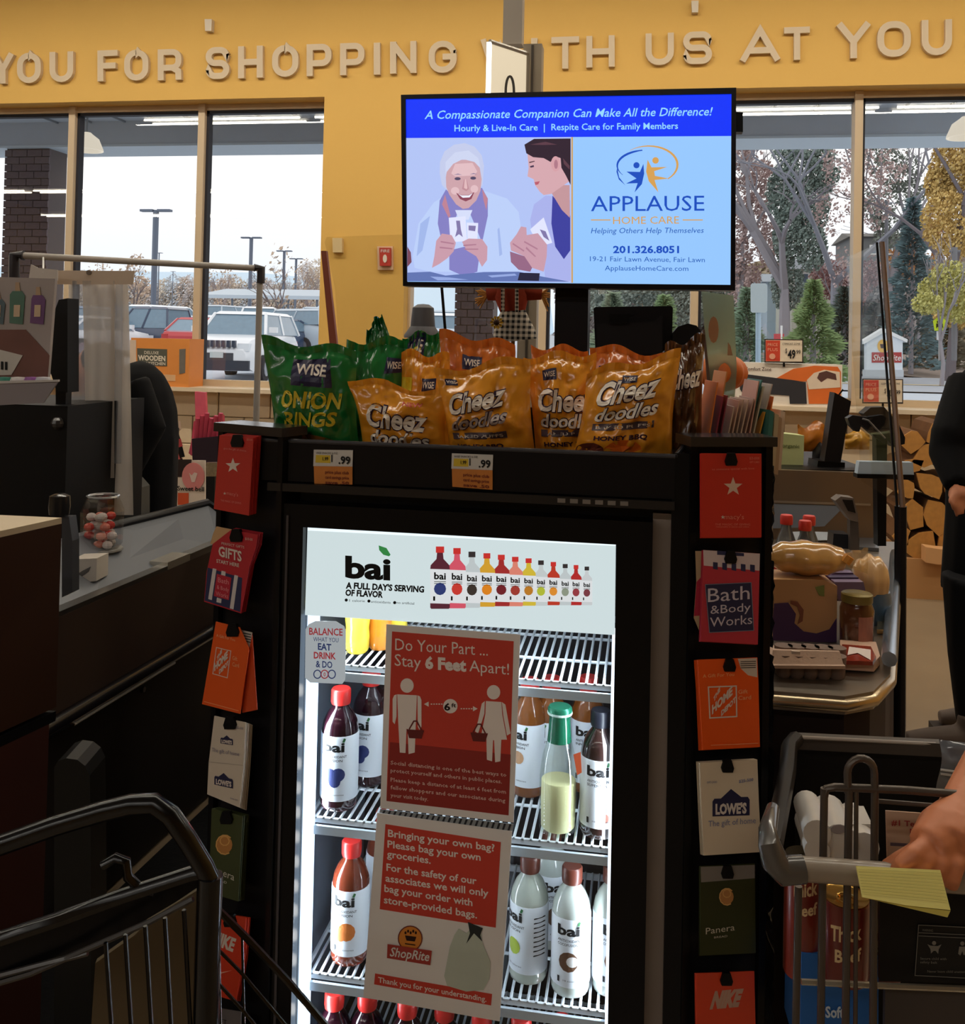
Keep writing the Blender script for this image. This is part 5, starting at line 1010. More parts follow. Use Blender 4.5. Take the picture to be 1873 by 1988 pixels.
sp_('photo_background', (178, 196, 246), [[(788, 268), (1110, 266), (1110, 549), (790, 546)]])
sp_('top_banner', (2, 50, 250), [[(787, 192), (1420, 182), (1420, 264), (788, 268)]])
sp_('dividing_line', (206, 160, 90), [[(1109, 266), (1112, 266), (1112, 549), (1109, 549)]])
# older woman
CARD = (188, 208, 250)
sp_('cardigan', CARD, [z_([(110, 930), (140, 760), (220, 650), (300, 600), (480, 590), (600, 630), (660, 700), (690, 900), (700, 1010), (480, 1010), (200, 1010), (120, 990)])])
sp_('cardigan_shade', (162, 184, 236), [z_([(560, 780), (575, 920), (560, 930), (550, 790)]), z_([(150, 760), (200, 720), (160, 900), (130, 930)])])
sp_('scarf', (132, 128, 196), [z_([(290, 570), (250, 640), (240, 760), (262, 860), (300, 880), (320, 760), (350, 690), (400, 690), (430, 760), (470, 860), (500, 720), (500, 630), (470, 575)]), z_([(300, 900), (420, 870), (460, 900), (445, 1010), (380, 1035), (300, 1000)])])
sp_('scarf_stripe', (190, 130, 150), [z_([(262, 660), (278, 610), (306, 720), (296, 730)]), z_([(470, 580), (500, 630), (492, 690), (478, 640)])])
sp_('shirt', (214, 222, 250), [z_([(330, 690), (420, 690), (400, 740), (350, 740)])])
sp_('hair', (196, 204, 236), [z_([(262, 560), (250, 500), (252, 440), (275, 385), (325, 350), (380, 342), (430, 360), (468, 405), (480, 460), (472, 560), (440, 600), (300, 600)])])
sp_('face', (206, 164, 172), [z_([(282, 520), (292, 460), (340, 430), (420, 428), (458, 470), (468, 530), (462, 590), (440, 640), (400, 680), (370, 684), (335, 660), (300, 610), (284, 570)])])
sp_('face_light', (226, 190, 196), [z_([(310, 500), (330, 450), (420, 445), (445, 490), (430, 510), (330, 515)]), ze(330, 590, 22, 20), ze(430, 580, 20, 20)])
sp_('fringe', (206, 214, 242), [z_([(280, 500), (280, 440), (330, 390), (400, 380), (450, 420), (462, 470), (430, 440), (370, 425), (320, 450)])])
sp_('eye', (80, 70, 100), [ze(343, 527, 16, 8), ze(424, 524, 15, 8)])
sp_('brow', (150, 130, 160), [z_([(322, 508), (345, 500), (366, 508), (345, 506)]), z_([(405, 505), (426, 497), (446, 504), (426, 503)])])
sp_('nose', (190, 140, 150), [z_([(376, 530), (366, 580), (388, 592), (402, 580), (390, 530)])])
sp_('nose_light', (226, 186, 190), [z_([(380, 530), (376, 575), (390, 582), (394, 575), (388, 530)])])
sp_('mouth', (140, 70, 90), [z_([(335, 600), (360, 612), (400, 612), (430, 596), (415, 632), (385, 645), (355, 632)])])
sp_('teeth', (240, 240, 255), [z_([(345, 606), (362, 614), (400, 614), (422, 602), (405, 624), (370, 626)])])
# younger woman
sp_('young_cardigan', (170, 178, 236), [z_([(720, 740), (740, 660), (800, 615), (900, 620), (930, 640), (930, 1060), (800, 1060), (790, 970), (740, 900)])])
sp_('blouse', (58, 62, 158), [z_([(836, 615), (900, 690), (928, 720), (928, 900), (895, 945), (850, 880), (830, 760)])])
sp_('young_neck', (196, 150, 156), [z_([(830, 600), (860, 560), (925, 560), (926, 730), (885, 690)])])
sp_('young_face', (214, 168, 176), [z_([(706, 400), (712, 470), (706, 515), (738, 530), (745, 560), (770, 595), (790, 612), (830, 606), (880, 570), (925, 540), (925, 420), (820, 350), (730, 340)])])
sp_('young_hair', (44, 26, 44), [z_([(690, 350), (740, 320), (930, 318), (930, 560), (905, 510), (882, 470), (878, 420), (850, 410), (826, 440), (790, 420), (735, 415), (700, 395)])])
sp_('young_hair_light', (90, 56, 70), [z_([(720, 350), (800, 335), (860, 350), (790, 352)]), z_([(890, 420), (925, 460), (925, 480), (895, 450)])])
sp_('ear', (214, 160, 168), [ze(852, 450, 24, 40)]); sp_('ear_fold', (176, 120, 136), [ze(854, 452, 10, 24)])
sp_('young_eye', (70, 50, 80), [z_([(718, 462), (738, 456), (740, 466), (722, 470)])]); sp_('young_brow', (80, 50, 66), [z_([(714, 440), (742, 434), (744, 438), (716, 446)])])
sp_('young_mouth', (186, 90, 110), [z_([(742, 545), (770, 540), (762, 556), (748, 560)])])
# hands, playing cards, table
SK, SK2 = (202, 156, 172), (176, 124, 146)
sp_('playing_card', (226, 230, 255), [z_([(297, 730), (384, 722), (392, 850), (306, 858)]), z_([(390, 755), (450, 757), (445, 850), (395, 845)]), z_([(720, 790), (790, 728), (835, 860), (800, 870), (740, 830)])])
sp_('playing_card_print', (130, 120, 170), [z_([(335, 745), (355, 745), (360, 790), (370, 830), (350, 815), (330, 830), (340, 790)]), z_([(400, 770), (438, 772), (434, 800), (400, 795)]), z_([(770, 790), (800, 800), (820, 850), (790, 830)])])
sp_('hand', SK, [z_([(232, 850), (262, 812), (312, 820), (334, 860), (322, 905), (290, 940), (248, 970), (210, 990), (222, 930)]), z_([(366, 855), (400, 838), (470, 840), (498, 880), (496, 950), (470, 985), (440, 930), (390, 900)]),
   z_([(615, 860), (650, 815), (672, 775), (700, 780), (702, 820), (760, 810), (808, 870), (806, 930), (790, 1010), (730, 990), (690, 930), (620, 900)])])
sp_('finger_shade', SK2, [z_([(255, 850), (325, 862), (322, 868), (255, 858)]), z_([(250, 880), (318, 888), (316, 894), (250, 888)]), z_([(372, 870), (440, 866), (440, 872), (374, 878)]), z_([(376, 890), (450, 890), (450, 896), (380, 896)]), z_([(690, 850), (760, 890), (756, 896), (688, 858)]), z_([(700, 880), (750, 930), (745, 934), (697, 890)]), z_([(630, 860), (690, 900), (686, 906), (628, 868)])])
sp_('wrist', (150, 104, 134), [z_([(615, 905), (690, 930), (730, 990), (720, 1010), (660, 1000), (620, 960)])])
sp_('table', (96, 116, 178), [z_([(82, 1015), (200, 1010), (280, 1030), (480, 1012), (660, 1010), (780, 1035), (925, 1062), (82, 1060)])])
sp_('table_reflection', (150, 170, 226), [z_([(200, 1035), (300, 1040), (400, 1052), (240, 1055)]), z_([(500, 1030), (640, 1020), (650, 1030), (520, 1040)])])
sp_('phone', (34, 34, 60), [z_([(665, 1015), (770, 1018), (765, 1058), (655, 1055)])]); sp_('table_edge_hand', (120, 70, 90), [z_([(82, 880), (100, 910), (104, 960), (82, 985)])])
# text side
lt = (150, 208, 255)
def tt(name, col, rows, em=1):
    kk[0] += .00016
    for r_ in rows: g = G(); txt(g, tv, *r_[:6], kk[0], *r_[6:]); ob(name, g, E_(col, em), scr)
tt('banner_lettering', (150, 215, 255), [('A Compassionate Companion Can Make All the Difference!', 824, 231, 1380, 224, 17, .01, .25), ('Hourly & Live-In Care  |  Respite Care for Family Members', 882, 255, 1316, 250, 13, .012)])
BLU, GLD2 = (16, 76, 190), (214, 160, 84)
tt('company_lettering', BLU, [('APPLAUSE', 1147, 410, 1367, 409, 31, .0), ('201.326.8051', 1190, 491, 1318, 491, 14, .03)])
tt('company_gold_lettering', GLD2, [('HOME CARE', 1190, 435, 1318, 434, 15, 0)])
tt('small_lettering', (30, 90, 180), [('Helping Others Help Themselves', 1147, 453, 1365, 452, 11, 0, .2), ('19-21 Fair Lawn Avenue, Fair Lawn', 1145, 507, 1368, 509, 10), ('ApplauseHomeCare.com', 1174, 525, 1336, 526, 10)])
sp_('rule', GLD2, [[(1147, 426), (1185, 426), (1185, 428), (1147, 428)], [(1325, 426), (1364, 426), (1364, 428), (1325, 428)]])
sp_('swoosh_blue', BLU, [z_(arc(1330, 460, 158, 82, 100, 215, 16, 6)), z_([(1172, 470), (1182, 520), (1215, 562), (1180, 530), (1168, 490)])])
sp_('swoosh_gold', GLD2, [z_(arc(1335, 455, 150, 98, -48, 130, 16, 6))])
sp_('figure_blue', BLU, [ze(1272, 457, 16, 16), z_([(1308, 450), (1312, 500), (1300, 555), (1262, 598), (1278, 550), (1218, 552), (1272, 526), (1220, 490), (1290, 492)])])
sp_('figure_gold', GLD2, [ze(1371, 432, 17, 17), z_([(1330, 428), (1350, 468), (1432, 466), (1364, 488), (1368, 512), (1440, 526), (1366, 534), (1386, 598), (1336, 540), (1322, 490)])])
# ---------------------------------------------------------------- lane post with its number light
t = thing('lane_light_post', 'grey metal post with glowing white lane number light behind the screen', 'lane light', PY(1000, 1200, 3.45).xy.to_3d())
p0, p1 = PY(976, 60, 3.45), PY(1013, 60, 3.45); ztp = PY(995, -60, 3.45).z
ob('upper_post', G().box(p0.x, p1.x, 3.45, 3.51, PY(995, 85, 3.45).z, ztp), M((170, 160, 148), .45), t); p2, p3 = PY(1015, 130, 3.45), PY(1051, 130, 3.45)
ob('lower_post', G().box(p2.x, p3.x, 3.45, 3.52, 0, PY(1030, 85, 3.45).z), M((160, 146, 126), .45), t)
ob('post_groove', G().box((p2.x+p3.x)/2-.004, (p2.x+p3.x)/2+.004, 3.445, 3.45, .9, PY(1030, 88, 3.45).z), M((90, 82, 74), .4, .5), t)
a, b = PY(951, 84, 3.2), PY(1024, 108, 3.42); c = PY(951, 330, 3.2); d = Vector((.03, .02, 0)); dd = (b-a)
ob('light_box', G().add([a, a+Vector((dd.x, dd.y, b.z-a.z)), Vector((b.x, b.y, c.z)), Vector((a.x, a.y, c.z)), a+d+Vector((0,.06,0)), b+Vector((0, .06, 0)), Vector((b.x, b.y+.06, c.z)), Vector((a.x, a.y+.06, c.z))], [(0,3,2,1),(4,5,6,7),(0,1,5,4),(2,3,7,6),(1,2,6,5),(0,4,7,3)]), M((226, 208, 176), .4, em=.95), t)
ob('lit_edge', G().obox((a+c)/2+Vector((-.006, -.006, 0)), (.007, 0, 0), (0, .01, 0), (0, 0, (a.z-c.z)/2)), M((255, 255, 248), .4, em=3), t)
ob('top_frame', G().tube([a+Vector((0, 0, .006)), b+Vector((0, 0, .006))], .008, 6).tube([b, (b.x, b.y, c.z)], .008, 6), M((150, 140, 126), .4, .4), t)
sl_ = Pl((a.x, a.y, 0), math.atan2(dd.y, dd.x)); g = G()
for j, q in enumerate(ribbon(circ(990, 178, 8, 30, 24), 4, True)): g.slab(sl_, q, .006+j*.0001, .002)
ob('lane_number', g, M((40, 34, 28), .5), t)
# ---------------------------------------------------------------- till station behind the fridge: display, doll, clear sheets
def mz(z0, col, rough=.5, **k): return M(col, rough, **k)
st = thing('till_counter', 'dark till counter hidden behind the fridge, carrying the till display', 'counter', PY(1100, 1300, 3.3).xy.to_3d())
a, b = PY(610, 900, 3.0), PY(1345, 900, 3.0)
ob('body', G().box(a.x, b.x, 3.0, 3.7, 0, 1.08), M((52, 40, 34), .6), st); ob('worktop', G().box(a.x-.02, b.x+.02, 2.98, 3.72, 1.08, 1.11), STEEL, st)
t = thing('till_display', 'black till screen seen from behind under the advertising screen', 'monitor', PY(1228, 690, 3.2)); pl = Pl((0, 3.2, 0))
ob('casing', G().slab(pl, [(1152, 599), (1156, 596), (1303, 594), (1306, 598), (1304, 668), (1276, 692), (1156, 692)], 0, .04), M((26, 25, 28), .4), t)
ob('rear_box', G().slab(pl, [(1158, 629), (1270, 624), (1282, 612), (1286, 614), (1286, 688), (1158, 690)], .05, .05), M((34, 33, 37), .45), t)
ob('cable_recess', G().slab(pl, [(1182, 610), (1222, 610), (1235, 612), (1222, 617), (1222, 626), (1182, 626)], .053, .004), BLK2, t)
ob('stand', G().box(pl.at(1200, 690).x, pl.at(1240, 690).x, 3.2, 3.26, 1.11, pl.at(1220, 688).z), BLK, t)
t = thing('receipt_printer', 'rounded black receipt printer right of the till screen', 'printer', PY(1333, 700, 3.15)); pl = Pl((0, 3.15, 0))
ob('casing', G().slab(pl, [(1306, 646), (1316, 634), (1335, 628), (1352, 632), (1361, 644), (1362, 730), (1304, 730)], 0, .16), M((22, 21, 24), .5), t)
ob('label', G().slab(pl, [(1341, 655), (1360, 656), (1360, 663), (1341, 661)], .002, .002), M((150, 144, 146), .5), t)
ob('stand', G().box(pl.at(1320, 720).x, pl.at(1350, 720).x, 3.2, 3.3, 1.11, pl.at(1330, 728).z), BLK, t)
# scarecrow doll
YD = 2.75; pd = Pl((0, YD, 0)); c = pd.at(1003, 640); K = 2.65/1876
t = thing('scarecrow_doll', 'small scarecrow doll in black and white checked overalls, hanging below the screen', 'doll', pd.at(1000, 664))
def pz(x, y, o=0): return pd.at(x, y, o)
g = G(); g.tube([pz(1000, 662), pz(998, 645), pz(996, 620), pz(996, 600)], [44*K, 44*K, 33*K, 24*K], 18); g.v = [Vector((v.x, YD+(v.y-YD)*.5, v.z)) for v in g.v]
def check_mat(a, b, s):
    m = bpy.data.materials.new('checked_cloth'); m.use_nodes = True; n = m.node_tree.nodes; l = m.node_tree.links; p = n['Principled BSDF']; p.inputs['Roughness'].default_value = .85
    tc_ = n.new('ShaderNodeTexCoord'); sp_1 = n.new('ShaderNodeSeparateXYZ'); l.new(tc_.outputs['Object'], sp_1.inputs[0]); out = []
    for ax in 'XZ':
        w_ = n.new('ShaderNodeMath'); w_.operation = 'MULTIPLY'; w_.inputs[1].default_value = s; l.new(sp_1.outputs[ax], w_.inputs[0])
        f = n.new('ShaderNodeMath'); f.operation = 'FRACT'; l.new(w_.outputs[0], f.inputs[0]); q = n.new('ShaderNodeMath'); q.operation = 'GREATER_THAN'; q.inputs[1].default_value = .5; l.new(f.outputs[0], q.inputs[0]); out.append(q)
    ad = n.new('ShaderNodeMath'); ad.operation = 'ADD'; l.new(out[0].outputs[0], ad.inputs[0]); l.new(out[1].outputs[0], ad.inputs[1]); dv = n.new('ShaderNodeMath'); dv.operation = 'MULTIPLY'; dv.inputs[1].default_value = .5; l.new(ad.outputs[0], dv.inputs[0])
    mx = n.new('ShaderNodeMix'); mx.data_type = 'RGBA'; mx.inputs['A'].default_value = L3(a); mx.inputs['B'].default_value = L3(b); l.new(dv.outputs[0], mx.inputs['Factor']); l.new(mx.outputs['Result'], p.inputs['Base Color']); return m
ob('overalls', g, check_mat((228, 218, 204), (22, 20, 22), 1/(11*K)), t, smooth=True)
g = G(); g.tube([pz(995, 604), pz(993, 575), pz(992, 540)], [26*K, 36*K, 30*K], 16).tube([pz(975, 566), pz(945, 572)], [20*K, 13*K], 10).tube([pz(1015, 566), pz(1052, 570)], [20*K, 13*K], 10); g.v = [Vector((v.x, YD+(v.y-YD)*.5, v.z)) for v in g.v]
ob('shirt', g, M((176, 62, 34), .85, var=.3, sc_=60), t, smooth=True)
g = G()
for x in (976, 1003): g.tube([pz(x, 606, 26*K), pz(x, 560, 26*K)], 4*K, 6)
ob('strap', g, check_mat((228, 218, 204), (22, 20, 22), 1/(8*K)), t)
for sx, x0 in ((-1, 944), (1, 1052)):
    g = G()
    for k in range(16): a_ = random.uniform(-.7, .9); g.tube([pz(x0, 572+random.uniform(-5, 5)), pz(x0+sx*(14+random.uniform(0, 10))*math.cos(a_)*(1 if sx < 0 else .7), 572+(30*a_+6))], [2.6*K, 1.2*K], 4)
    o = ob('straw_hand', g, M((224, 160, 80), .8, var=.2), t); o['kind'] = 'stuff'
ob('head', G().ell(pz(992, 520), 24*K, 20*K, 28*K, 16, 12), M((216, 180, 130), .8), t, smooth=True)
ob('hat', G().lathe([(46*K, 0), (44*K, 3*K), (24*K, 6*K), (18*K, 30*K), (2*K, 44*K)], pz(992, 500), 18), M((196, 150, 80), .8, var=.2), t, smooth=True)
g = G(); cc = pd.at(964, 626, 30*K)
for k in range(10): a_ = k*.628; g.add([cc+Vector((math.cos(a_)*3*K, 0, math.sin(a_)*3*K)), cc+Vector((math.cos(a_+.3)*11*K, -.002, math.sin(a_+.3)*11*K)), cc+Vector((math.cos(a_)*14*K, 0, math.sin(a_)*14*K)), cc+Vector((math.cos(a_-.3)*11*K, -.002, math.sin(a_-.3)*11*K))], [(0, 1, 2, 3)])
f_ = ob('sunflower', g, M((226, 176, 40), .7), t); ob('flower_centre', G().ell(cc-Vector((0, .003, 0)), 6*K, 3*K, 6*K, 10, 6), M((70, 44, 30), .8), f_)
ob('stake', G().tube([pz(996, 650), (pz(996, 650).x, YD, .9), (pz(996, 650).x, YD+.3, .9)], .006, 6), M((150, 110, 70), .7), t)
# hat-shaped dark shape, thin rods, clear sheet and brown edge
t = thing('dark_canister', 'dark grey round canister with a flared brim, left under the screen', 'canister', PY(824, 664, 3.3)); b = PY(820, 664, 3.3); k = 3.2/1876
ob('body', G().lathe([(24*k, 0), (26*k, 26*k), (22*k, 70*k), (12*k, 77*k), (1*k, 78*k)], b, 20), M((84, 82, 86), .6, var=.1), t, smooth=True)
ob('brim', G().lathe([(38*k, 8*k), (38*k, 14*k), (24*k, 34*k), (23*k, 14*k)], b, 20), M((92, 90, 94), .6), t, smooth=True)
ob('stand', G().tube([b, (b.x, b.y, 1.11)], .02, 8), BLK, t)
single('thin_black_rod', G().tube([PY(856, 540, 3.1), PY(869, 700, 3.1), PY(877, 905, 3.1)], .005, 6), BLK, 'thin black rod under the left part of the screen', 'rod')
SHT = clear('clear_plastic', .07, (.97, .97, .95), .02)
t = thing('clear_shield', 'clear plastic sheet with a brown edging strip, left of the screen', 'shield', PY(640, 800, 3.6)); pl = Pl((0, 3.6, 0))
ob('sheet', G().slab(pl, [(630, 470), (634, 460), (790, 455), (800, 880), (678, 874), (664, 760), (650, 560)], 0, .003), SHT, t)
ob('edge_strip', G().slab(pl, [(623, 487), (633, 487), (664, 760), (677, 874), (662, 874), (648, 760)], .012, .02), M((140, 66, 40), .5), t)
# ---------------------------------------------------------------- things on the window sill
ps = Pl((0, W_-.13, 0)); ps_f = lambda o: Pl((0, W_-o, 0))
t = thing('toy_box', 'orange carton of a wooden play kitchen on the left window sill', 'box', ps.at(310, 742))
a, b = ps.at(252, 742), ps.at(366, 742); zt = ps.at(310, 657).z
ob('carton', G().box(a.x, b.x, W_-.13, W_+.12, ws, zt), M((226, 142, 66), .6, var=.06), t)
g = G().slab(ps, [(252, 660), (264, 660), (264, 738), (252, 738)], .003, .003); ob('white_panel', g, M((214, 190, 170), .6), t)
lb = ob('dark_label', G().slab(ps, [(266, 676), (324, 678), (324, 711), (267, 709)], .003, .003), M((84, 84, 72), .6), t)
g = G(); txt(g, ps, 'DELUXE', 280, 687, 308, 688, 6, .005, .01); txt(g, ps, 'WOODEN', 268, 699, 321, 701, 10, .005, .04); txt(g, ps, 'PLAY KITCHEN', 268, 708, 321, 709, 6, .005, .02); ob('lettering', g, M((226, 214, 196), .5), lb)
ob('side_print', G().slab(ps, [(348, 678), (360, 677), (359, 724), (348, 726)], .003, .003), M((110, 104, 96), .6, var=.2, sc_=30), t)
ob('price_sticker', G().slab(ps, [(316, 727), (340, 728), (340, 740), (316, 739)], .003, .003), M((222, 176, 130), .6), t)
t = thing('heater_box', 'white and orange heater carton on the right window sill', 'box', ps.at(1530, 782))
a, b = ps.at(1430, 782), ps.at(1634, 782); zt = ps.at(1530, 706).z
ob('carton', G().box(a.x, b.x, W_-.13, W_+.12, ws, zt), M((236, 224, 210), .6), t)
ob('orange_swoosh', G().slab(ps, [(1500, 738), (1540, 716), (1580, 710), (1626, 712), (1632, 722), (1632, 784), (1570, 784), (1566, 740), (1520, 745)], .003, .003), M((228, 112, 40), .6, var=.1), t)
ob('white_picture', G().slab(ps, [(1566, 738), (1580, 724), (1600, 718), (1630, 722), (1631, 752), (1570, 756)], .005, .002), M((236, 214, 190), .6, var=.1), t)
ob('person_picture', G().slab(ps, [(1590, 724), (1604, 720), (1622, 726), (1624, 738), (1606, 734), (1594, 742), (1586, 734)], .0065, .002), M((92, 56, 50), .6), t)
ob('heater_picture', G().slab(ps, [(1437, 729), (1445, 726), (1540, 738), (1564, 742), (1566, 784), (1533, 784), (1532, 768), (1440, 762), (1436, 755)], .005, .003), M((58, 56, 60), .5), t)
g = G(); txt(g, ps, 'Comfort Zone', 1446, 719, 1497, 720, 7, .005, .01); [g.slab(ps, q, .005, .001) for q in ribbon(circ(1438, 714, 4, 4, 12), 1.5, True)]; ob('lettering', g, M((90, 60, 50), .5), t)
def sillsign(lab, x0, y0, x1, y1, num, cents, stick):
    t = thing('price_sign', lab, 'price sign', ps.at((x0+x1)/2, 782)); pl = ps_f(.15)
    ob('frame', G().slab(pl, [(x0, y0), (x1, y0+1), (x1, y1), (x0, y1-1)], 0, .01), M((60, 50, 48), .5), t); w_ = x1-x0; h = y1-y0
    ob('card', G().slab(pl, [(x0+2, y0+2), (x1-2, y0+3), (x1-2, y1-3), (x0+2, y1-3)], .002, .004), M((232, 214, 190), .5), t)
    ob('red_panel', G().slab(pl, [(x0+2.5, y0+3), (x0+w_*.4, y0+3), (x0+w_*.4, y1-4), (x0+2.5, y1-4)], .005, .003), M((212, 70, 44), .5), t)
    g = G(); txt(g, pl, '$', x0+w_*.54, y0+h*.58, x0+w_*.58, y0+h*.58, h*.2, .007, .01); txt(g, pl, num, x0+w_*.6, y0+h*.8, x0+w_*.8, y0+h*.8, h*.36, .007, .03); txt(g, pl, cents, x0+w_*.82, y0+h*.62, x0+w_*.93, y0+h*.62, h*.17, .007, .01); txt(g, pl, 'COMFORT ZONE', x0+w_*.46, y0+h*.24, x0+w_*.92, y0+h*.24, h*.08, .007)
    ob('price_lettering', g, DK, t)
    g = G(); txt(g, pl, 'PRICE', x0+w_*.08, y0+h*.3, x0+w_*.34, y0+h*.3, h*.13, .009); txt(g, pl, 'PLUS', x0+w_*.08, y0+h*.5, x0+w_*.34, y0+h*.5, h*.13, .009); g.slab(pl, circ(x0+w_*.2, y0+h*.72, w_*.08, h*.12), .009, .001); ob('panel_lettering', g, M((240, 170, 140), .5), t)
    ob('stem', G().tube([pl.at((x0+x1)/2, y1-3, -.008), pl.at((x0+x1)/2, stick, -.008)], .008, 6), BLK, t)
sillsign('price sign reading 49 standing on top of the heater carton', 1484, 658, 1559, 705, '49', '99', 712)
sillsign('price sign half covered by the thin shield edge, on the right sill', 1674, 735, 1753, 784, '49', '99', 790)
t = thing('green_gift_bag', 'pale green upright sheet with orange marks beside the screen corner, above the rack', 'sheet', PY(1395, 850, 2.3)); pl = Pl((0, 2.3, 0))
ob('sheet', G().slab(pl, [(1362, 566), (1424, 574), (1430, 720), (1420, 850), (1384, 860)], 0, .004), clear('green_plastic', .05, (.75, .8, .7), .3, .6, (196, 206, 180)), t)
ob('orange_mark', G().slab(pl, [(1413, 664), (1418, 672), (1422, 690), (1412, 690)], .004, .002).slab(pl, circ(1385, 640, 10, 26, 12), .004, .002), M((206, 124, 66), .6, alpha=.5), t)
ob('edge', G().slab(pl, [(1364, 640), (1368, 640), (1390, 850), (1382, 852)], .006, .006), M((110, 84, 66), .5), t)
b = PY(1402, 760, 2.35); t = thing('orange_pumpkin', 'round orange pumpkin shape behind the envelope cards', 'pumpkin', b)
ob('flesh', G().grid(lambda u, v: (lambda a_, e: b+Vector((math.cos(a_)*math.sin(e)*.055*(1+.07*math.cos(8*a_)), math.sin(a_)*math.sin(e)*.055*(1+.07*math.cos(8*a_)), .045-.045*math.cos(e))))(u*6.2832, v*math.pi), 40, 12), M((230, 118, 46), .5), t, smooth=True)
ob('stalk', G().tube([b+Vector((0, 0, .085)), b+Vector((.005, 0, .105))], [.008, .005], 6), M((60, 66, 36), .7), t); ob('stand', G().tube([b, (b.x, b.y, 0)], .006, 6), BLK, t)
# ---------------------------------------------------------------- left side: pipe frame, strips, display, cashier
PIPE = M((176, 168, 160), .4)
t = thing('pipe_frame', 'grey plastic pipe frame with black elbows over the left checkout', 'frame', Pz(497, 820, 3.6))
L_ = [Pz(40, 496, 3.2), Pz(505, 521, 3.6)]
ob('top_pipe', G().tube(L_, .0115, 10), PIPE, t, smooth=True); dn = L_[1].copy(); dn.z = .5; ob('upright_pipe', G().tube([L_[1], dn], .0115, 10), PIPE, t, smooth=True); dn = L_[0].copy(); dn.z = .5
ob('upright_pipe', G().tube([L_[0]-Vector((.03, 0, 0)), dn-Vector((.03, 0, 0))], .0115, 10), PIPE, t, smooth=True)
ob('elbow', G().tube([Pz(493, 520, 3.59), Pz(507, 521, 3.6), Pz(506, 550, 3.6)], .0155, 10), M((58, 54, 56), .4), t, smooth=True); ob('elbow', G().tube([Pz(46, 496, 3.2), Pz(28, 495, 3.2), Pz(28, 540, 3.2)], .017, 10), M((50, 46, 50), .4), t, smooth=True)
STR = clear('milky_plastic', .05, (.9, .88, .85), .25, .84, (206, 196, 186)); STR2 = clear('clear_strip', .05, (.9, .92, .96), .2, .4, (186, 190, 200))
t = thing('plastic_strip_curtain', 'milky hanging plastic strips on the pipe frame at the left', 'curtain', Pz(200, 1000, 3.15)); pl = Pl(Pz(200, 700, 3.15), .05)
ob('header_strip', G().slab(pl, [(100, 525), (260, 526), (258, 552), (110, 552)], .01, .004), M((206, 184, 162), .6), t)
for e in ((94, 528), (172, 529)): ob('grommet', G().slab(pl, circ(e[0], e[1], 5, 5, 12), .013, .003), M((110, 96, 84), .4, .5), t)
def strip(x0, x1, y0, y1, xb0_, xb1_, m, o, ph):
    g = G(); g.grid(lambda u, v: pl.at((x0+(x1-x0)*u)*(1-v)+(xb0_+(xb1_-xb0_)*u)*v, y0+(y1-y0)*v, o+.012*math.sin(u*6+ph+v)), 12, 14); ob('strip', g, m, t, smooth=80)
strip(133, 178, 545, 845, 132, 172, STR2, 0, 0); strip(160, 222, 545, 928, 169, 222, STR, .004, 1); strip(216, 249, 548, 1000, 214, 259, STR, -.006, 2); strip(178, 248, 545, 900, 176, 250, STR2, -.02, 3)
t = thing('white_card_sheet', 'white torn card hanging left of the plastic strips', 'card', Pz(80, 536, 3.1)); ob('tie', G().tube([Pz(84, 530, 3.1), Pz(84, 499, 3.23)], .003, 5), WHT, t); pl = Pl(Pz(80, 536, 3.1), .05)
ob('sheet', G().slab(pl, [(60, 513), (74, 520), (112, 524), (112, 545), (56, 540)], 0, .003), M((206, 196, 188), .6), t)
t = thing('product_display', 'grey cardboard display with green and purple bottle pictures at the left edge', 'display', Pz(50, 782, 2.7)); pl = Pl(Pz(50, 640, 2.7), -.1)
ob('backboard', G().slab(pl, [(-60, 536), (107, 541), (92, 740), (-60, 735)], 0, .01), M((176, 166, 164), .6, var=.12, sc_=6), t)
g = G().slab(pl, [(-60, 640), (50, 640), (96, 690), (92, 740), (-60, 735)], .002, .001); ob('brown_area', g, M((120, 78, 70), .6, var=.3, sc_=8), t)
for x, c_, n in ((32, (84, 124, 108), 0), (72, (116, 74, 128), 1), (-6, (90, 110, 120), 2)):
    bq = ob('bottle_picture', G().slab(pl, [(x-13+n*2, 572+n*8), (x-8, 565+n*8), (x+10, 565+n*8), (x+16, 574+n*8), (x+12, 630), (x-14, 627)], .003, .001), M(c_, .5, var=.15, sc_=30), t)
    ob('cap_picture', G().slab(pl, [(x-2, 548+n*9), (x+5, 548+n*9), (x+7, 565+n*8), (x-3, 565+n*8)], .003, .001), M((190, 160, 130), .5), t)
    ob('label_picture', G().slab(pl, [(x-5, 592), (x+7, 592), (x+6, 615), (x-6, 615)], .0045, .001), M((216, 190, 160), .5), bq)
ob('white_label', G().slab(pl, [(-60, 664), (44, 690), (22, 728), (-60, 730)], .004, .001), M((210, 204, 198), .5), t)
g = G(); txt(g, pl, 'rill', -20, 715, 14, 718, 16, .006, .02); ob('label_lettering', g, DK, t)
g = G(); g.slab(pl, [(-60, 745), (113, 740), (84, 782), (-60, 790)], .10, .004); ob('tray_front', g, M((150, 142, 146), .6), t); ob('tray_rim', G().slab(pl, [(-60, 741), (113, 737), (113, 741), (-60, 747)], .104, .006), M((206, 200, 196), .5), t)
for k, (x, c_) in enumerate(((8, (60, 140, 120)), (35, (220, 216, 214)), (62, (150, 90, 160)), (84, (200, 200, 210)))):
    o = Vector(pl.at(x, 738, .05)); single('small_pot', G().lathe([(.018, -.03), (.02, 0), (.017, .008), (.002, .009)], o, 12), M(c_, .4), '%s small round pot in the tray of the left display' % ['teal', 'white', 'purple', 'pale'][k], 'pot', 'pots in the display tray', smooth=True)
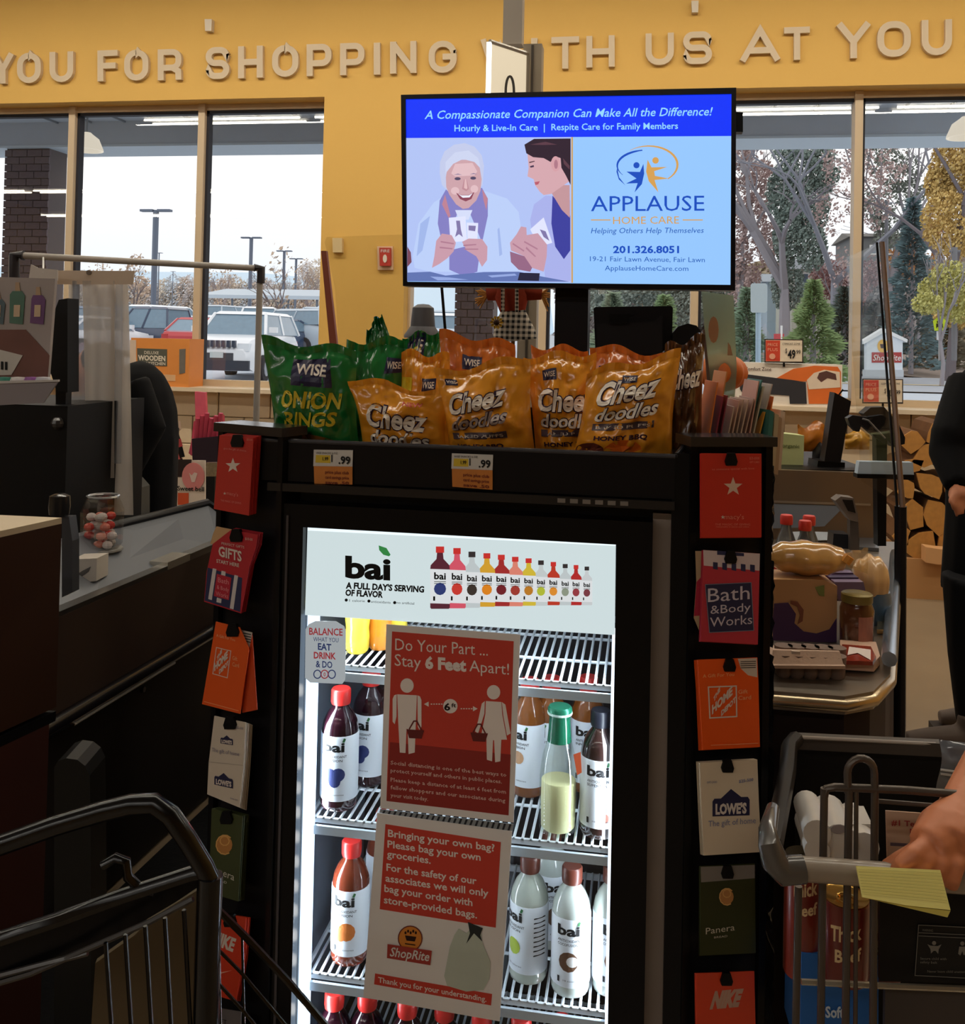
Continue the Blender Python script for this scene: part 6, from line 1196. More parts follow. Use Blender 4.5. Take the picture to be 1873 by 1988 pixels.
t = thing('till_screen', 'black upright till screen edge between the display and the plastic strips', 'monitor', Pz(113, 762, 2.95)); pl = Pl(Pz(113, 680, 2.95), 0)
ob('casing', G().slab(pl, [(114, 582), (131, 579), (131, 762), (110, 761), (95, 713), (96, 630)], 0, .06), BLK2, t); ob('stand', G().slab(pl, [(108, 755), (128, 758), (126, 830), (108, 830)], -.01, .03), BLK, t)
t = thing('till_cabinet', 'tall black till cabinet at the far left behind the checkout', 'cabinet', Pz(60, 1100, 2.9).xy.to_3d()); pl = Pl(Pz(60, 900, 2.9), .0)
p0, p1 = pl.at(-120, 900), pl.at(128, 900); ob('body', G().box(p0.x, p1.x, p0.y, p0.y+.45, 0, pl.at(60, 786).z), BLK2, t); pl = Pl(Pz(60, 900, 3.75), 0); p0, p1 = pl.at(118, 900), pl.at(250, 900)
ob('lower_unit', G().box(p0.x, p1.x, p0.y+.02, p0.y+.4, 0, pl.at(170, 845).z), BLK2, t); pl = Pl(Pz(60, 900, 2.9), .0); ob('side_lamp', G().ell(pl.at(112, 822, .0), .02, .02, .02, 10, 6), M((60, 56, 54), .2), t)
single('waste_hood', G().slab(Pl(Pz(215, 960, 3.32), 0), [(172, 945), (180, 932), (215, 927), (248, 934), (262, 950), (262, 1010), (172, 1010)], 0, .1), M((62, 64, 62), .35), 'dark grey rounded hood showing under the plastic strips', 'hood')
def figure(root, parts, m, vs):
    for nm, tubes, mat_ in parts:
        g = G()
        for q in tubes:
            if q[0] == 'e': g.ell(*q[1:], 14, 10)
            else: g.tube(q[0], q[1], 12)
        o = ob(nm, g, mat_, root); remesh(o, vs)
CLO = M((9, 8, 11), .9, var=.15, sc_=20); SKN = M((196, 124, 88), .55, var=.05, sc_=20); HAIR = M((40, 30, 26), .6)
c = Pz(255, 850, 3.6); t = thing('person', 'person in black seen from behind at the left till, bending forward', 'person', (c.x, c.y, 0)); v = lambda x, y, z=3.6: Pz(x, y, z)
figure(t, [('body', [([v(262, 1040), v(262, 960), v(258, 860), v(252, 770), v(238, 728)], [.13, .15, .165, .15, .08]), ('e', v(268, 840), .14, .17, .27), ([v(250, 745, 3.75), v(215, 800, 3.75), v(160, 830, 3.7)], [.075, .06, .045]), ([v(250, 745, 3.4), v(290, 830, 3.4), v(240, 930, 3.35)], [.075, .06, .045]),
   ([v(255, 1040, 3.55), (c.x-.02, c.y-.1, .5), (c.x, c.y-.1, .06)], [.12, .08, .055]), ([v(270, 1040, 3.7), (c.x+.05, c.y+.1, .5), (c.x+.05, c.y+.1, .06)], [.12, .08, .055])], CLO),
   ('head', [('e', v(188, 722), .08, .09, .105), ([v(232, 735), v(200, 722)], [.055, .05]), ('e', v(160, 730), .02, .02, .02)], SKN), ('hair', [('e', v(196, 712), .083, .093, .095)], HAIR)], None, .014)
single('shoe', G().ell((c.x-.06, c.y-.1, .045), .13, .05, .045), BLK, 'dark shoe of the person at the left till', 'shoe', smooth=True)
# checkout on the left
P0, P1 = PH(115, 1197, .85), PH(560, 1006, .85); dv = (P1-P0).normalized(); yw = math.atan2(dv.y, dv.x); ck = Pl(P0, yw)
LAM = M((52, 38, 30), .5, var=.12, sc_=5); inn = Vector((-dv.y, dv.x, 0)); P0 = P0-dv*1.0
t = thing('checkout_lane', 'checkout counter with stainless rim and grey belt wall at the left', 'counter', ((P0+P1)/2).xy.to_3d())
ob('belt', G().add([P0+inn*.03, P1+inn*.03, P1+inn*.62, P0+inn*.62]+[p-Vector((0, 0, .03)) for p in (P0+inn*.03, P1+inn*.03, P1+inn*.62, P0+inn*.62)], [(0,1,2,3),(7,6,5,4),(0,4,5,1),(2,6,7,3),(1,5,6,2),(0,3,7,4)]), M((44, 44, 46), .5, var=.1), t)
def rail(a, b, up, w_, h): return G().add([a, b, b+inn*w_, a+inn*w_, a+Vector((0, 0, h)), b+Vector((0, 0, h)), b+inn*w_+Vector((0, 0, h)), a+inn*w_+Vector((0, 0, h))], [(3,2,1,0),(4,5,6,7),(0,1,5,4),(1,2,6,5),(2,3,7,6),(3,0,4,7)])
Q = P0+dv*(1.0+(PH(340, 1108, .85)-PH(115, 1197, .85)).length)
ob('steel_rim', rail(P0, Q, 0, .035, .012), STEEL, t); ob('steel_corner', rail(Q, Q+dv*.13, 0, .06, .022), M((214, 206, 190), .25, .9), t); ob('steel_rim', rail(Q+dv*.13, P1, 0, .035, .02), STEEL, t)
lp_ = [P0+inn*.5, P1+inn*.5]
Wt = .20; g = G(); A_, B_2 = P0+dv*1.15+inn*.34, P1+inn*.02+dv*.0+inn*.1; up_ = Vector((0, 0, 1))
T1, T2 = Pz(215, 1022, 2.95), Pz(402, 976, 3.35); Bt1 = PH(188, 1152, .85); Bt2 = PH(425, 1058, .85); T3 = Pz(424, 992, 3.4)
g.prism([Bt1, Bt2, T3, T2, T1], inn*.03); ob('belt_wall', g, M((98, 101, 108), .55), t)
ob('wall_cap', G().tube([T1, T1+(T2-T1)*.5, T2, T3], .014, 8), M((22, 20, 22), .35), t, smooth=True)
ob('belt_wall_end', G().prism([Bt1, T1, T1-dv*.9, Bt1-dv*.9], inn*.03), M((110, 112, 118), .5), t)
ob('side_panel', G().add([P0, P1, P1-up_*.28, P0-up_*.28]+[p+inn*.03 for p in (P0, P1, P1-up_*.28, P0-up_*.28)], [(3,2,1,0),(4,5,6,7),(0,1,5,4),(1,2,6,5),(2,3,7,6),(3,0,4,7)]), LAM, t)
b0, b1 = P0+dv*1.03-inn*.02-up_*.25, P1-inn*.02-up_*.25
ob('bumper', G().tube([b0-dv*.9, b0, b1], .022, 10), M((14, 12, 14), .2), t, smooth=True)
ob('bumper_highlight_strip', G().tube([b0-dv*.02-up_*.012-inn*.022, b0+dv*.45-up_*.012-inn*.022], .004, 6), M((190, 180, 170), .2, .8), t)
cb = ob('cabinet_panel', G().add([P0+inn*.05-up_*.28, P1+inn*.05-up_*.28, P1+inn*.05-up_*.84, P0+inn*.05-up_*.84]+[p+inn*.5 for p in (P0-up_*.28, P1-up_*.28, P1-up_*.84, P0-up_*.84)], [(3,2,1,0),(4,5,6,7),(0,1,5,4),(1,2,6,5),(2,3,7,6),(3,0,4,7)]), M((30, 24, 20), .6, var=.1), t)
lk = ck.at(277, 1338, -.048); ob('lock', G().tube([lk, lk-inn*.006], .008, 10), STEEL, t)
# near brown end panel
ze_ = 1.17; q1, q2, q3 = PH(120, 1005, ze_), PH(-220, 1079, ze_), PH(-220, 990, ze_); t = thing('checkout_end_panel', 'brown laminate checkout end with narrow beige top at the left edge', 'counter', ((q1+q2)/2).xy.to_3d())
ob('top', G().prism([q2, q1, q3], (0, 0, -.012)), M((206, 184, 150), .5), t)
up3 = up_*.0121; dz = lambda p, z: Vector((p.x, p.y, z))
ob('front', G().prism([q2-up3, q1-up3, q3-up3], (0, 0, -.37)), M((60, 36, 22), .55, var=.12, sc_=3), t)
w1 = q2+(q1-q2)*.955; ob('lower_front', G().prism([dz(q2, .76), dz(w1, .76), dz(q3, .76)], (0, 0, -.7)), M((66, 28, 18), .55, var=.12, sc_=3), t)
ob('toe_kick', G().prism([dz(q2, .78), dz(q1, .78), dz(q3, .78)], (0, 0, -.02)), BLK2, t); ob('plinth', G().prism([dz(q2, .06), dz(w1, .06), dz(q3, .06)], (0, 0, -.06)), BLK2, t)
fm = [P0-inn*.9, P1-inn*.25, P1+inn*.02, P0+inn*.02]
single('floor_shading', G().prism([dz(p, .0) for p in fm], (0, 0, .012)), M((12, 11, 12), .9, bump=.2, sc_=60), 'added black sheet standing in for the shade on the floor along the left checkout', 'floor shade')  # dark sheet added as the shade on this floor, no real mat
# candy jar, card-reader post, white box
c = PH(196, 1100, .862); c = c+inn*.0; t = thing('candy_jar', 'clear faceted jar of red and white wrapped candy on the left checkout', 'jar', c); s_ = 2.55/1876
ob('glass', G().lathe([(36*s_, 40*s_), (44*s_, 48*s_), (46*s_, 120*s_), (34*s_, 148*s_), (30*s_, 152*s_)], c, 8), clear('jar_glass', .16, (.9, .9, .9), .02), t)
ob('rim', G().tube([c+Vector((32*s_*math.cos(a_*.5236), 32*s_*math.sin(a_*.5236), 152*s_)) for a_ in range(13)], 2.5*s_, 6), M((200, 200, 200), .15, .6), t)
ob('shelf', G().lathe([(44*s_, 36*s_), (44*s_, 40*s_)], c, 12), M((150, 146, 140), .5), t)
for k in range(26):
    a_ = k*2.4; rr = 30*s_*((k % 7)/7)**.5; p = c+Vector((rr*math.cos(a_), rr*math.sin(a_), (50+(k//7)*19)*s_)); col = [(216, 60, 52), (230, 216, 210), (226, 130, 110), (200, 190, 180)][k % 4]
    single('candy', G().ell(p, 12*s_, 9*s_, 9*s_, 8, 6), M(col, .3, coat=.4), 'wrapped %s candy inside the clear jar' % ['red', 'white', 'pink', 'pale'][k % 4], 'candy', '%s candies in the jar' % ['red', 'white', 'pink', 'pale'][k % 4])
t = thing('white_carton', 'small white carton with a grey leaf print beside the candy jar', 'box', PH(165, 1134, .865)); pl = Pl(PH(165, 1134, .865), .1)
ob('carton', G().slab(pl, [(140, 1086), (188, 1084), (187, 1128), (142, 1133)], 0, .07), M((200, 190, 178), .6), t); ob('print', G().slab(pl, [(145, 1118), (160, 1108), (176, 1100), (172, 1110), (158, 1120), (148, 1124)], .001, .001), M((96, 92, 88), .6), t)
t = thing('card_reader_post', 'dark metal post with a chrome knob on the left checkout', 'post', Pz(130, 1170, 2.35)); pl = Pl(Pz(130, 1100, 2.35), 0)
ob('post', G().slab(pl, [(120, 1004), (134, 1004), (140, 1050), (140, 1150), (120, 1160)], 0, .03), M((74, 74, 78), .35, .3), t); ob('knob', G().lathe([(.024, 0), (.026, .02), (.024, .045), (.012, .05)], Pz(115, 998, 2.36), 16), M((58, 56, 56), .2, .5), t, smooth=True)
# small goods against the block wall, left
pk_ = Pl((0, 6.1, 0)); t = thing('sled_rack', 'pink plastic sleds and shovels standing against the block wall', 'sled', pk_.at(395, 905))
for k, q in enumerate(([(378, 760), (398, 762), (400, 812), (390, 850), (380, 850)], [(376, 818), (400, 812), (432, 806), (434, 842), (372, 850)], [(366, 880), (376, 835), (384, 838), (372, 885)])): ob('sled', G().slab(pk_, q, .02*k, .03), M([(214, 90, 110), (196, 66, 90), (206, 80, 104)][k], .4, var=.15, sc_=20), t)
for k in range(6): ob('handle', G().tube([pk_.at(382+k*8, 850, .06), pk_.at(384+k*9, 812-(k % 3)*5, .08)], .016, 6), M((180, 60, 84), .4), t)
ob('crate', G().slab(pk_, [(372, 852), (436, 846), (436, 905), (374, 905)], .1, .25), M((40, 26, 36), .6), t); ob('leg', G().box(pk_.at(380, 905).x, pk_.at(430, 905).x, 6.0, 6.2, 0, pk_.at(400, 903).z), BLK2, t)
t = thing('ice_scraper', 'black and red ice scraper leaning beside the pink sleds', 'scraper', pk_.at(350, 905)); g = G().tube([pk_.at(354, 888, .1), pk_.at(346, 856, .1), pk_.at(340, 836, .1)], .018, 8); ob('handle', g, BLK, t)
ob('head', G().slab(pk_, [(335, 822), (346, 818), (348, 834), (338, 842)], .12, .03), M((180, 160, 140), .5), t); ob('red_grip', G().tube([pk_.at(349, 868, .1), pk_.at(345, 853, .1)], .021, 8), M((150, 40, 44), .5), t); ob('second_handle', G().tube([pk_.at(334, 862, .1), pk_.at(348, 892, .1)], .018, 6), M((200, 80, 80), .5), t)
ob('stand', G().box(pk_.at(345, 890).x, pk_.at(360, 890).x, 6.0, 6.06, 0, pk_.at(352, 888).z), BLK2, t)
pf = Pl((0, 5.2, 0)); t = thing('shelf_sign', 'small sign card with pink tulip circle and red square near the left rack', 'sign', pf.at(368, 985))
ob('card', G().slab(pf, [(337, 894), (398, 894), (398, 995), (337, 995)], 0, .01), M((222, 206, 190), .6), t); ob('dark_top', G().slab(pf, [(337, 892), (372, 892), (366, 926), (337, 926)], .003, .002), M((50, 38, 36), .5), t)
ob('pink_circle', G().slab(pf, circ(375, 925, 22, 27, 20), .006, .002), M((222, 136, 134), .5), t); ob('tulip', G().slab(pf, [(367, 918), (372, 923), (377, 917), (383, 919), (378, 936), (372, 936)], .009, .001), M((226, 200, 190), .5), t)
g = G(); txt(g, pf, 'Sweet bell', 344, 952, 396, 954, 9, .009, .02); ob('lettering', g, DK, t); ob('red_square', G().slab(pf, [(345, 957), (366, 957), (366, 980), (345, 980)], .003, .002), M((214, 84, 40), .5), t)
ob('coils', G().slab(pf, [(400, 898), (424, 898), (424, 925), (400, 925)], .02, .02), M((170, 160, 140), .2, .8, var=.4, sc_=60), t); ob('stand', G().box(pf.at(345, 990).x, pf.at(390, 990).x, 5.21, 5.24, 0, pf.at(368, 990).z), BLK2, t)
# black cart, lower left
t = thing('black_shopping_cart', 'glossy black shopping cart at the bottom left, its front wires reaching right', 'shopping cart', Pz(300, 1988, 1.15).xy.to_3d()); cc = lambda x, y, z=1.15: Pz(x, y, z)
BG = M((7, 6, 8), .22)
ob('rim', G().tube([cc(-90, 1670), cc(0, 1641), cc(110, 1602), cc(200, 1575), cc(255, 1562), cc(300, 1560), cc(330, 1582), cc(365, 1632), cc(395, 1682), cc(412, 1720)], .012, 10), BG, t, smooth=True)
ob('second_rail', G().tube([cc(-60, 1838), cc(0, 1822), cc(120, 1782), cc(240, 1738), cc(375, 1694), cc(404, 1690)], .009, 8), BG, t, smooth=True)
pl = Pl(cc(200, 1800, 1.17), .3); ob('side_panel', G().slab(pl, [(-90, 1855), (0, 1826), (370, 1702), (400, 1712), (340, 1752), (200, 1835), (60, 1890), (-90, 1930)], 0, .006), M((12, 11, 13), .3), t)
ob('corner_post', G().tube([cc(408, 1700), cc(404, 1800), cc(398, 2060)], [.015, .015, .016], 10), BG, t, smooth=True)
ob('latch', G().tube([cc(200, 1680), cc(225, 1665), cc(245, 1672), cc(248, 1702), cc(275, 1728), cc(300, 1732)], .006, 8), BG, t, smooth=True)
for q in ([(-60, 1925), (60, 1890), (180, 1838), (290, 1790), (375, 1745)], [(-60, 1910), (60, 1878), (170, 1850)]): ob('lower_rail', G().tube([cc(*p_) for p_ in q], .0035, 6), M((60, 56, 54), .15), t, smooth=True)
for x in (205, 243, 282, 320, 357): ob('wire', G().tube([cc(x, 1830-(x-205)*.42, 1.14), cc(x+16, 2060, 1.14)], .0026, 6), BG, t, smooth=True)
for q in ([(412, 1755), (480, 1822), (560, 1906), (640, 2000)], [(415, 1835), (470, 1890), (550, 1985), (580, 2020)], [(416, 1900), (470, 1960), (520, 2020)]): ob('front_wire', G().tube([cc(x, y, 1.17) for x, y in q], .0042 if q[0][1] < 1800 else .002, 6), BG, t, smooth=True)
for x0, y0, x1, y1 in ((424, 1770, 428, 1990), (470, 1815, 474, 1990)): ob('front_wire', G().tube([cc(x0, y0, 1.17), cc(x1, y1, 1.17)], .0016, 5), BG, t)
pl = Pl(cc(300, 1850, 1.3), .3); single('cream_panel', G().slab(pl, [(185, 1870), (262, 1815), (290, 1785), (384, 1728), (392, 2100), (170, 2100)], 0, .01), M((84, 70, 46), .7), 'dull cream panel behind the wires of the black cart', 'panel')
pl = Pl(Pz(140, 1600, 1.75), .2); single('rounded_bin', G().slab(pl, [(105, 1490), (112, 1478), (128, 1472), (150, 1475), (165, 1487), (174, 1506), (176, 1620), (178, 2200), (105, 2200)], 0, .08), M((26, 26, 25), .4), 'dark grey upright with rounded top behind the black cart', 'upright')
# ---------------------------------------------------------------- right checkout
zc_ = .88; rp_ = [PH(1480, 1340, zc_), PH(1640, 1352, zc_), PH(1695, 1342, zc_), PH(1728, 1308, zc_), PH(1748, 1052, zc_), PH(1480, 1045, zc_)]
t = thing('bagging_counter', 'stainless bagging counter with rounded end at the right', 'counter', PH(1600, 1200, zc_).xy.to_3d())
ob('top', G().prism(rp_, (0, 0, -.035)), M((150, 138, 124), .3, .7, var=.15, sc_=6), t)
ctr = sum((Vector(p) for p in rp_), Vector())/6; ob('body', G().prism([(ctr+(Vector(p)-ctr)*.93)-up_*.035 for p in rp_], (0, 0, -.845)), M((46, 32, 28), .6), t)
ob('steel_edge', G().tube([p-up_*.018 for p in rp_[:5]], .012, 8), M((190, 170, 140), .25, .9), t, smooth=True)
ra, rb = PH(1726, 1280, zc_+.03), PH(1738, 1075, zc_+.03); ob('side_rail', G().tube([ra, rb], .016, 8), M((170, 180, 192), .25, .8), t, smooth=True); ob('rail_plate', G().prism([PH(1702, 1222, zc_+.012), PH(1738, 1222, zc_+.012), PH(1738, 1192, zc_+.012), PH(1704, 1192, zc_+.012)], (0, 0, -.01)), M((230, 214, 180), .2, .9), t)
a, b = PH(1500, 1047, zc_), PH(1745, 1052, zc_); pk2 = Pl(a, math.atan2(b.y-a.y, b.x-a.x))
ob('steel_backsplash', G().slab(pk2, [(1500, 912), (1700, 919), (1700, 1052), (1500, 1047)], 0, .03), M((150, 130, 112), .3, .75, var=.12, sc_=2), t)
ob('divider', G().slab(pk2, [(1500, 972), (1690, 978), (1690, 982), (1500, 976)], .006, .004), M((190, 180, 170), .3, .8), t)
ob('grey_wall', G().slab(pk2, [(1500, 978), (1640, 982), (1600, 1022), (1500, 1026)], .004, .002), M((128, 134, 146), .5), t)
tt_ = pk2.at(1600, 914).z; c0, c1 = pk2.at(1490, 913, -.03), pk2.at(1700, 919, -.03)
t2 = thing('cashier_station', 'black-topped cashier station behind the stainless backsplash', 'counter', ((c0+c1)/2).xy.to_3d()); nn = -pk2.n
ob('top', G().prism([Vector((c0.x, c0.y, tt_)), Vector((c1.x, c1.y, tt_)), Vector((c1.x, c1.y, tt_))+nn*.6, Vector((c0.x, c0.y, tt_))+nn*.6], (0, 0, -.02)), BLK, t2)
ob('body', G().prism([Vector((c0.x, c0.y, tt_-.02))+nn*.01, Vector((c1.x, c1.y, tt_-.02))+nn*.01, Vector((c1.x, c1.y, tt_-.02))+nn*.59, Vector((c0.x, c0.y, tt_-.02))+nn*.59], (0, 0, -tt_+.02)), M((50, 38, 32), .6), t2)
pc = Pl(Vector((c0.x, c0.y, 0))+nn*.12, math.atan2(b.y-a.y, b.x-a.x)); ZC = tt_
def onc(x, off=0): p = pc.at(x, 905, off); return Vector((p.x, p.y, ZC))
def shp(g, pl, poly, off, th): return g.slab(pl, poly, off, th)
t = thing('tissue_packet', 'pale green and white square carton on the cashier station', 'box', onc(1540)); ob('carton', G().slab(pc, [(1514, 841), (1561, 846), (1559, 909), (1514, 905)], 0, .08), M((206, 212, 150), .6, var=.1, sc_=14), t)
g = G(); txt(g, pc, 'organic', 1518, 868, 1552, 870, 7, .002, .02); ob('lettering', g, M((110, 120, 70), .5), t)
for k, (x0, y0, x1, y1, c_) in enumerate(((1548, 824, 1604, 876, (222, 132, 38)), (1640, 838, 1688, 872, (232, 170, 60)), (1576, 850, 1602, 906, (60, 56, 60)))):
    g = G(); P_1, P_2 = pc.at(x0, y1, -.12), pc.at(x1, y0, -.12); w_, h_ = (P_2-P_1).dot(pc.u), P_2.z-P_1.z
    g.grid(lambda u, v: P_1+pc.u*(w_*u)+Vector((0, 0, h_*v*(1-.15*math.sin(7*u+k))))+pc.n*(.03*math.sin(math.pi*u)*math.sin(math.pi*v)+.012*noise.noise((u*5, v*5, k*3))), 12, 10).grid(lambda u, v: P_1+pc.u*(w_*(1-u))+Vector((0, 0, h_*v*(1-.15*math.sin(7*(1-u)+k))))-pc.n*(.03*math.sin(math.pi*u)*math.sin(math.pi*v)), 12, 10)
    single('snack_packet', g, M(c_, .3, coat=.5, var=.25, sc_=30), ['orange snack packet left of the till screen edge', 'yellow crumpled packet right of the till screen edge', 'dark packet between the green carton and the screen edge'][k], 'packet', smooth=60)
t = thing('till_screen', 'black tilted till screen seen edge-on on the right cashier station', 'monitor', onc(1615)); ob('casing', G().slab(pc, [(1620, 762), (1652, 779), (1631, 903), (1600, 897)], .03, .05), M((26, 24, 27), .4), t); ob('antenna', G().tube([pc.at(1627, 768, .02), pc.at(1636, 756, .02)], .003, 5), BLK, t)
ob('mount', G().slab(pc, [(1588, 895), (1640, 898), (1640, 910), (1586, 908)], .04, .1), BLK, t)
t = thing('customer_display', 'black arm-mounted customer display on a tall black pole at the right', 'monitor', PH(1712, 1065, zc_))
pq = Pl(Pz(1712, 950, 3.0), .1)
ob('pole', G().slab(pq, [(1701, 845), (1722, 848), (1720, 1060), (1704, 1060)], 0, .04), BLK, t); ob('arm', G().slab(pq, [(1645, 812), (1655, 806), (1684, 810), (1724, 848), (1718, 862), (1700, 850), (1672, 825), (1668, 838), (1662, 838), (1650, 826)], .01, .03), M((34, 33, 37), .3), t)
ob('casing', G().slab(pq, [(1676, 803), (1690, 791), (1716, 790), (1744, 822), (1757, 850), (1756, 862), (1742, 866), (1735, 868)], -.03, .05), M((28, 27, 30), .35), t)
ob('arm_edge', G().tube([pq.at(1674, 813, .012), pq.at(1685, 816, .012), pq.at(1718, 851, .012)], .003, 5), M((120, 118, 120), .3), t)
ob('light_plate', G().slab(pq, [(1668, 896), (1772, 898), (1774, 924), (1664, 922)], .045, .03), M((186, 204, 222), .4), t); ob('plate_frame', G().slab(pq, [(1664, 920), (1775, 922), (1774, 932), (1664, 928)], .05, .04), BLK, t)
t = thing('card_terminal', 'grey card payment terminal on a bent stem at the bagging counter', 'card terminal', PH(1660, 1068, zc_)); pq2 = Pl(Pz(1650, 1010, 2.95), .1)
ob('casing', G().slab(pq2, [(1621, 972), (1632, 964), (1657, 967), (1665, 998), (1666, 1014), (1650, 1010)], 0, .05), M((112, 98, 88), .4), t); ob('screen', G().slab(pq2, [(1635, 970), (1655, 971), (1661, 996), (1646, 992)], .002, .002), M((24, 22, 24), .2), t)
ob('stem', G().slab(pq2, [(1650, 1010), (1666, 1012), (1668, 1068), (1650, 1068)], -.01, .03), M((84, 74, 68), .5), t)
single('glare_slip', G().slab(Pl(PH(1570, 1052, zc_), .1, .8), [(1524, 1030), (1612, 1033), (1610, 1048), (1536, 1052)], 0, .002), M((214, 222, 232), .6), 'white slip standing in for the glare behind the red-capped bottles', 'paper')  # pale slip drawn in place of the white glare on the counter
single('scale_plate', G().prism([PH(1668, 1062, zc_+.012), PH(1706, 1064, zc_+.012), PH(1700, 1036, zc_+.012), PH(1668, 1034, zc_+.012)], (0, 0, -.011)), M((120, 122, 128), .3, .6), 'small grey metal plate right of the card terminal stem', 'plate')
single('black_divider', G().slab(pq2, [(1618, 1036), (1648, 1038), (1648, 1066), (1616, 1064)], -.03, .06), M((40, 42, 48), .3), 'dark grey box at the foot of the card terminal', 'box')
# groceries
def inb(z_, x, y): return PH(x, y, z_)
t0 = thing('soda_bottle', 'clear soda bottle with red cap standing behind the bread, front one', 'bottle', PH(1560, 1195, zc_), 'soda bottles on the bagging counter'); b = t0.location
Hb = (1.55-b.z)-(1020-673)/1876*((b.y)/1.02); Hb = .235
ob('body', G().lathe([(.03, 0), (.033, .01), (.033, .13), (.026, .165), (.013, .2), (.012, .215)], b, 18), M((150, 156, 160), .06, trans=.7), t0, smooth=True); ob('cap', G().lathe([(.0155, .212), (.016, .215), (.016, .232), (.014, .236)], b, 16), M((222, 60, 48), .4), t0, smooth=True); ob('label', G().lathe([(.0336, .06), (.0336, .12)], b, 18), M((190, 50, 44), .5), t0)
dup(t0, PH(1568, 1180, zc_), 0, 'clear soda bottle with red cap standing behind the bread, back one'); dup(t0, PH(1524, 1178, zc_), 0, 'soda bottle with red cap mostly hidden by the card rack edge')
pg = Pl(PH(1580, 1246, zc_), .1); t = thing('orange_purple_carton', 'large tan and purple carton with a round swirl on the bagging counter', 'box', PH(1575, 1246, zc_))
ob('carton', G().slab(pg, [(1500, 1125), (1600, 1126), (1625, 1138), (1624, 1247), (1500, 1246)], 0, .1), M((206, 158, 108), .5), t)
ob('purple_band', G().slab(pg, [(1500, 1172), (1530, 1170), (1545, 1192), (1542, 1210), (1560, 1226), (1585, 1230), (1610, 1222), (1624, 1200), (1624, 1247), (1500, 1246)], .002, .001), M((76, 44, 92), .5), t)
ob('swirl', G().slab(pg, [(1535, 1166), (1548, 1168), (1560, 1184), (1558, 1206), (1548, 1212), (1553, 1195), (1548, 1178), (1534, 1172)], .0035, .001), M((140, 80, 56), .5), t); ob('green_leaf', G().slab(pg, [(1582, 1140), (1600, 1136), (1600, 1158), (1590, 1156)], .0035, .001), M((130, 140, 70), .5), t)
ztc = pg.at(1560, 1126).z; bb = pg.at(1575, 1124, -.05); bb.z = ztc+.001
def loaf(name, lab, c, rx, ry, rz, m, sd, extra=None):
    t = thing(name, lab, 'bread', c-Vector((0, 0, rz)))
    def f(u, v):
        a_ = u*6.2832; e = v*math.pi; n_ = noise.noise((math.cos(a_)*2+sd, math.sin(a_)*2, v*5))*.12+.05*math.sin(v*30)
        return c+Vector((rx*(-math.cos(e)), ry*math.cos(a_)*math.sin(e)**.5*(1+n_), rz*math.sin(a_)*math.sin(e)**.5*(1+n_)))
    ob('loaf', G().grid(f, 24, 20), m, t, smooth=70); return t
t = loaf('bread_bag', 'bagged golden bread rolls with shiny wrap lying on the tan carton', Vector((bb.x-.01, bb.y, ztc+.040)), .085, .05, .038, M((214, 160, 90), .2, coat=.9, var=.35, sc_=30), 1)
ob('bag_tail', G().grid(lambda u, v: Vector((bb.x+.07+.05*u, bb.y-.02+.02*noise.noise((u*4, v*4, 1)), ztc+.045+.03*(v-.5)*(1+u))), 6, 6), clear('bag_film', .2, (1, .95, .85), .05, .35, (226, 180, 110)), t)
ob('twist_tie', G().tube([Vector((bb.x+.068, bb.y-.03, ztc+.04)), Vector((bb.x+.078, bb.y-.03, ztc+.055))], .012, 8), M((226, 150, 50), .4), t)
for k in range(3):
    pz_ = Pl(PH(1650, 1215, zc_)-Vector((0, 0, 0))+Vector((0, -.012*k, 0)), .12); x0 = 1600+k*10; single('purple_packet', G().slab(pz_, [(x0, 1112+k*9), (x0+56, 1112+k*9), (x0+62, 1132+k*12), (x0+60, 1168), (x0+8, 1166)], .02*k, .03), M([(112, 90, 128), (70, 50, 90), (130, 110, 140)][k], .3, var=.2, sc_=20), '%s purple packet leaning between the carton and the jar' % ['rear', 'dark middle', 'front'][k], 'packet')
c_ = PH(1688, 1205, zc_+.0); loaf('bread_loaf', 'pale round loaf in a bag with blue end, behind the jar', c_+Vector((0, 0, .10)), .04, .05, .06, M((222, 176, 120), .3, coat=.6, var=.1), 5)
single('blue_loaf_band', G().lathe([(.045, .0), (.05, .03), (.05, .06), (.046, .075)], c_, 16), M((70, 96, 120), .4, coat=.4), 'blue printed packet under the pale round loaf', 'packet', smooth=True)
t = thing('sauce_jar', 'brown glass jar with olive-gold lid on the bagging counter', 'jar', PH(1662, 1255, zc_)); b = t.location
ob('glass', G().lathe([(.03, 0), (.036, .006), (.037, .085), (.031, .1)], b, 20), M((96, 56, 34), .1, coat=.6, var=.2), t, smooth=True); ob('lid', G().lathe([(.033, .1), (.034, .102), (.034, .118), (.031, .12)], b, 20), M((128, 112, 56), .35, .4), t, smooth=True)
ob('label', G().add([b+Vector((.0378*math.sin(a_), -.0378*math.cos(a_), z_)) for z_ in (.02, .075) for a_ in (-.1, .15, .4, .65, .9)], [(i, i+1, i+6, i+5) for i in range(4)]), M((170, 110, 90), .5, var=.3, sc_=40), t)
g1 = PH(1580, 1325, zc_); pe2 = Pl(g1, .1); t = thing('egg_carton', 'grey-pink closed egg carton at the front of the bagging counter', 'egg carton', g1)
g = G()
def hull(x0, x1, y0, y1, x2, x3, th): 
    return
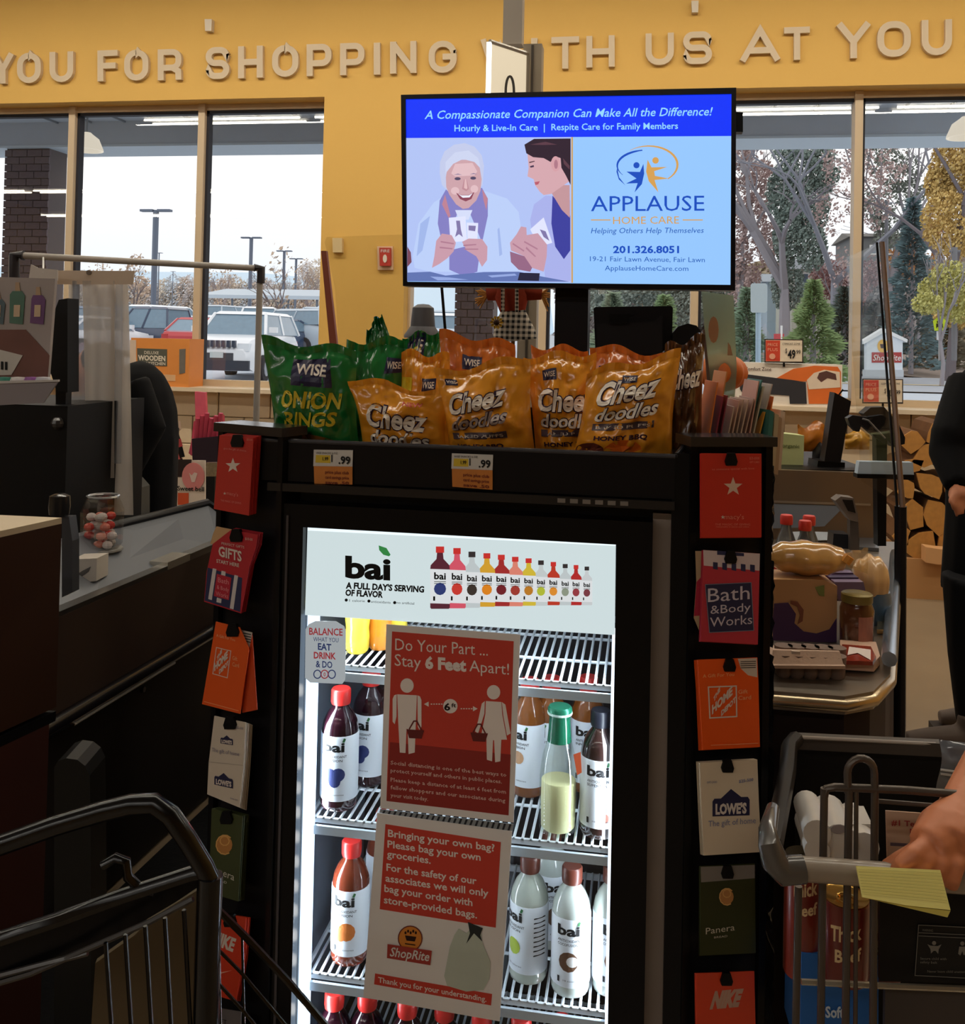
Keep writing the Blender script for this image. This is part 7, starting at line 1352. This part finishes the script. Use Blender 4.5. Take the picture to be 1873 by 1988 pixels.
ob('lid', G().add([pe2.at(1500, 1296, 0), pe2.at(1639, 1297, 0), pe2.at(1630, 1265, -.02), pe2.at(1500, 1262, -.02), pe2.at(1500, 1296, -.12), pe2.at(1634, 1297, -.12), pe2.at(1626, 1262, -.10), pe2.at(1500, 1258, -.10)], [(0,1,2,3),(7,6,5,4),(1,5,6,2),(3,2,6,7),(0,4,5,1)]), M((196, 164, 140), .8, var=.05, bump=.2, sc_=60), t)
ob('flap', G().slab(pe2, [(1537, 1264), (1553, 1265), (1553, 1271), (1537, 1270)], .004, .004), M((214, 190, 170), .7), t); ob('lid_rim', G().slab(pe2, [(1500, 1292), (1641, 1293), (1641, 1299), (1500, 1298)], .006, .13), M((190, 158, 134), .8), t)
for k in range(5):
    for j in range(2): cq = pe2.at(1520+k*26, 1312, -.03-j*.055); ob('cup', G().lathe([(.012, -.026), (.016, -.02), (.019, .02)], (cq.x, cq.y, g1.z+.026), 12), M((120, 98, 86), .85), t, smooth=True)
g1 = PH(1668, 1304, zc_); t = thing('meat_tray', 'white foam tray of wrapped red meat with white label', 'meat tray', g1)
fr_ = lambda x, y, z: PH(x, y, zc_+z)
ob('tray', G().prism([fr_(1632, 1300, .004), fr_(1696, 1304, .004), fr_(1708, 1290, .004), fr_(1700, 1262, .004), fr_(1630, 1258, .004)], (0, 0, .018)), M((216, 176, 150), .6), t)
ob('meat', G().prism([fr_(1638, 1290, .023), fr_(1694, 1292, .023), fr_(1700, 1282, .023), fr_(1690, 1262, .023), fr_(1634, 1258, .023)], (0, 0, .008)), M((150, 50, 32), .2, coat=.8, var=.3, sc_=40), t)
ob('label', G().prism([fr_(1645, 1272, .032), fr_(1665, 1268, .032), (fr_(1690, 1282, .032)), fr_(1690, 1262, .032), fr_(1648, 1256, .032)], (0, 0, .001)), M((222, 206, 196), .5), t)
# firewood against the wall
WD = M((186, 130, 62), .7, var=.3, sc_=26); WK = M((110, 72, 40), .9, var=.3)
rows = [(1788, 1058, 34), (1838, 1056, 30), (1775, 1000, 30), (1822, 1004, 36), (1872, 1000, 32), (1762, 950, 26), (1808, 944, 36), (1860, 944, 32), (1770, 905, 24), (1800, 882, 34), (1846, 890, 28), (1772, 856, 26), (1820, 842, 26), (1752, 1040, 22)]
for i, (x, y, r_) in enumerate(rows):
    p = PY(x, y, 6.42); R1 = r_*.9*6.4/1876; n = 7; a0 = i*1.3; poly = [(p.x+R1*(.8+.3*math.sin(k*2.1+i))*math.cos(a0+k*6.283/n), 6.42, p.z+R1*(.8+.3*math.sin(k*1.7+i*2))*math.sin(a0+k*6.283/n)) for k in range(n)]
    lb = 'split firewood log, %s row of the stack, %s' % (['bottom', 'bottom', 'second', 'second', 'second', 'third', 'third', 'third', 'fourth', 'fourth', 'fourth', 'top', 'top', 'bottom'][i], ['left', 'right', 'left', 'middle', 'right', 'left', 'middle', 'right', 'left', 'middle', 'right', 'left', 'right', 'far left edge'][i])
    t = thing('firewood_log', lb, 'log', (p.x, 6.42, p.z-R1), 'firewood logs'); ob('end_grain', G().prism(poly, (0, .02, 0)), WD, t); ob('bark', G().prism([(q_[0], 6.44, q_[2]) for q_ in poly], (0, .4, 0)), WK, t)
a, b = PY(1745, 1092, 6.4), PY(1900, 1098, 6.4); single('wood_pallet', G().box(a.x, b.x, 6.4, 7.0, 0, PY(1800, 1086, 6.4).z), M((190, 140, 90), .8), 'low wooden pallet under the firewood stack', 'pallet')
pf2 = Pl((0, 6.3, 0)); single('cardboard_piece', G().slab(pf2, [(1797, 1062), (1822, 1066), (1852, 1068), (1852, 1094), (1820, 1096), (1797, 1092)], 0, .1), M((212, 160, 108), .8), 'light cardboard piece in front of the firewood', 'cardboard')
# shield edge on the right
t = thing('clear_shield', 'clear shield with thin grey metal edge rising beside the right till', 'shield', Pz(1750, 1440, 2.6)); q = [Pz(1712, 470, 2.75), Pz(1752, 985, 2.6), Pz(1750, 1440, 2.6)]
ob('metal_edge', G().tube([q[0], q[1]], .0075, 8), M((130, 108, 96), .35, .6), t, smooth=True); ob('dark_edge', G().tube([p+Vector((-.012, .01, 0)) for p in q[:2]], .0035, 6), BLK, t)
ob('lower_post', G().tube([q[1]+Vector((.0, .02, 0)), q[2]+Vector((-.0, .02, 0)), (q[2].x, q[2].y, 0)], .016, 8), M((44, 42, 46), .25, .5), t, smooth=True)
ob('sheet', G().prism([q[0], q[1], q[1]+Vector((0, .5, 0)), q[0]+Vector((0, .5, 0))], (.003, 0, 0)), SHT, t)
# person at the right edge
c = Pz(1925, 1000, 3.75); t = thing('person', 'person in a long black coat at the right edge, hand showing, brown shoe', 'person', (c.x, c.y, 0)); v = lambda x, y, z=3.75: Pz(x, y, z)
figure(t, [('coat', [([v(1905, 1150), v(1915, 1000), v(1915, 880), v(1912, 780), v(1925, 705)], [.15, .15, .15, .16, .07]), ([v(1885, 745, 3.6), v(1848, 850, 3.5), v(1842, 880, 3.5), v(1862, 945, 3.4)], [.085, .075, .07, .05]), ([v(1930, 745, 3.95), v(1940, 870, 4), v(1900, 950, 3.95)], [.08, .06, .045])], CLO),
  ('trousers', [([v(1893, 1120, 3.65), v(1880, 1270, 3.66), v(1885, 1400, 3.7)], [.12, .075, .055]), ([v(1930, 1120, 3.9), v(1945, 1270, 3.9), v(1940, 1400, 3.9)], [.12, .075, .055])], M((18, 18, 22), .85)),
  ('head', [('e', v(1925, 610), .08, .095, .115), ([v(1925, 705), v(1925, 650)], [.055, .055]), ('e', v(1886, 615), .02, .018, .02)], SKN), ('hair', [('e', v(1935, 600), .085, .1, .105)], HAIR),
  ('hand', [([v(1860, 945, 3.4), v(1862, 968, 3.38)], [.032, .038])]+[([v(1856+k*5, 968, 3.37), v(1854+k*5, 990, 3.36), v(1857+k*5, 1004-k*2, 3.35)], [.0115, .011, .008]) for k in range(4)]+[([v(1852, 955, 3.38), v(1846, 972, 3.36), v(1850, 986, 3.35)], [.013, .012, .009])], SKN)], None, .012)
for x, z in ((1850, 3.68), (1910, 3.9)):
    p = Pz(x, 1425, z); g = G(); g.tube([(p.x-.17, p.y, .05), (p.x-.08, p.y, .06), (p.x+.05, p.y, .075), (p.x+.13, p.y, .07)], [.032, .045, .055, .045], 12); g.tube([(p.x+.06, p.y, .08), (p.x+.07, p.y, .16)], [.05, .055], 12)
    o = ob('shoe', g, M((92, 76, 66), .7), t); remesh(o, .01)
    ob('sole', G().prism([(p.x-.2, p.y-.04, .0), (p.x-.14, p.y-.055, 0), (p.x+.17, p.y-.05, 0), (p.x+.17, p.y+.05, 0), (p.x-.14, p.y+.055, 0), (p.x-.2, p.y+.04, 0)], (0, 0, .025)), M((60, 52, 48), .8), t)
# ---------------------------------------------------------------- cart and hand at the lower right
t = thing('shopping_cart', 'grey-handled shopping cart with groceries at the lower right', 'shopping cart', Pz(1700, 1988, 1.5).xy.to_3d()); v = lambda x, y, z=1.27: Pz(x, y, z)
WR = M((84, 74, 66), .35, .4); HG = M((150, 136, 120), .35, coat=.3)
ob('handle', G().tube([v(1548, 1686), v(1700, 1697), v(2000, 1722)], .0155, 16), HG, t, smooth=True); ob('handle_elbow', G().tube([v(1560, 1687), v(1520, 1690), v(1504, 1672), v(1494, 1640), v(1490, 1612, 1.29), v(1500, 1570, 1.36)], [.0175, .019, .018, .015, .012, .009], 14), M((84, 80, 76), .25, coat=.5), t, smooth=True)
for x, y0, x1 in ((1600, 1530, 1592), (1648, 1530, 1640), (1662, 1530, 1660), (1698, 1535, 1694)): ob('seat_bar', G().tube([v(x, y0, 1.31), v((x+x1)/2, 1760, 1.31), v(x1, 2080, 1.31)], .0052 if x != 1662 else .003, 8), WR, t, smooth=True)
ob('seat_bar', G().tube([v(1550, 1720, 1.31), v(1543, 2080, 1.31)], .0052, 8), WR, t, smooth=True)
ob('arch', G().tube([v(1646, 1540, 1.31)]+[v(1671-26*math.cos(R_(a_)), 1500-28*math.sin(R_(a_)), 1.31) for a_ in range(0, 181, 20)]+[v(1698, 1540, 1.31)], .0052, 8), WR, t, smooth=True)
ob('top_wire', G().tube([v(1600, 1545, 1.31), v(1604, 1531, 1.31), v(1620, 1528, 1.31), v(1760, 1534, 1.31), v(1990, 1552, 1.31)], .0055, 8), WR, t, smooth=True); ob('second_wire', G().tube([v(1703, 1555, 1.33), v(1990, 1578, 1.33)], .003, 6), WR, t)
ob('rear_rim', G().slab(Pl(v(1680, 1440, 1.75), .05), [(1543, 1430), (1830, 1444), (1830, 1470), (1545, 1455)], 0, .02), M((72, 64, 58), .4), t); ob('rim_edge', G().tube([v(1543, 1431, 1.74), v(1828, 1445, 1.74)], .003, 6), M((170, 160, 150), .3), t)
ob('side_rim', G().tube([v(1545, 1435, 1.74), v(1532, 1450, 1.7), v(1528, 1500, 1.6), v(1500, 1640, 1.35)], .014, 8), M((34, 30, 28), .4), t, smooth=True)
ob('rear_panel', G().slab(Pl(v(1680, 1440, 1.78), .05), [(1545, 1455), (1830, 1470), (1990, 1480), (1990, 2300), (1545, 2300)], 0, .01), M((16, 14, 14), .6), t)
ob('seat_panel', G().slab(Pl(v(1800, 1800, 1.36), .05), [(1708, 1700), (1990, 1720), (1990, 1912), (1708, 1905)], 0, .01), M((24, 22, 21), .45), t)
dc = ob('safety_decal', G().slab(Pl(v(1800, 1800, 1.36), .05), [(1783, 1796), (1990, 1806), (1990, 1905), (1776, 1894)], .002, .001), M((34, 32, 30), .5), t); pld = Pl(v(1800, 1800, 1.36), .05)
g = G()
for q in ribbon([(1783, 1796), (1990, 1806), (1990, 1905), (1776, 1894)], 1.2, True)+ribbon([(1783, 1811), (1990, 1820)], 1)+ribbon([(1783, 1817), (1990, 1827)], 1): g.slab(pld, q, .0035, .0005)
g.slab(pld, circ(1813, 1831, 4), .0035, .0005).slab(pld, [(1806, 1836), (1820, 1837), (1827, 1834), (1822, 1843), (1821, 1852), (1816, 1846), (1812, 1846), (1807, 1851), (1806, 1843), (1800, 1833)], .0035, .0005)
g.slab(pld, circ(1868, 1832, 4), .0035, .0005).slab(pld, [(1862, 1838), (1873, 1838), (1874, 1854), (1870, 1854), (1868, 1846), (1864, 1855), (1860, 1852)], .0035, .0005)
for s, x, y in (('WARNING', 1790, 1808), ('Secure child with', 1786, 1863), ('safety belt', 1786, 1870), ('Never leave child unattended', 1800, 1888)): txt(g, pld, s, x, y, x+len(s)*3, y+1, 5, .0035)
ob('decal_print', g, M((120, 116, 108), .5), dc)
ob('bottom_wire', G().tube([v(1555, 1906, 1.34), v(1720, 1914, 1.34), v(1990, 1925, 1.34)], .004, 6), M((190, 180, 160), .2, .7), t); ob('lower_panel', G().slab(Pl(v(1800, 1950, 1.37), .05), [(1718, 1920), (1990, 1932), (1990, 2100), (1716, 2100)], 0, .01), M((66, 58, 54), .6), t)
sg = ob('advert_card', G().slab(Pl(v(1780, 1620, 1.5), .05), [(1719, 1574), (1838, 1582), (1836, 1682), (1722, 1682)], 0, .002), M((214, 176, 150), .6), t); pls = Pl(v(1780, 1620, 1.5), .05)
g = G(); txt(g, pls, '#1 Team', 1730, 1602, 1796, 1606, 11, .001, .02); txt(g, pls, 'New', 1766, 1618, 1800, 1621, 10, .001, .01); ob('red_lettering', g, M((176, 60, 60), .5), sg); ob('grey_band', G().slab(pls, [(1728, 1636), (1765, 1638), (1765, 1644), (1728, 1642)], .001, .0005), M((110, 90, 100), .5), sg)
# goods in the cart
t = thing('tissue_rolls', 'white wrapped paper roll pack seen through the cart seat bars', 'paper rolls', v(1625, 1690, 1.5)); g = G()
for x, y, r_ in ((1582, 1606, 26), (1582, 1640, 24), (1625, 1622, 34), (1672, 1632, 28), (1665, 1665, 26)):
    p = v(x, y, 1.5); k = 1.5/1876; ob('roll', G().tube([p+Vector((0, -.02, 0)), p+Vector((0, .08, 0))], r_*k, 16), M((222, 216, 208), .3, coat=.4, var=.08, sc_=30), t, smooth=True)
ob('print', G().slab(Pl(v(1625, 1612, 1.5)-Vector((0, .024, 0)), 0), circ(1628, 1610, 16, 9, 14), 0, .001), M((160, 150, 150), .5), t); ob('wrap', G().slab(Pl(v(1640, 1660, 1.5), 0), [(1566, 1660), (1604, 1600), (1693, 1600), (1694, 1682), (1566, 1682)], -.01, .06), M((212, 206, 198), .3, var=.08, sc_=20), t)
def can(lab, x, y, z, rx, hpx, lidc, col, tilt=0):
    k = z/1876; p = v(x, y, z); t = thing('food_can', lab, 'can', p-Vector((0, 0, hpx*k)), 'cans in the cart'); R1 = rx*k
    ob('body', G().lathe([(R1*.95, -hpx*k), (R1, -hpx*k+.004), (R1, -.004), (R1*.96, 0)], p, 24), M(col, .3, coat=.4, var=.45, sc_=24), t, smooth=True)
    ob('lid', G().lathe([(R1*.9, -.002), (R1*.97, .003), (R1*.9, .001), (.001, .0005)], p, 24), M(lidc, .15, .9), t, smooth=True); ob('ring_pull', G().tube([p+Vector((.014*math.cos(a_*.52), .014*math.sin(a_*.52)-.008, .003)) for a_ in range(13)], .0015, 5), M(lidc, .2, .9), t)
    g = G(); tmap(g, 'Thick', lambda a_, b_: p+Vector((1.01*R1*math.sin(-.8+1.3*a_), -1.01*R1*math.cos(-.8+1.3*a_), -.05+.022*b_+.01*a_)), .03); tmap(g, 'Beef', lambda a_, b_: p+Vector((1.01*R1*math.sin(-.6+1.1*a_), -1.01*R1*math.cos(-.6+1.1*a_), -.078+.018*b_+.008*a_)), .03); ob('lettering', g, M((222, 190, 140), .4), t)
can('large red-brown can with gold ring-pull lid, under the cart handle', 1641, 1742, 1.42, 45, 150, (226, 180, 96), (110, 32, 22)); can('red-brown can with dull lid, left of the gold-lidded can in the cart', 1562, 1664, 1.52, 38, 220, (150, 140, 120), (120, 40, 26)); can('red can half behind the dark seat panel, right of the gold-lidded can', 1712, 1735, 1.55, 36, 160, (190, 150, 90), (120, 36, 26))
t = thing('blue_carton', 'bright blue carton with white lettering at the bottom of the cart', 'box', v(1630, 2000, 1.45)); plb = Pl(v(1630, 1940, 1.45), .05); ob('carton', G().slab(plb, [(1556, 1850), (1705, 1858), (1705, 2060), (1552, 2060)], -.03, .12), M((24, 96, 170), .5, var=.1), t); g = G(); txt(g, plb, 'Soft', 1602, 1975, 1638, 1976, 22, -.028, .03); ob('lettering', g, M((200, 214, 226), .5), t)
t = thing('wrapped_package', 'grey clear-wrapped package with pale stripes at the right edge of the cart', 'package', v(1860, 1540, 1.6)); plw = Pl(v(1850, 1480, 1.6), .05)
g = G(); A1 = plw.at(1822, 1445); g.grid(lambda u, w2: plw.at(1822+130*u+6*math.sin(w2*5), 1436+110*w2+14*u, .02*math.sin(3.1*w2)+.008*noise.noise((u*6, w2*6, 2))), 14, 12); ob('wrap', g, M((112, 116, 122), .12, coat=.9, var=.3, sc_=30), t, smooth=70)
ob('stripes', G().tube([plw.at(1826, 1494, .03), plw.at(1990, 1516, .03)], .002, 5).tube([plw.at(1826, 1502, .03), plw.at(1990, 1524, .03)], .002, 5), M((200, 200, 196), .3), t)
t = thing('yellow_notepad', 'pad of yellow paper lying over the cart handle', 'notepad', v(1755, 1760, 1.22)); pn_ = Pl(v(1750, 1700, 1.215), .05, .5)
ob('sheets', G().slab(pn_, [(1663, 1681), (1825, 1689), (1845, 1767), (1760, 1758), (1675, 1742)], 0, .006), M((248, 236, 140), .6, var=.03), t)
g = G()
for k in range(9): f1 = k/9; g.slab(pn_, [(1666+f1*8, 1687+f1*50), (1826+f1*14, 1695+f1*60), (1826+f1*14, 1695.8+f1*60), (1666+f1*8, 1687.8+f1*50)], .0006, .0003)
ob('ruled_lines', g, M((196, 184, 100), .6), t); ob('curled_edge', G().slab(pn_, [(1675, 1742), (1760, 1758), (1845, 1768), (1839, 1781), (1750, 1760)], -.007, .003), M((206, 190, 90), .6), t)
# the hand on the handle
hs = thing('person', "shopper's bare hand and forearm reaching in from the right, holding the cart handle", 'person', v(1900, 1700, 1.3)); SK_ = M((206, 126, 84), .5, var=.06, sc_=40)
g = G(); H_ = lambda x, y, z=1.25: Pz(x, y, z)
g.tube([H_(1990, 1400, 1.5), H_(1930, 1490, 1.4), H_(1862, 1588, 1.3)], [.05, .042, .031], 14)
g.tube([H_(1862, 1588, 1.3), H_(1835, 1620, 1.275), H_(1800, 1648, 1.25)], [.031, .037, .026], 14); g.tube([H_(1870, 1600, 1.29), H_(1860, 1640, 1.26)], [.033, .034], 14); g.tube([H_(1845, 1612, 1.28), H_(1838, 1645, 1.255)], [.036, .034], 14)
for k, (x0, y0, x1, y1, x2, y2, x3, y3) in enumerate(((1800, 1640, 1772, 1660, 1752, 1676, 1738, 1690), (1818, 1648, 1796, 1672, 1782, 1694, 1776, 1712), (1842, 1655, 1826, 1678, 1818, 1700, 1814, 1718), (1866, 1656, 1854, 1680, 1850, 1702, 1848, 1720))):
    g.tube([H_(x0, y0, 1.25), H_(x1, y1, 1.232), H_(x2, y2, 1.232), H_(x3, y3, 1.245)], [.0125, .0115, .0105, .0085], 10)
g.tube([H_(1826, 1630, 1.27), H_(1785, 1652, 1.27), H_(1745, 1672, 1.275), H_(1715, 1684, 1.28)], [.016, .0135, .012, .008], 10)
o = ob('hand', g, SK_, hs); remesh(o, .0035, 3)
